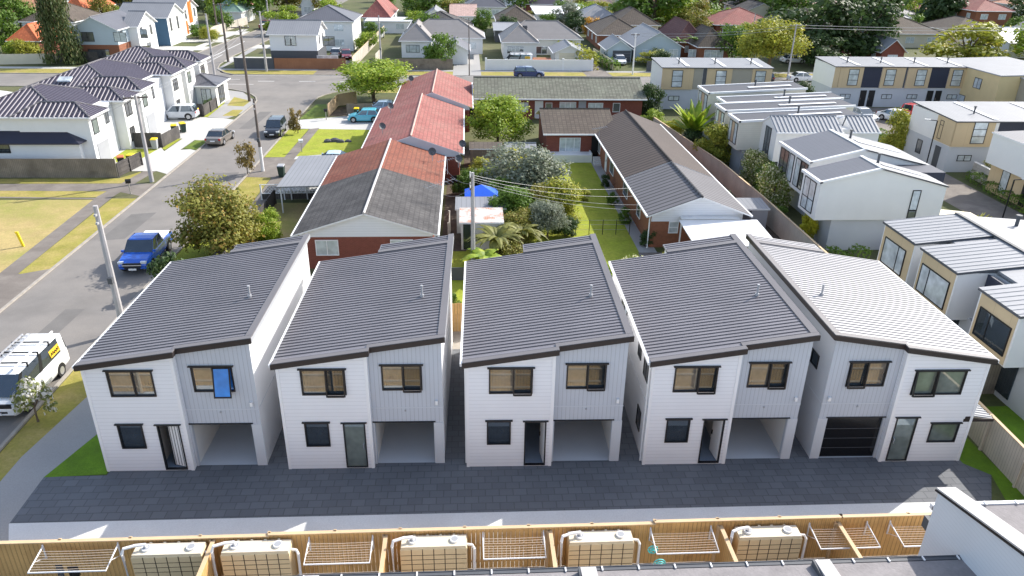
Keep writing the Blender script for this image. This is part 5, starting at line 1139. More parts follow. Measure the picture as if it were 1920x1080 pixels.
def trunk_mb(seed, shape):
    rg = random.Random(seed); b = MB()
    th = {'round': .40, 'spread': .48, 'cone': .9, 'col': .7, 'bush': .3, 'shrub': .45}[shape]; r = .022
    b.tube([(0, 0, 0), (.01, 0, th*.4), (rg.uniform(-.02, .02), .01, th)], r*1.4, 7, 0, r*.75)
    if shape in ('round', 'spread'):
        for i in range(6):
            a = i*1.05+rg.uniform(-.3, .3); rad = rg.uniform(.2, .32)
            b.tube([(0, 0, th*rg.uniform(.45, .95)), (rad*.45*math.cos(a), rad*.45*math.sin(a), th+.06), (rad*math.cos(a), rad*math.sin(a), th+rg.uniform(.15, .35))], r*.7, 5, 0, r*.22)
    else:
        for i in range(4):
            a = i*1.6; z = th*rg.uniform(.3, .9); b.tube([(0, 0, z), (.12*math.cos(a), .12*math.sin(a), z+.08)], r*.5, 5, 0, r*.2)
    return b
PROTO = {}
SH = {'big': ('round', 9000, .034, 30), 'dense': ('round', 12000, .036, 36), 'mid': ('shrub', 7500, .040, 34), 'spread': ('spread', 12000, .030, 40), 'cone': ('cone', 12000, .028, 60), 'bush': ('shrub', 5500, .045, 26), 'col': ('col', 2600, .055, 18), 'far': ('round', 2800, .055, 20), 'farcone': ('cone', 2600, .055, 24), 'street': ('round', 700, .085, 11)}
def tree(kind, lf, p, w, h, label, cat='tree', name='tree', var=0, group=None, rz=None):
    key = (kind, lf, var); shape, n, ls, nl = SH[kind]
    if key not in PROTO:
        fnn = (kind, var)
        if ('m',)+fnn not in PROTO:
            me = leafcloud(hash(kind) % 1 + var*31+len(kind)*5+n, n, ls, lobes_fn(var*13+nl+n, nl, shape)); PROTO[('m',)+fnn] = me
            tm = trunk_mb(var+3, shape).build('trunk', 'trunk', link=False); PROTO[('t',)+fnn] = tm.data; bpy.data.objects.remove(tm)
        me = PROTO[('m',)+fnn].copy(); me.materials.append(M[lf]); PROTO[key] = me
    t = empty(name, (p[0], p[1], 0), random.uniform(0, 6.28) if rz is None else rz, label, cat, group); t.scale = (w, w, h)
    o = bpy.data.objects.new('crown', PROTO[key]); COL.objects.link(o); o.parent = t
    o = bpy.data.objects.new('trunk', PROTO[('t', kind, var)]); COL.objects.link(o); o.parent = t
    return t
def hedge(pts, w, h, lf, label, dens=70, size=.16, name='hedge', cat='hedge', z0=0):
    seg = [(p, q, math.dist(p, q)) for p, q in zip(pts, pts[1:])]; L = sum(s_[2] for s_ in seg); x0, y0 = pts[0]
    ph = random.uniform(0, 9)
    def fn(r_):
        p, q, l = r_.choices(seg, [s_[2] for s_ in seg])[0]; k = r_.random(); ux, uy = (q[0]-p[0])/l, (q[1]-p[1])/l
        a = k*l; lump = 1+.16*math.sin(a*2.3+ph)+.1*math.sin(a*5.1+ph*2)
        c = r_.random()
        if c < .5: d, z, o = r_.uniform(-.5, .5)*w, h*lump*r_.uniform(.9, 1.04), (0, 0, 1)
        else:
            s_ = 1 if c < .75 else -1; d, z, o = s_*w*.5*lump*r_.uniform(.85, 1.05), h*lump*r_.random(), (uy*s_, -ux*s_, .2)
        return (p[0]-x0+ux*a+uy*d, p[1]-y0+uy*a-ux*d, z), o
    me = leafcloud(int(L*10)+int(h*7), int(dens*L*(w+2*h)), size, fn); me.materials.append(M[lf])
    o = bpy.data.objects.new('foliage' , me); t = empty(name, (x0, y0, z0), 0, label, cat); COL.objects.link(o); o.parent = t
    b = MB()
    for p, q, l in seg:
        for i in range(max(2, int(l/1.2))):
            k = (i+.5)/max(2, int(l/1.2)); b2 = MB(); b2.cyl(p[0]-x0+(q[0]-p[0])*k, p[1]-y0+(q[1]-p[1])*k, 0, h*.6, .03, 5); b2.build('stem', 'trunk', t)
    return t
def fronds(p, n, L, lf, label, h=0, width=.16, arch=.5, up=.9, name='palm', cat='palm', trunk_r=.14, segs=6, rnd=.2):
    t = empty(name, (p[0], p[1], 0), 0, label, cat); rg = random.Random(int(p[0]*100+n)); b = MB()
    for i in range(n):
        a = i*2.399+rg.uniform(-rnd, rnd); l = L*rg.uniform(.75, 1.1); el = up*rg.uniform(.55, 1.15); x = z = 0; pr = None
        for k in range(segs+1):
            f = k/segs; wd = width*math.sin(math.pi*min(1, .12+.86*f))*rg.uniform(.85, 1.1)+.01
            c = Vector((x*math.cos(a), x*math.sin(a), h+z)); s_ = Vector((-math.sin(a), math.cos(a), 0))*wd
            dz = Vector((0, 0, -wd*.3)); cur = (c-s_+dz, c, c+s_+dz)
            if pr: b.poly([pr[0], pr[1], cur[1], cur[0]]); b.poly([pr[1], pr[2], cur[2], cur[1]])
            pr = cur; e = el-arch*f*2.2; x += l/segs*math.cos(e); z += l/segs*math.sin(e)
    b.build('frond', M[lf], t)
    b = MB(); b.cyl(0, 0, 0, max(.25, h+.05), trunk_r, 8, 0, trunk_r*.8); b.build('trunk', 'trunk', t)
    return t
random.seed(21)
V = tree
V('dense', 'lf_olive', (-17.36,49.56), 6.1, 5.5, 'large olive and rust leaved tree beside the blue utility truck')
V('mid', 'lf_lime', (-14.6, 51.8), 2.8, 2.6, 'small light green tree beside the pale lattice fence near the unit gable', var=1)
V('street', 'lf_dark', (-18.6, 43.3), 2.7, 3.0, 'small dark green street tree beside the blue truck door')
V('street', 'lf_bronze', (-20.20,68.19), 2.0, 3.2, 'thin bronze leaved street tree near the white based pole', var=1)
V('street', 'lf_bronze', (-18.80,84.01), 1.9, 3.0, 'thin bronze street tree beside the dark parked car', var=2)
V('street', 'lf_magn', (-19.7, 29.6), 2.0, 2.6, 'small magnolia with white flowers beside the white van', var=0)
V('cone', 'lf_green2', (-65.57,130.48), 7.6, 22, 'tall conical dark green tree rising above the orange roofs', var=1)
V('spread', 'lf_lime', (-12.25,100.90), 12, 5.6, 'wide glossy leaved tree beyond the red roof corner')
V('big', 'lf_lime', (3.20,78.99), 7.0, 5.4, 'round bright green tree between the red roofs and the brown house', var=1)
V('big', 'lf_grey', (4.9, 61.0), 7.8, 5.2, 'broad silver grey bush tree beside the lawn', var=2)
V('mid', 'lf_yell', (7.2, 55.6), 4.6, 3.4, 'yellow flowering shrub on the edge of the bright lawn', var=0)
V('mid', 'lf_green', (3.4, 54.6), 4.6, 3.6, 'loose mid green bush in front of the silver bush', var=1)
V('mid', 'lf_olive', (5.2, 56.0), 3.6, 3.2, 'olive green bush left of the yellow shrub', var=2)
V('spread', 'lf_grey', (5.8, 51.9), 3.4, 3.0, 'small open crowned tree on the lawn with bare branches', var=1)
V('bush', 'lf_dark', (7.2, 52.4), 2.4, 1.8, 'dark low bush beside the small open tree')
V('bush', 'lf_green', (2.4, 53.6), 3.6, 2.8, 'full green bush just right of the rusty shed roof', var=1)
fronds((1.9, 48.0), 40, 2.3, 'lf_fern', 'golden green tree fern behind the middle new house', h=1.3, width=.24, arch=.8, up=1.0, name='tree_fern', cat='tree fern')
fronds((3.7, 49.6), 40, 2.1, 'lf_fern', 'second golden tree fern, nearer the small open tree', h=1.2, width=.22, arch=.8, up=1.0, name='tree_fern', cat='tree fern')
fronds((1.0, 45.4), 18, 1.8, 'lf_lime', 'small bright green tree fern beside the concrete pole', h=1.2, width=.32, arch=.7, up=.8, name='tree_fern', cat='tree fern')
V('bush', 'lf_olive', (2.8, 47.0), 3.0, 2.0, 'olive bush filling under the golden tree ferns', var=1)
t = empty('shed', (.2, 70.4, 0), 0, 'low brown roofed shelter in the garden beside the faded red eaves', 'shed')
block(t, 0, 0, 3.0, 1.8, 0, 1.9, 'mono_yp', .15, .1, 'wood_o', 'tile_brn')
t = empty('shed', (3.6, 70.9, 0), 0, 'low pale grey roofed shelter behind the golden shrub', 'shed')
block(t, 0, 0, 2.9, 1.9, 0, 1.7, 'gable_x', .35, .1, 'grey', 'roof_w')
t = empty('garden_wall', (5.4, 71.6, 0), 0, 'low white wall joining the brick house terrace', 'wall')
b = MB(); b.box(0, 0, 0, 2.5, .15, 1.3); b.build('wall', 'white', t)
V('mid', 'lf_green', (2.6, 57.8), 3.6, 3.0, 'mid green shrub between the blue tarpaulin and the silver bush', var=2)
V('bush', 'lf_yell', (4.6, 53.2), 2.8, 2.2, 'yellow green shrub before the loose green bush', var=0)
V('mid', 'lf_olive', (3.4, 51.2), 3.0, 2.6, 'olive shrub between the tree ferns and the open crowned tree', var=0)
V('mid', 'lf_lime', (2.6, 64.4), 3.4, 2.4, 'lime green shrub above the black picket fence', var=0)
V('bush', 'lf_yell', (4.6, 65.6), 3.2, 2.2, 'pale yellow shrub directly above the silver bush', var=2)
V('bush', 'lf_yell', (1.2, 66.5), 3.4, 2.4, 'yellow green shrub left in the garden above the silver bush')
V('mid', 'lf_gold', (4.2, 68.0), 3.6, 3.0, 'golden yellow shrub behind the silver bush', var=1)
V('mid', 'lf_lime', (6.3, 66.2), 3.2, 2.4, 'lime shrub right of the golden shrub', var=2)
V('bush', 'lf_green', (-.1, 61.6), 2.6, 2.6, 'green citrus bush beside the black picket fence', var=1)
V('bush', 'lf_lime', (1.5, 62.6), 2.6, 2.4, 'lime green bush behind the pole crossarm', var=2)
V('bush', 'lf_green', (-1.1, 39.6), 1.5, 1.6, 'small green bush above the rear timber fence', var=0)
V('bush', 'lf_white', (10.0, 42.0), 3.6, 2.6, 'pale flowering shrub between the third and fourth new roofs', var=1)
V('bush', 'lf_lime', (8.4, 40.8), 2.4, 3.0, 'lime shrub against the fourth new house', var=2)
V('bush', 'lf_yell', (13.6, 45.0), 2.6, 2.0, 'small pale yellow shrub in front of the brick gable', var=0)
V('bush', 'lf_dark', (13.0, 50.3), 1.5, 1.5, 'dark shrub at the corner of the path and brick gable', var=1)
V('bush', 'lf_green', (12.0, 59.5), 1.2, 1.2, 'low green shrub in the path bed, middle', var=0)
V('bush', 'lf_dark', (12.3, 64.5), 1.1, 1.2, 'dark low shrub in the path bed near the steps', var=2)
V('bush', 'lf_green', (12.2, 55.0), 1.3, 1.4, 'green shrub in the path bed nearest the gable', var=2)
V('mid', 'lf_yell', (24.2, 71.3), 4.4, 4.6, 'yellow green shrub tree by the third narrow roofed townhouse', var=2)
V('mid', 'lf_white', (25.83,65.11), 3.0, 3.4, 'pale flowering shrub tree, farther of two by the boundary fence', var=0)
V('mid', 'lf_white', (25.44,58.75), 4.1, 4.0, 'pale flowering shrub tree, nearer of two by the boundary fence', var=1)
V('mid', 'lf_yell', (46.3, 77.5), 4.4, 4.6, 'yellow green tree beside the red parked car', var=1)
V('bush', 'lf_white', (49.5, 66.0), 2.6, 3.2, 'pale flowering bush by the block wall of the beige terrace', var=2)
V('bush', 'lf_white', (43.6, 86.5), 2.4, 1.8, 'small pale bush left of the parked silver car', var=0)
V('mid', 'lf_dark', (22.6, 93.0), 4.2, 4.6, 'dark green tree between the mossy roof and the beige terrace', var=1)
V('mid', 'lf_dark', (41.3, 92.5), 4.6, 4.8, 'dark spindly tree left of the long beige terrace', var=2)
V('bush', 'lf_lime', (21.2, 85.6), 3.4, 2.8, 'lime bush right of the mossy roofed units', var=0)
V('bush', 'lf_gold', (22.6, 82.3), 3.4, 2.2, 'golden low bush left of the banana palm', var=1)
fronds((24.2, 79.0), 34, 4.2, 'lf_lime', 'large banana clump with broad upright leaves', h=1.0, width=.42, arch=.32, up=1.25, name='banana_plant', cat='banana plant', trunk_r=.3)
V('bush', 'lf_dark', (23.6, 77.5), 3.6, 2.2, 'dark undergrowth below the banana leaves', var=2)
fronds((39.0, 52.6), 26, 1.9, 'lf_gold', 'yellow green flax clump in front of the cream lean-to', h=0, width=.07, arch=.35, up=1.2, name='flax_plant', cat='flax')
fronds((37.4, 52.2), 16, 1.5, 'lf_green', 'green flax clump at the foot of the blank white wall', h=0, width=.07, arch=.35, up=1.2, name='flax_plant', cat='flax')
V('bush', 'lf_gold', (25.15,51.02), 1.6, 2.6, 'narrow golden shrub below the blank white wall')
V('mid', 'lf_green', (26.2, 62.6), 2.6, 3.0, 'green shrub behind the two pale flowering shrub trees', var=1)
V('bush', 'lf_green', (24.2, 54.6), 1.8, 1.6, 'low green shrub between boundary fence and the pale flowering shrub', var=2)
V('bush', 'lf_dark', (21.6, 59.0), 1.6, 1.5, 'dark shrub against the boundary fence on the brick unit side', var=0)
V('bush', 'lf_yell', (9.6, 60.6), 1.6, 1.2, 'small yellow shrub at the edge of the upper lawn', var=1)
hedge([(29.6, 47.2), (32.4, 46.9)], 1.0, 1.3, 'lf_dark', 'dark green hedge below the blank white wall, right part')
hedge([(24.6, 46.6), (27.4, 46.4)], 1.0, 1.2, 'lf_green', 'green hedge below the blank white wall, left part')
hedge([(25.5, 43.3), (30.6, 43.1)], .9, 1.1, 'lf_gold', 'bright yellow clipped hedge beside the beige bays', dens=80)
hedge([(47.5, 66.5), (46.7, 60), (46.2, 53)], 1.1, .9, 'lf_green', 'green hedge along the block wall by the driveway')
hedge([(46.8, 87), (46.3, 79)], 1.2, .9, 'lf_green', 'green hedge strip beside the farther driveway wall')
hedge([(46.2, 52.4), (45.6, 44)], 1.0, .8, 'lf_dark', 'low green hedge under the near driveway lamp')
hedge([(20.5, 127.5), (17.8, 143), (17.2, 158)], 2.6, 2.4, 'lf_yell', 'long clipped yellow green hedge row beside the right bungalow', dens=14, size=.42)
hedge([(24.5, 127.5), (22.8, 140)], 2.0, 1.2, 'lf_green', 'low green hedge along the narrow drive', dens=14, size=.36)
# distant trees
D = [('far', 'lf_green', (-4.29,130.30), 6.2, 5.5, 'round green tree beside the left pole of the cross street'),
 ('far', 'lf_green', (-7.06,154.07), 7, 7, 'dark green tree left of the central driveway'),
 ('far', 'lf_green', (-9.39,194.44), 13, 9, 'broad green tree behind the left bungalow'),
 ('far', 'lf_olive', (-4.60,194.86), 9, 6, 'olive bush right of the broad green tree'),
 ('far', 'lf_green', (14.93,223.67), 13, 11, 'tall leafy tree at the top centre left of the white roofs'),
 ('far', 'lf_grey', (23.87,189.28), 9, 6.5, 'grey green round tree behind the right bungalow'),
 ('far', 'lf_orange', (27.10,171.29), 5, 4.4, 'orange tinted shrub at the end of the hedge row'),
 ('far', 'lf_dark', (24.56,178.79), 6, 5, 'dark bush left of the orange shrub'),
 ('far', 'lf_yell', (34.85,211.26), 8, 5, 'yellow green tree behind the brown roofs'),
 ('far', 'lf_green', (45.43,191.07), 20, 15, 'very large yellow topped green tree at upper centre right'),
 ('far', 'lf_lime', (50.41,191.48), 12, 9, 'pale green round tree right of the very large green tree'),
 ('spread', 'lf_yell', (49.73,125.42), 12, 9.0, 'big yellow green spreading tree behind the beige terrace'),
 ('far', 'lf_dark', (82.68,167.79), 22, 30, 'tallest dark green tree mass at upper right'),
 ('far', 'lf_dark', (62, 140), 17, 12.5, 'dark green tree directly behind the long beige terrace, left'),
 ('far', 'lf_dark', (72, 141), 16, 12, 'dark green tree directly behind the long beige terrace, right'),
 ('far', 'lf_green', (85.47,202.86), 20, 12, 'dark layered green tree left of the tallest tree'),
 ('far', 'lf_orange', (112.93,214.66), 11, 9, 'orange autumn tree right of the tallest dark tree'),
 ('far', 'lf_yell', (88, 133), 15, 8.6, 'wide yellow topped tree above the terrace roofs'),
 ('far', 'lf_lime', (100, 131), 12, 8, 'light green tree between the two yellow topped trees'),
 ('far', 'lf_yell', (108, 138), 14, 9.5, 'yellow topped tree toward the right picture edge'),
 ('far', 'lf_green', (118, 132), 14, 9, 'green tree at the right picture edge above the terraces'),
 ('farcone', 'lf_dark', (119.72,193.72), 17, 15, 'broad dark conifer left of the orange brick house'),
 ('farcone', 'lf_dark', (73.88,190.03), 4, 7, 'small dark cypress before the long red roof'),
 ('farcone', 'lf_green', (43.00,140.07), 3.4, 5, 'small conical shrub in front of the maroon roofs'),
 ('far', 'lf_dark', (136.40,189.39), 14, 9, 'dark rounded tree at the right picture edge'),
 ('far', 'lf_dark', (79.58,222.93), 22, 16, 'dark pine group at the top right of centre'),
 ('far', 'lf_green', (59.35,200.54), 13, 10, 'green tree beside the pale house at top right of centre'),
 ('far', 'lf_lime', (58.32,185.51), 7, 5, 'bright lime bush before the long red roof'),
 ('far', 'lf_green', (-95.99,176.35), 9, 8, 'dark green tree above the bright orange roof'),
 ('far', 'lf_green', (-80.99,141.61), 8, 8, 'green tree cut by the left picture edge'),
 ('far', 'lf_lime', (-75.51,135.73), 5, 3, 'lime bush in the garden left of the conical tree'),
 ('far', 'lf_yell', (-73.23,134.66), 5, 3.6, 'yellow green garden shrub left of the conical tree'),
 ('far', 'lf_green', (-74.21,140.69), 5, 3.4, 'green garden shrub just left of the conical tree'),
 ('far', 'lf_yell', (-63.08,137.52), 4.4, 6, 'slender yellow tree before the brick and white gabled house'),
 ('far', 'lf_dark', (-97.12,221.82), 18, 9, 'dark tree group behind the left townhouse roofs'),
 ('far', 'lf_olive', (-94.15,228.53), 16, 8, 'olive tree group at top left'),
 ('far', 'lf_lime', (-57.40,193.64), 9, 9, 'bright green tree beside the far street fence'),
 ('far', 'lf_green', (-53.33,198.84), 14, 14, 'tall street tree above the parked truck'),
 ('far', 'lf_dark', (-57.16,226.48), 15, 13, 'dark tree at the end of the far street'),
 ('far', 'lf_olive', (-48.73,221.23), 13, 10, 'olive tree right of the far street end'),
 ('far', 'lf_yell', (-50.82,159.17), 4, 3, 'yellow bush beside the orange panelled house'),
 ('far', 'lf_green', (-54.06,163.92), 6, 3, 'green bush under the orange panelled gable'),
 ('far', 'lf_lime', (-31.68,136.60), 2.6, 4.6, 'slim lime tree left in front of the white and dark house'),
 ('far', 'lf_lime', (-28.69,134.36), 2.4, 3.6, 'slim lime tree right in front of the white and dark house'),
 ('far', 'lf_green', (-19.30,163.71), 6, 4, 'green bush beside the long diagonal fence'),
 ('far', 'lf_lime', (-18.60,148.31), 5, 3.5, 'lime bush lower on the long diagonal fence'),
 ('far', 'lf_green', (-13.66,216.16), 8, 6, 'green bush near the long pink roof'),
 ('far', 'lf_green', (14.61,153.82), 3.6, 3.8, 'round small tree in front of the right bungalow'),
 ('far', 'lf_green', (3.37,169.64), 5, 6, 'green shrub right of the central driveway top'),
 ('far', 'lf_dark', (33.16,131.84), 4, 3, 'dark bush in front of the pale blue house'),
 ('far', 'lf_yell', (31.39,133.49), 5, 2.6, 'yellow bush behind the white street pole'),
 ('far', 'lf_white', (33.56,135.94), 4, 2.6, 'pale bush right of the white street pole'),
 ('far', 'lf_green', (47.02,136.53), 8, 7, 'green tree between the maroon roofs and the spreading tree'),
 ('far', 'lf_dark', (60.86,131.26), 9, 6, 'dark shrub mass behind the silver roadside car')]
for i, d in enumerate(D): V(*d, var=i % 3)
random.seed(5)
k = 0
KN = {'lf_green': 'mid green', 'lf_dark': 'dark green', 'lf_yell': 'yellow green', 'lf_olive': 'olive', 'lf_lime': 'light green'}
for row, (y, n) in enumerate(((172, 11), (193, 13), (214, 14), (236, 15), (259, 16), (284, 17), (310, 17))):
    x0, x1 = -.42*y-12, .78*y
    for i in range(n):
        x = x0+(x1-x0)*(i+random.uniform(.15, .85))/n; lf = random.choice(['lf_green', 'lf_dark', 'lf_green', 'lf_lime', 'lf_olive', 'lf_lime', 'lf_green'])
        s_ = random.uniform(4, 8)*(1+.1*row/3)
        V('far', lf, (x, y+random.uniform(-7, 7)), s_, s_*random.uniform(.7, 1.0), '%s tree in background row %s beyond the bungalows, number %d from the left' % (KN[lf], ('one', 'two', 'three', 'four', 'five', 'six', 'seven')[row], i+1), var=i % 3, group='background trees among the far houses')
for (p, lb, hh) in (((38.20,139.85), 'small palm in front of the pale blue house, left', 4.5), ((41.00,139.98), 'small palm in front of the pale blue house, right', 5.0), ((-9.83,235.35), 'small yellow palm at the top, left of centre', 7), ((43.83,180.24), 'bright green palm beside the grey hip roof', 4)):
    fronds(p, 18, 1.9, 'lf_green', lb, h=hh*.7, width=.22, arch=.6, up=.8)

# ---------------------------------------------------------------- vehicles
def loft(b, rings, m=0, caps=True):
    n = len(rings[0])
    for a, c in zip(rings, rings[1:]):
        for i in range(n): b.poly([a[i], a[(i+1) % n], c[(i+1) % n], c[i]], m)
    if caps: b.poly(rings[0][::-1], m); b.poly(rings[-1], m)
def vehicle(p, az, pm, label, cat, kind='hatch', name='parked_car', L=4.3, Wd=1.75, group='parked cars'):
    """x axis = forwards"""
    t = empty(name, (p[0], p[1], .02), R(az), label, cat, group); hw = Wd/2
    K = {  # stations: x, half width factor, z bottom, z belt(top)   /  cabin: (x belt front, x roof front, x roof back, x belt back), roof z
     'hatch': ([(-.5, .80, .34, .62), (-.485, .93, .28, .86), (-.40, 1, .22, .95), (-.1, 1, .20, .93), (.16, 1, .20, .92), (.30, .99, .22, .86), (.42, .95, .24, .74), (.485, .84, .28, .62), (.5, .74, .34, .5)], (.24, .06, -.36, -.475), 1.47, .13),
     'sedan': ([(-.5, .80, .34, .66), (-.485, .93, .28, .88), (-.38, 1, .22, .95), (-.1, 1, .20, .92), (.16, 1, .20, .90), (.30, .99, .22, .84), (.42, .95, .24, .74), (.485, .84, .28, .60), (.5, .74, .34, .5)], (.21, .05, -.22, -.385), 1.43, .14),
     'suv': ([(-.5, .84, .40, .75), (-.485, .95, .32, 1.0), (-.40, 1, .28, 1.05), (-.1, 1, .26, 1.03), (.20, 1, .26, 1.02), (.32, .99, .28, .98), (.43, .96, .30, .88), (.485, .88, .34, .74), (.5, .78, .40, .6)], (.26, .11, -.42, -.485), 1.68, .12),
     'ute': ([(-.5, .92, .55, 1.05), (-.495, .97, .45, 1.12), (-.30, 1, .40, 1.13), (-.1, 1, .38, 1.12), (.18, 1, .38, 1.12), (.30, 1, .40, 1.10), (.42, .97, .42, 1.02), (.485, .90, .45, .90), (.5, .82, .52, .72)], (.25, .12, -.12, -.165), 1.80, .13),
     'van': ([(-.5, .90, .40, 1.15), (-.49, .97, .32, 1.2), (-.3, 1, .28, 1.2), (0, 1, .28, 1.2), (.25, 1, .28, 1.2), (.38, .99, .30, 1.16), (.45, .96, .32, 1.02), (.49, .90, .36, .85), (.5, .84, .42, .7)], (.43, .29, -.475, -.493), 2.0, .09)}[kind]
    st, cb, zr_, tum = K; rings = []
    for (x, f, zb, zt) in st:
        w = hw*f; zm = zb+(zt-zb)*.55
        rings.append([(x*L, -w*.93, zb), (x*L, w*.93, zb), (x*L, w, zb+.14), (x*L, w, zm), (x*L, w*.97, zt-.07), (x*L, w*.88, zt), (x*L, -w*.88, zt), (x*L, -w*.97, zt-.07), (x*L, -w, zm), (x*L, -w, zb+.14)])
    b = MB(); loft(b, rings); body = b.build('body', pm, t, True)
    m_ = body.modifiers.new('bevel', 'EDGE_SPLIT'); m_.split_angle = R(42)
    xf, xrf, xrb, xb = [q*L for q in cb]; zb = st[3][3]-.02; wr = hw*(1-tum)*.93; wb = hw*.95
    b = MB()      # glasshouse
    lo = [(xb, -wb, zb), (xf, -wb*.97, zb-.03), (xf, wb*.97, zb-.03), (xb, wb, zb)]; hi = [(xrb, -wr, zr_-.05), (xrf, -wr, zr_-.05), (xrf, wr, zr_-.05), (xrb, wr, zr_-.05)]
    for i in range(4): j = (i+1) % 4; b.poly([lo[i], lo[j], hi[j], hi[i]])
    cabm = 'glass_d'
    if kind == 'van':
        b = MB(); b.poly([lo[1], lo[2], hi[2], hi[1]])
        for s_ in (0, 2):
            A, B_, C, D_ = (lo[0], lo[1], hi[1], hi[0]) if s_ == 0 else (lo[3], lo[2], hi[2], hi[3])
            b.poly([A, B_, C, D_])
        b.poly([lo[3], lo[0], hi[0], hi[3]])
    b.build('window', cabm, t)
    b = MB(); rr_ = [(xrb-.04, wr*.98, zr_-.06), (xrb+.10, wr, zr_-.01), ((xrb+xrf)/2, wr, zr_+.02), (xrf-.12, wr, zr_-.01), (xrf+.03, wr*.98, zr_-.06)]
    for (a, c) in zip(rr_, rr_[1:]):
        for (u, v_) in ((-1, -.8), (-.8, .8), (.8, 1)):
            za = lambda z, k: z-(.05 if abs(k) == 1 else 0)
            b.poly([(a[0], a[1]*u, za(a[2], u)), (c[0], c[1]*u, za(c[2], u)), (c[0], c[1]*v_, za(c[2], v_)), (a[0], a[1]*v_, za(a[2], v_))])
    b.build('roof', pm, t, True)
    def pil(f0, f1):
        for sd_ in (-1, 1):
            def P(fx0, top):
                x = (xrb+(xrf-xrb)*fx0) if top else (xb+(xf-xb)*fx0); return (x, sd_*((wr if top else wb*.985)+.012), zr_-.05 if top else zb-.02)
            b = MB(); b.poly([P(f0, 0), P(f1, 0), P(f1, 1), P(f0, 1)]); b.build('pillar', pm if kind != 'van' else 'black', t)
    pil(0, .07); pil(.93, 1.0); pil(.50, .56)
    if kind == 'van':
        for sd_ in (-1, 1):
            b = MB(); o = WF((xb, 0), (1, 0)); y = sd_*(wb+.002)
            b.poly([(xb+.1, sd_*(wb*.985+.014), zb), (xb+(xf-xb)*.12, sd_*(wb*.985+.014), zb), (xb+(xf-xb)*.12, sd_*(wr+.014), zr_-.06), (xb+.1, sd_*(wr+.014), zr_-.06)]); b.build('side_panel', pm, t)
        b = MB(); b.box(xrb-.02, -wr, zr_-.14, xrf, wr, zr_-.05); b.build('roof_edge', pm, t)
        b = MB(); s_ = 1
        b.poly([(-1.9, s_*(wb+.02), 1.32), (-1.0, s_*(wb+.02), 1.32), (-1.0, s_*(wb-.06), 1.66), (-1.9, s_*(wb-.06), 1.66)]); b.build('sign_panel', 'yellow2', t)
        b = MB(); b.tube([(-1.84+.8*k/16, wb+.035-.08*(.45+.25*math.sin(k*1.9)), 1.32+.34*(.45+.25*math.sin(k*1.9))) for k in range(17)], .018, 4); b.build('sign_lettering', 'black', t)
        for x in (-1.2, -.2, .75): 
            b2 = MB(); b2.box(x-.03, -hw*.92, zr_+.10, x+.03, hw*.92, zr_+.15); [b2.box(x-.03, s*hw*.88-.03, zr_-.08, x+.03, s*hw*.88+.03, zr_+.10) for s in (-1, 1)]; b2.build('roof_rack', 'black', t)
        b = MB(); b.box(-1.9, -.72, zr_+.16, 1.1, -.66, zr_+.22); b.box(-1.9, -.34, zr_+.16, 1.1, -.28, zr_+.22)
        for i in range(10): b.box(-1.75+i*.3, -.66, zr_+.17, -1.71+i*.3, -.34, zr_+.21)
        b.build('ladder', 'galv', t)
        b = MB(); b.tube([(-2.1, .62, zr_+.21), (1.5, .62, zr_+.21)], .05, 7); b.build('pipe_carrier', 'white', t)
    if kind == 'ute':
        b = MB(); b.box(-L*.49, -hw*.86, 1.12, -L*.18, hw*.86, 1.17); b.build('tray_cover', 'white', t)
        b = MB(); b.box(L*.492, -.55, .62, L*.507, .55, .9); b.build('grille', 'black', t); b = MB(); b.box(L*.503, -.6, .74, L*.512, .6, .80); b.build('grille_bar', 'chrome', t)
    wr_ = .33 if kind not in ('ute', 'suv') else .38
    for sx in (.315, -.30):
        for sy in (-1, 1):
            b = MB(); b.tube([(sx*L, sy*(hw-.17), wr_), (sx*L, sy*(hw+.015), wr_)], wr_, 18); w_ = b.build('wheel', 'rubber', t)
            b = MB(); b.tube([(sx*L, sy*(hw+.012), wr_), (sx*L, sy*(hw+.024), wr_)], wr_*.62, 12); b.build('rim', 'rim', w_)
            b = MB(); n = 12
            b.poly([(sx*L+(wr_+.07)*math.cos(math.pi*k/n), sy*(hw+.004), wr_+(wr_+.07)*math.sin(math.pi*k/n)) for k in range(n+1)]); b.build('wheel_arch', 'black', t)
    zf = st[-2][3]; zk = st[1][3]
    for sy in (-1, 1):
        b = MB(); b.box(L*.455, sy*hw*.72-.17, zf-.06, L*.493, sy*hw*.72+.17, zf+.07); b.build('headlight', 'lamp', t)
        b = MB(); b.box(-L*.498, sy*hw*.80-.10, zk-.22, -L*.48, sy*hw*.80+.10, zk-.02); b.build('tail_light', 'tail', t)
        b = MB(); b.box(xf-.18, sy*(hw+.02)-.09*(1 if sy > 0 else 1), zb+.02, xf-.05, sy*(hw+.02)+.09, zb+.15); b.build('mirror', pm, t)
    b = MB(); b.box(L*.497, -.24, .42, L*.508, .24, .54); b.build('number_plate', 'white', t)
    b = MB(); b.box(-L*.505, -.24, .55, -L*.496, .24, .67); b.build('number_plate', 'white', t)
    b = MB()
    if kind == 'van': b.box(L*.47, -.72, .62, L*.497, .72, .92); b.poly([(L*.335, -.7, 1.215), (L*.40, -.74, 1.16), (L*.40, .74, 1.16), (L*.335, .7, 1.215)])
    b.box(L*.488, -.5, .50, L*.502, .5, .60); b.build('air_intake', 'black', t)
    return t
M['yellow2'] = mat('yellow sign lettering', (.85, .50, .03), .5, .05)
PM = {n: paint(n+' car paint', c) for n, c in dict(white=(.78, .79, .80), blue=(.01, .10, .52), black=(.015, .018, .025), bronze=(.17, .15, .13), silver=(.55, .57, .60), lblue=(.12, .52, .66), red=(.62, .02, .02), navy=(.03, .06, .16), pblue=(.45, .58, .72), maroon=(.20, .02, .03), orange=(.75, .2, .05)).items()}
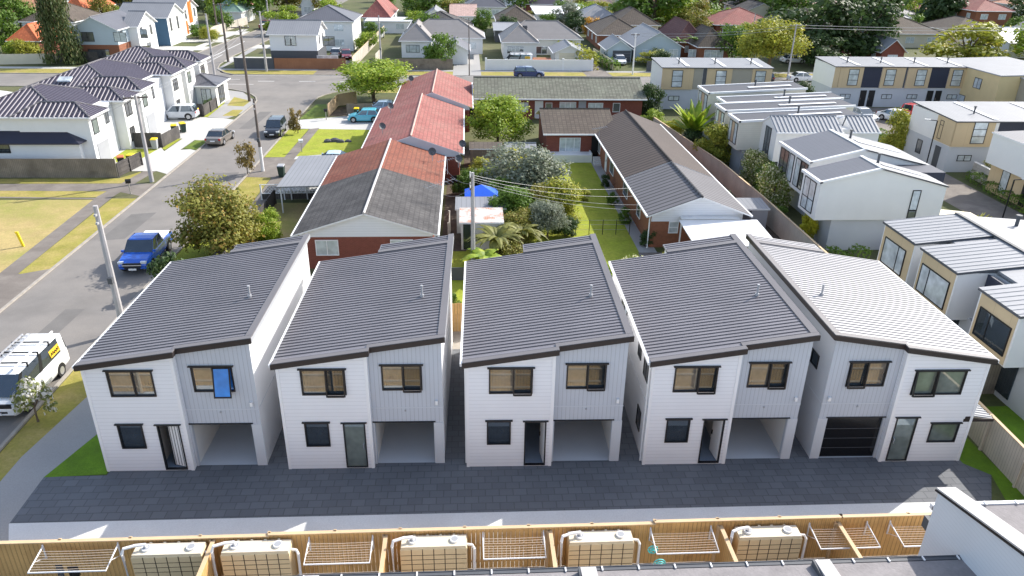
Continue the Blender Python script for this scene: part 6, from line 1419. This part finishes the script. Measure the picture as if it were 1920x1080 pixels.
vehicle((-21.35, 32.0), -90, PM['white'], 'white van with roof ladder, racks and yellow side sign parked beside the magnolia', 'van', 'van', 'parked_van', 5.0, 1.9)
vehicle((-21.75, 48.3), -88, PM['blue'], 'bright blue double cab utility truck with white tray cover under the olive tree', 'utility truck', 'ute', 'parked_truck', 5.3, 1.95)
vehicle((-21.1, 83.6), -88, PM['black'], 'black car facing the camera beside the grass verge', 'car', 'suv', L=4.5)
vehicle((-26.1, 80.2), 87, PM['bronze'], 'bronze grey sedan seen from behind at the left kerb', 'car', 'sedan', L=4.5)
vehicle((-34.0, 91.0), 182, PM['silver'], 'pale silver hatchback on the concrete drive of the white townhouses', 'car', 'suv', L=4.4)
vehicle((-12.2, 90.0), 182, PM['lblue'], 'turquoise blue rounded hatchback beside the faded red roofs', 'car', 'hatch', L=3.9)
vehicle((-10.8, 94.8), 180, PM['pblue'], 'pale blue car behind the turquoise hatchback', 'car', 'hatch', L=4.0)
vehicle((-13.1, 70.9), 182, PM['pblue'], 'pale blue sedan partly under the carport beside the rust tiled units', 'car', 'sedan', L=4.5)
vehicle((49.2, 91.6), -80, PM['silver'], 'silver car at the left of three before the long beige terrace', 'car', 'sedan', L=4.5)
vehicle((53.0, 90.6), -62, PM['white'], 'white sedan between the silver and the red cars', 'car', 'sedan', L=4.6)
vehicle((56.6, 92.0), -62, PM['red'], 'bright red hatchback before the long beige terrace', 'car', 'suv', L=4.3)
vehicle((52.6, 118.3), 0, PM['white'], 'white sedan at the near kerb under the spreading tree', 'car', 'sedan', L=4.7)
vehicle((46.5, 118.4), 90, PM['black'], 'dark car end on below the spreading tree trunk', 'car', 'hatch', L=4.2)
vehicle((9.6, 120.3), 0, PM['navy'], 'dark navy car at the kerb in front of the white street wall', 'car', 'suv', L=4.8)
vehicle((8.7, 131.6), 180, PM['white'], 'white van behind the white street wall', 'van', 'van', 'parked_van', 4.8, 1.8)
vehicle((-21.2, 138.6), -80, PM['maroon'], 'dark maroon car in the drive left of the left bungalow', 'car', 'hatch', L=4.1)
vehicle((-18.5, 166), -95, PM['white'], 'white car at the end of the drive beside the long diagonal fence', 'car', 'suv', L=4.6)
vehicle((-4.0, 134.6), 0, PM['pblue'], 'pale blue car half hidden behind the weathered street fence', 'car', 'hatch', L=4.1)
vehicle((-23.28,141.35), 90, PM['silver'], 'silver car in the yard beside the white and dark house', 'car', 'hatch', L=4.2)
vehicle((26.6, 134.5), -90, PM['white'], 'white car in front of the pale blue gabled house', 'car', 'hatch', L=4.2)
vehicle((58.5, 137), 0, PM['white'], 'white car on the far lawn behind the spreading tree', 'car', 'sedan', L=4.4)
vehicle((-45.0, 182), 88, PM['maroon'], 'dark truck parked near the end of the far street', 'truck', 'ute', 'parked_truck', 6.5, 2.3)
vehicle((-37.2, 96.0), 0, PM['black'], 'black car behind the curved dark fence', 'car', 'suv', L=4.3)

# ---------------------------------------------------------------- poles and wires
def pole(p, h, label, r=.17, m='pole_c', arm=None, arm_az=0, armz=.25, low=None, low_m='white', ins=3, name='power_pole', group='power poles', arms=1):
    t = empty(name, (p[0], p[1], 0), R(arm_az), label, 'power pole', group)
    b = MB(); b.tube([(0, 0, 0), (0, 0, h)], r, 9, 0, r*.62); b.build('mast', m, t, True)
    if low: b = MB(); b.tube([(0, 0, .02), (0, 0, low)], r*1.06, 9, 0, r*1.0); b.build('painted_base', low_m, t)
    if arm:
        for k in range(arms):
            z = h-armz-.7*k; b = MB(); b.box(-arm/2, r*.6, z-.06, arm/2, r*.6+.1, z+.06); b.tube([(-arm*.3, r*.6, z-.05), (0, r*.6, z-.7)], .02, 4); b.tube([(arm*.3, r*.6, z-.05), (0, r*.6, z-.7)], .02, 4); a = b.build('crossarm', 'pole_w', t)
            for i in range(ins+1):
                x = -arm/2+.1+(arm-.2)*i/ins; b = MB(); b.cyl(x, r*.6+.05, z+.06, z+.22, .04, 6); b.build('insulator', 'offwhite', a)
    else:
        
        for i in range(2): b = MB(); b.box(-.05, -r-.10, h-.5-.45*i, .05, -r*.6, h-.38-.45*i); b.build('bracket', 'galv', t)
        b = MB(); b.box(-.12, -r-.12, h*.42, .12, -r*.7, h*.42+.35); b.build('cable_box', 'dgrey', t)
    return t
pole((-19.2, 38.0), 7.45, 'pale concrete pole rising behind the nearest new roof', .20)
pole((-28.04,66.12), 7.6, 'concrete pole with crossarm at the weathered fence corner', .19, arm=2.0, arm_az=20)
pole((-19.14,69.38), 6.7, 'dark pole with white painted base near the pale blue sedan', .15, 'pole_w', low=2.3)
pole((-28.48,101.27), 9.4, 'dark slotted pole with crossarm on the curved corner', .20, 'pole_w', arm=2.2, arm_az=5)
pole((-36.43,113.68), 9.6, 'grey concrete pole behind the curved dark fence', .18)
pole((-40.32,133.84), 9.3, 'dark pole with crossarm at the mouth of the far street', .22, 'pole_w', arm=2.4, arm_az=5)
pole((-31.74,124.48), 9.0, 'grey and dark pole before the white and dark house', .20, 'pole_c')
pole((.27, 46.0), 6.8, 'concrete pole with small crossarm rising behind the middle new roof', .17, arm=.9, arm_az=90, arms=2, ins=2)
pole((-13.40,122.17), 8.8, 'pale pole before the left bungalow garage', .15)
pole((0.31,121.67), 8.6, 'thin dark pole at the mouth of the central driveway', .10, 'pole_w')
pole((26.67,123.58), 6.4, 'white pole with short crossarm beside the narrow drive', .14, 'pvc', arm=1.4)
pole((50.64,119.48), 8.4, 'pale pole with crossarm before the spreading tree', .15, 'pole_c', arm=1.8)
pole((51.69,140.48), 8, 'short pole among the maroon roofs', .12, 'pole_c')
pole((-54.02,174.78), 12, 'distant pole right of the orange panelled house', .2, 'pole_w', arm=2)
pole((-46.00,187.81), 12, 'distant pale pole at the end of the far street', .2)
def lamp(p, h, label, az=0):
    t = empty('street_lamp', (p[0], p[1], 0), R(az), label, 'street lamp', 'slim black driveway lamps')
    b = MB(); b.cyl(0, 0, 0, h, .06, 7); b.tube([(0, 0, h), (.9, 0, h+.05)], .04, 6); b.build('pole', 'black', t)
    b = MB(); b.box(.6, -.1, h+.02, 1.15, .1, h+.10); b.build('lamp_head', 'offwhite', t)
lamp((45.5, 70.6), 4.6, 'slim black lamp beside the beige terrace corner', 160)
lamp((43.64,55.89), 3.2, 'slim black lamp above the beige bays near the driveway', 0)
def wire(a, c, label, sag=.5, r=.009, group='overhead wires'):
    P = [(a[0]+(c[0]-a[0])*k/12, a[1]+(c[1]-a[1])*k/12, a[2]+(c[2]-a[2])*k/12-4*sag*(k/12)*(1-k/12)) for k in range(13)]
    b = MB(); b.tube(P, r, 4); tag(b.build('overhead_wire', 'galv'), label, 'wire', group)
x0, y0 = .27, 46.0
for i, (q, lb) in enumerate((((12.5, 55.0, 2.9), 'upper wire from the middle pole to the ribbed roof eave'), ((12.4, 53.0, 2.9), 'second wire from the middle pole to the ribbed roof eave'), ((12.4, 51.0, 2.9), 'third wire from the middle pole to the ribbed roof eave'), ((12.4, 50.2, 2.8), 'lowest wire from the middle pole to the ribbed roof corner'), ((-2.0, 60.0, 3.2), 'wire from the middle pole to the rust tiled eave'), ((-2.0, 53.5, 3.0), 'wire from the middle pole to the grey tiled eave'))):
    wire((x0, y0+.1, 6.6-.14*i), q, lb, .45)
w1 = [(-28.1, 66.3, 7.4), (-27.5, 99.5, 9.1), (-37.5, 128.5, 9.1)]
for k in (0, 1):
    d = .6*k-.3
    wire((w1[0][0]+d, w1[0][1], w1[0][2]), (w1[1][0]+d, w1[1][1], w1[1][2]), ('western' if k == 0 else 'eastern')+' wire between the fence corner pole and the slotted pole', .8)
    wire((w1[1][0]+d, w1[1][1]+1, w1[1][2]), (w1[2][0]+d+1, w1[2][1]+4, w1[2][2]), ('western' if k == 0 else 'eastern')+' wire from the slotted pole to the far street', .8)
    wire((-28.1+d, 66.2, 7.3), (-36-d*8, 69.0, 5.0), ('left' if k == 0 else 'right')+' service wire to the nearest striped roof townhouse', .2)
for k, z in enumerate((8.3, 7.9)):
    wire((50.9, 119.3, z), (110, 121.5, z+.6), ('upper' if k == 0 else 'lower')+' street wire running right in front of the dark trees', .6, .03)
    wire((27.7, 124, z-2), (50.9, 119.3, z), ('upper' if k == 0 else 'lower')+' street wire between the white pole and the pale pole', .5, .02)

# ---------------------------------------------------------------- fences and walls of the gardens
fence([(-62, 67.4), (-31.5, 67.4)], 1.75, 'wood_o', 'long weathered grey brown paling fence before the nearest striped roof townhouse', postm='wood_w', pside=-1, t_=.04, rails=True)
fence([(-31.5, 67.5), (-30.9, 71.4)], 1.3, 'wood_d', 'short dark paling fence at the corner by the orange lidded bins', rails=True)
fence([(-37, 77.9), (-34.4, 78.0), (-31.3, 78.0)], 1.5, 'wood_d', 'dark paling fence between the two concrete drives, cross run', pside=1)
fence([(-31.3, 77.9), (-30.9, 82.0)], 1.3, 'wood_d', 'dark paling fence along the footpath beside the grey bin', pside=-1)
fence([(-37, 92.2), (-31.6, 92.3)], 1.5, 'wood_d', 'dark paling fence behind the red and yellow lidded bins', pside=1)
fence([(-31.6, 92.3), (-31.4, 97), (-32.2, 100.5), (-34.2, 103.6), (-37.5, 105.5), (-42, 106.2)], 1.3, 'wood_d', 'dark curved paling fence round the corner lawn', pside=1, post=2)
fence([(SX1+4.2, 45.6), (-15.9, 52), (-15.9, 60)], 1.2, 'wood_d', 'dark fence along the dry lawn of the grey roofed unit', rails=False)
def lattice(p, q, h, label, m='white', base='wood_d', s=.3):
    t = empty('lattice_fence', (*p, 0), 0, label, 'fence'); f = WF((0, 0), (q[0]-p[0], q[1]-p[1])); L = math.dist(p, q); b = MB()
    for sg in (-1, 1):
        a = -h
        while a < L:
            a0, a1 = a, a+h; z0, z1 = (.45*h, h)
            x0_, x1_ = a+.45*h, a+h
            if sg < 0: pts = [(a+.55*h, h), (a, .45*h)]; x0_, x1_ = a, a+.55*h; zz0, zz1 = h, .45*h
            else: x0_, x1_ = a, a+.55*h; zz0, zz1 = .45*h, h
            if x0_ >= 0 and x1_ <= L: b.poly([f(x0_, .01*sg, zz0), f(x0_+.05, .01*sg, zz0), f(x1_+.05, .01*sg, zz1), f(x1_, .01*sg, zz1)])
            a += s
    f.box(b, 0, L, -.03, .03, h, h+.05); f.box(b, 0, L, -.03, .03, .42*h, .46*h); b.build('lattice', m, t)
    b = MB(); f.box(b, 0, L, -.02, .02, .05, .42*h); b.build('paling_panel', base, t)
    n = max(1, round(L/1.8))
    for i in range(n+1): b = MB(); f.box(b, L*i/n-.05, L*i/n+.05, -.06, .06, 0, h+.05); b.build('post', m, t)
lattice((-17.2, 61.0), (-11.6, 61.2), 1.3, 'white lattice fence topping dark boards beside the carport')
lattice((-15.6, 47.6), (-12.0, 47.7), 1.3, 'pale lattice fence under the small light green tree', 'wood_w')
fence([(-1.4, 62.6), (2.2, 62.7)], 1.6, 'black', 'black picket fence behind the concrete pole', pale=True, posts=False)
fence([(12.0, 71.6), (7.8, 71.6)], .01, 'white', 'low white kerb wall', posts=False) if False else None
fence([(20.9, 86.0), (22.0, 76), (23.1, 66.0), (23.4, 56), (23.4, 43.4), (22.9, 36.5)], 1.8, 'wood_w', 'long pale paling fence between the brick units and the court townhouses', cap=True, capm='wood_p', pside=-1, post=2.4)
fence([(23.3, 37.4), (22.9, 31), (22.4, 21.0)], 1.8, 'wood_w', 'pale paling fence beside the last new house and its lawn', cap=True, capm='wood_p', pside=1, pale=True, post=2.4)
fence([(24.0, 30.4), (27.2, 30.4)], 1.7, 'wood_o', 'dark horizontal board retaining fence by the glass balustrade', posts=True)
fence([(-1.15, 37.6), (1.2, 37.7)], 1.8, 'wood_n', 'orange new timber fence in the gap left of the middle new house', pale=True, pside=1)
fence([(-15.3, 37.6), (-1.4, 37.6)], 1.6, 'wood_n', 'new timber fence behind the first two new houses', pale=True, pside=1)
fence([(1.4, 37.7), (22.5, 37.9)], 1.5, 'wood_w', 'paling fence behind the last three new houses', pside=1)
fence([(-1.6, 44.6), (1.0, 44.6)], .9, 'dgrey', 'low dark wall across the small bright lawn', posts=False)
fence([(-1.4, 53.4), (-1.4, 50.8)], 1.7, 'wood_w', 'short pale paling gate beside the rusty roofed shed')
fence([(8.0, 52.6), (12.1, 52.7)], 1.2, 'wirem', 'thin dark wire fence across the bright lawn', posts=False) if False else None
t = empty('wire_fence', (8.0, 52.6, 0), 0, 'thin dark wire fence across the bright lawn', 'fence')
for i in range(5): b = MB(); b.cyl(i*1.02, 0, 0, 1.2, .03, 5); b.build('post', 'black', t)
for z in (.4, .8, 1.15): b = MB(); b.tube([(0, 0, z), (4.1, 0, z)], .008, 4); b.build('wire', 'galv', t)
fence([(-31.0, 126.9), (-19.6, 126.9)], 1.7, 'wood_r', 'reddish brown paling fence on the far corner', posts=False)
fence([(-37.5, 127.5), (-36.8, 126.9), (-31.1, 126.9)], 1.7, 'dgrey', 'dark grey fence joining the reddish corner fence', posts=False)
fence([(-18.6, 127.2), (-18.2, 150), (-17.8, 172)], 1.9, 'wood_w', 'long pale diagonal fence beside the drive left of the bungalow', cap=True, posts=False)
fence([(-15.4, 132), (-15.2, 140)], 1.7, 'wood_w', 'short pale fence along the left bungalow drive', posts=False)
fence([(-11.5, 127.2), (-2.4, 127.3)], 1.7, 'wood_o', 'weathered dark street fence before the left bungalow', pside=-1)
t = empty('street_wall', (3.0, 127.0, 0), 0, 'white rendered street wall before the right bungalow', 'wall')
b = MB(); b.box(0, 0, 0, 12.6, .2, 1.7); b.box(12.9, 0, 0, 17.6, .2, 1.75); b.build('wall', 'wall_w', t)
for x in (-.1, 12.6, 17.4): b = MB(); b.box(x, -.08, 0, x+.32, .28, 1.95); b.build('pier', 'white', t)
fence([(-84, 128), (-72, 130), (-67, 131)], 1.6, 'cream', 'cream panel fence at the left picture edge', posts=False)
fence([(-68, 133.5), (-64.2, 132), (-60.5, 131.5)], 1.8, 'wood_d', 'dark fence round the foot of the conical tree', posts=False)
fence([(24.2, 128), (23.2, 143)], 1.5, 'cream', 'cream wall beside the narrow drive', posts=False)
fence([(34.8, 126.8), (29.6, 126.8)], 1.7, 'dgrey', 'dark grey street fence before the pale blue house', posts=False)
fence([(-49.0, 192), (-41, 196)], 1.7, 'wood_w', 'pale fence at the end of the far street', posts=False)
fence([(-53.5, 168), (-51.5, 190)], 1.7, 'wood_w', 'pale timber fence along the far street', posts=False)
t = empty('block_wall', (47.9, 67.0, 0), 0, 'pale concrete block wall above the driveway hedge', 'wall')
b = MB(); f = WF((0, 0), (-.06, -1)); f.box(b, 0, 6.0, -.1, .1, 0, 1.5); f.box(b, 6.0, 9.5, -.1, .1, 0, 1.15); b.build('wall', 'block', t)
b = MB(); f.box(b, 0, 6.0, -.13, .13, 1.505, 1.56); f.box(b, 6.0, 9.5, -.13, .13, 1.155, 1.21); b.build('cap', 'offwhite', t)
fence([(-14.6, 92.7), (-11.6, 92.8)], 1.5, 'wood_o', 'brown paling fence behind the yellow lidded bin', pside=-1)
fence([(-16.8, 92.6), (-16.6, 98.5), (-14.5, 100.5)], 1.5, 'wood_p', 'sunlit timber fence under the wide glossy tree', pside=-1)

# ---------------------------------------------------------------- bins, letterboxes and small things
def bin_(p, lid, label, az=0, body='binb'):
    t = empty('wheelie_bin', (p[0], p[1], .02), R(az), label, 'bin', 'wheelie bins'); b = MB()
    b.hexa([(-.22, -.25, .06), (.22, -.25, .06), (.22, .25, .06), (-.22, .25, .06), (-.29, -.33, 1.0), (.29, -.33, 1.0), (.29, .33, 1.0), (-.29, .33, 1.0)]); b.build('body', body, t)
    b = MB(); b.hexa([(-.31, -.36, 1.0), (.31, -.36, 1.0), (.31, .37, 1.02), (-.31, .37, 1.02), (-.27, -.30, 1.08), (.27, -.30, 1.08), (.27, .33, 1.12), (-.27, .33, 1.12)]); b.build('lid', lid, t)
    for s_ in (-1, 1): b = MB(); b.tube([(s_*.24, .28, .12), (s_*.31, .28, .12)], .12, 10); b.build('wheel', 'rubber', t)
bin_((-33.0, 91.6), 'pink', 'red lidded dark bin before the dark fence', 10)
bin_((-32.2, 91.5), 'yellow', 'yellow lidded dark bin beside the red lidded one', -8)
bin_((-31.75, 77.2), 'yellow', 'yellow lidded bin at the end of the footpath fence', 5, 'grey')
bin_((-32.4, 70.6), 'rustlid', 'rust orange lidded bin behind the corner fence', 20)
bin_((-31.7, 71.2), 'yellow', 'yellow lidded bin behind the corner fence', -10)
bin_((-31.9, 83.3), 'yellow', 'yellow lidded bin behind the footpath fence top, lower', 15)
bin_((-31.3, 84.3), 'yellow', 'yellow lidded bin behind the footpath fence top, upper', 35)
bin_((-13.4, 92.2), 'yellow', 'yellow lidded bin before the brown paling fence', 0)
bin_((-17.0, 67.6), 'galv', 'small green bin at the edge of the concrete pad', 0)
def letterbox(p, label, m='white'):
    t = empty('letterbox', (p[0], p[1], 0), .3, label, 'letterbox', 'kerbside letterboxes'); b = MB(); b.box(-.04, -.04, 0, .04, .04, 1.0); b.build('post', 'wood_w', t)
    b = MB(); b.box(-.2, -.15, 1.0, .2, .15, 1.22); b.hexa([(-.22, -.17, 1.22), (.22, -.17, 1.22), (.22, .17, 1.22), (-.22, .17, 1.22), (-.22, -.01, 1.34), (.22, -.01, 1.34), (.22, .01, 1.34), (-.22, .01, 1.34)]); bx = b.build('box', m, t)
    b = MB(); b.box(-.13, -.158, 1.13, .13, -.151, 1.16); b.build('slot', 'black', bx)
letterbox((-16.87,76.17), 'white letterbox at the path beside the yellow lawn')
letterbox((-16.79,90.58), 'dark letterbox beside the upper concrete drive', 'black')
letterbox((-28.5, 62.6), 'dark letterbox on the dry grass left of the street', 'black')
t = empty('marker_post', (-31.31,50.99), 0, 'leaning yellow marker post in the dry field', 'marker post')
b = MB(); b.hexa([(-.08, -.05, 0), (.08, -.05, 0), (.08, .05, 0), (-.08, .05, 0), (-.28, -.05, 1.05), (-.10, -.05, 1.05), (-.10, .05, 1.05), (-.28, .05, 1.05)]); b.build('post', 'yellow', t)
b = MB(); b.hexa([(-.29, -.055, .98), (-.09, -.055, .98), (-.09, .055, .98), (-.29, .055, .98), (-.31, -.055, 1.1), (-.11, -.055, 1.1), (-.11, .055, 1.1), (-.31, .055, 1.1)]); b.build('cap', 'yellow', t)
# rockery, hydrant box, play things
for i, (x, y, s_) in enumerate(((-14.9, 80.2, .5), (-14.2, 80.4, .6), (-13.5, 80.1, .45), (-12.8, 80.3, .4))):
    b = MB(); rg = random.Random(i+3); n = 8; P = [[((s_*f)*math.cos(2*math.pi*k/n)*rg.uniform(.8, 1.15)+x, (s_*f*.7)*math.sin(2*math.pi*k/n)*rg.uniform(.8, 1.15)+y, z) for k in range(n)] for f, z in ((1, .01), (.85, s_*.4), (.35, s_*.65))]
    loft(b, P); tag(b.build('garden_rock', 'rock'), ('leftmost', 'second', 'third', 'rightmost')[i]+' dark rock on the yellow lawn by the red roofs', 'rock', 'rocks on the front lawn')
t = empty('toy_car', (31.0, 48.7, 0), .3, 'magenta plastic play tent under the overhanging white bay', 'toy'); b = MB(); b.hexa([(-1, -.4, 0), (1, -.4, 0), (1, .5, 0), (-1, .5, 0), (-.5, -.1, .8), (.4, -.1, 1.0), (.4, .1, 1.0), (-.5, .1, .8)]); b.build('tent_body', 'magenta', t); t.name = 'play_tent'
t = empty('toolbox', (26.3, 31.9, .02), .2, 'yellow plastic crate beside the glass balustrade', 'crate'); b = MB(); b.box(-.5, -.3, 0, .5, .3, .35); b.box(-.44, -.24, .35, .44, .24, .36, 1); b.build('body', ['yellow', 'dgrey'], t); b = MB(); b.box(-.2, -.34, .2, .2, -.30, .26); b.build('handle', 'black', t); t.name = 'crate'
t = empty('balustrade', (24.3, 31.1, 0), 0, 'dark glass balustrade and deck under the nearest beige bay', 'balustrade')
b = MB(); b.box(0, 0, .02, 3.2, 2.6, .3); b.build('deck', 'wood_o', t); b = MB(); b.box(.05, .0, .3, 3.1, .03, 1.3); b.build('glass_panel', 'glass_d', t); b = MB(); b.box(0, -.03, 1.3, 3.2, .05, 1.35); b.build('rail', 'galv', t)
t = empty('gate', (28.0, 36.9, 0), 0, 'grey metal gate between the beige bays', 'gate'); b = MB(); [b.box(0, 0, .2+.25*i, 1.4, .04, .38+.25*i) for i in range(5)]; b.build('slat_panel', 'grey', t)
t = empty('skip_bin', (12.6, 131.5, 0), 0, 'orange open skip behind the white street wall', 'skip bin'); b = MB(); b.hexa([(-1.2, -.7, .1), (1.2, -.7, .1), (1.2, .7, .1), (-1.2, .7, .1), (-1.6, -.9, 1.3), (1.6, -.9, 1.3), (1.6, .9, 1.3), (-1.6, .9, 1.3)]); b.build('body', 'orange', t); b = MB(); b.box(-1.5, -.8, 1.302, 1.5, .8, 1.31); b.build('load', 'wood_r', t)
t = empty('spa_cover', (49.6, 66.2, 0), 0, 'pale blue flat cover beside the block wall', 'cover'); b = MB(); b.box(0, 0, 0, 2.4, 1.6, .8); b.build('body', 'grey', t); b = MB(); b.box(-.08, -.08, .8, 2.48, 1.68, .9); b.build('lid', 'teal_w', t)
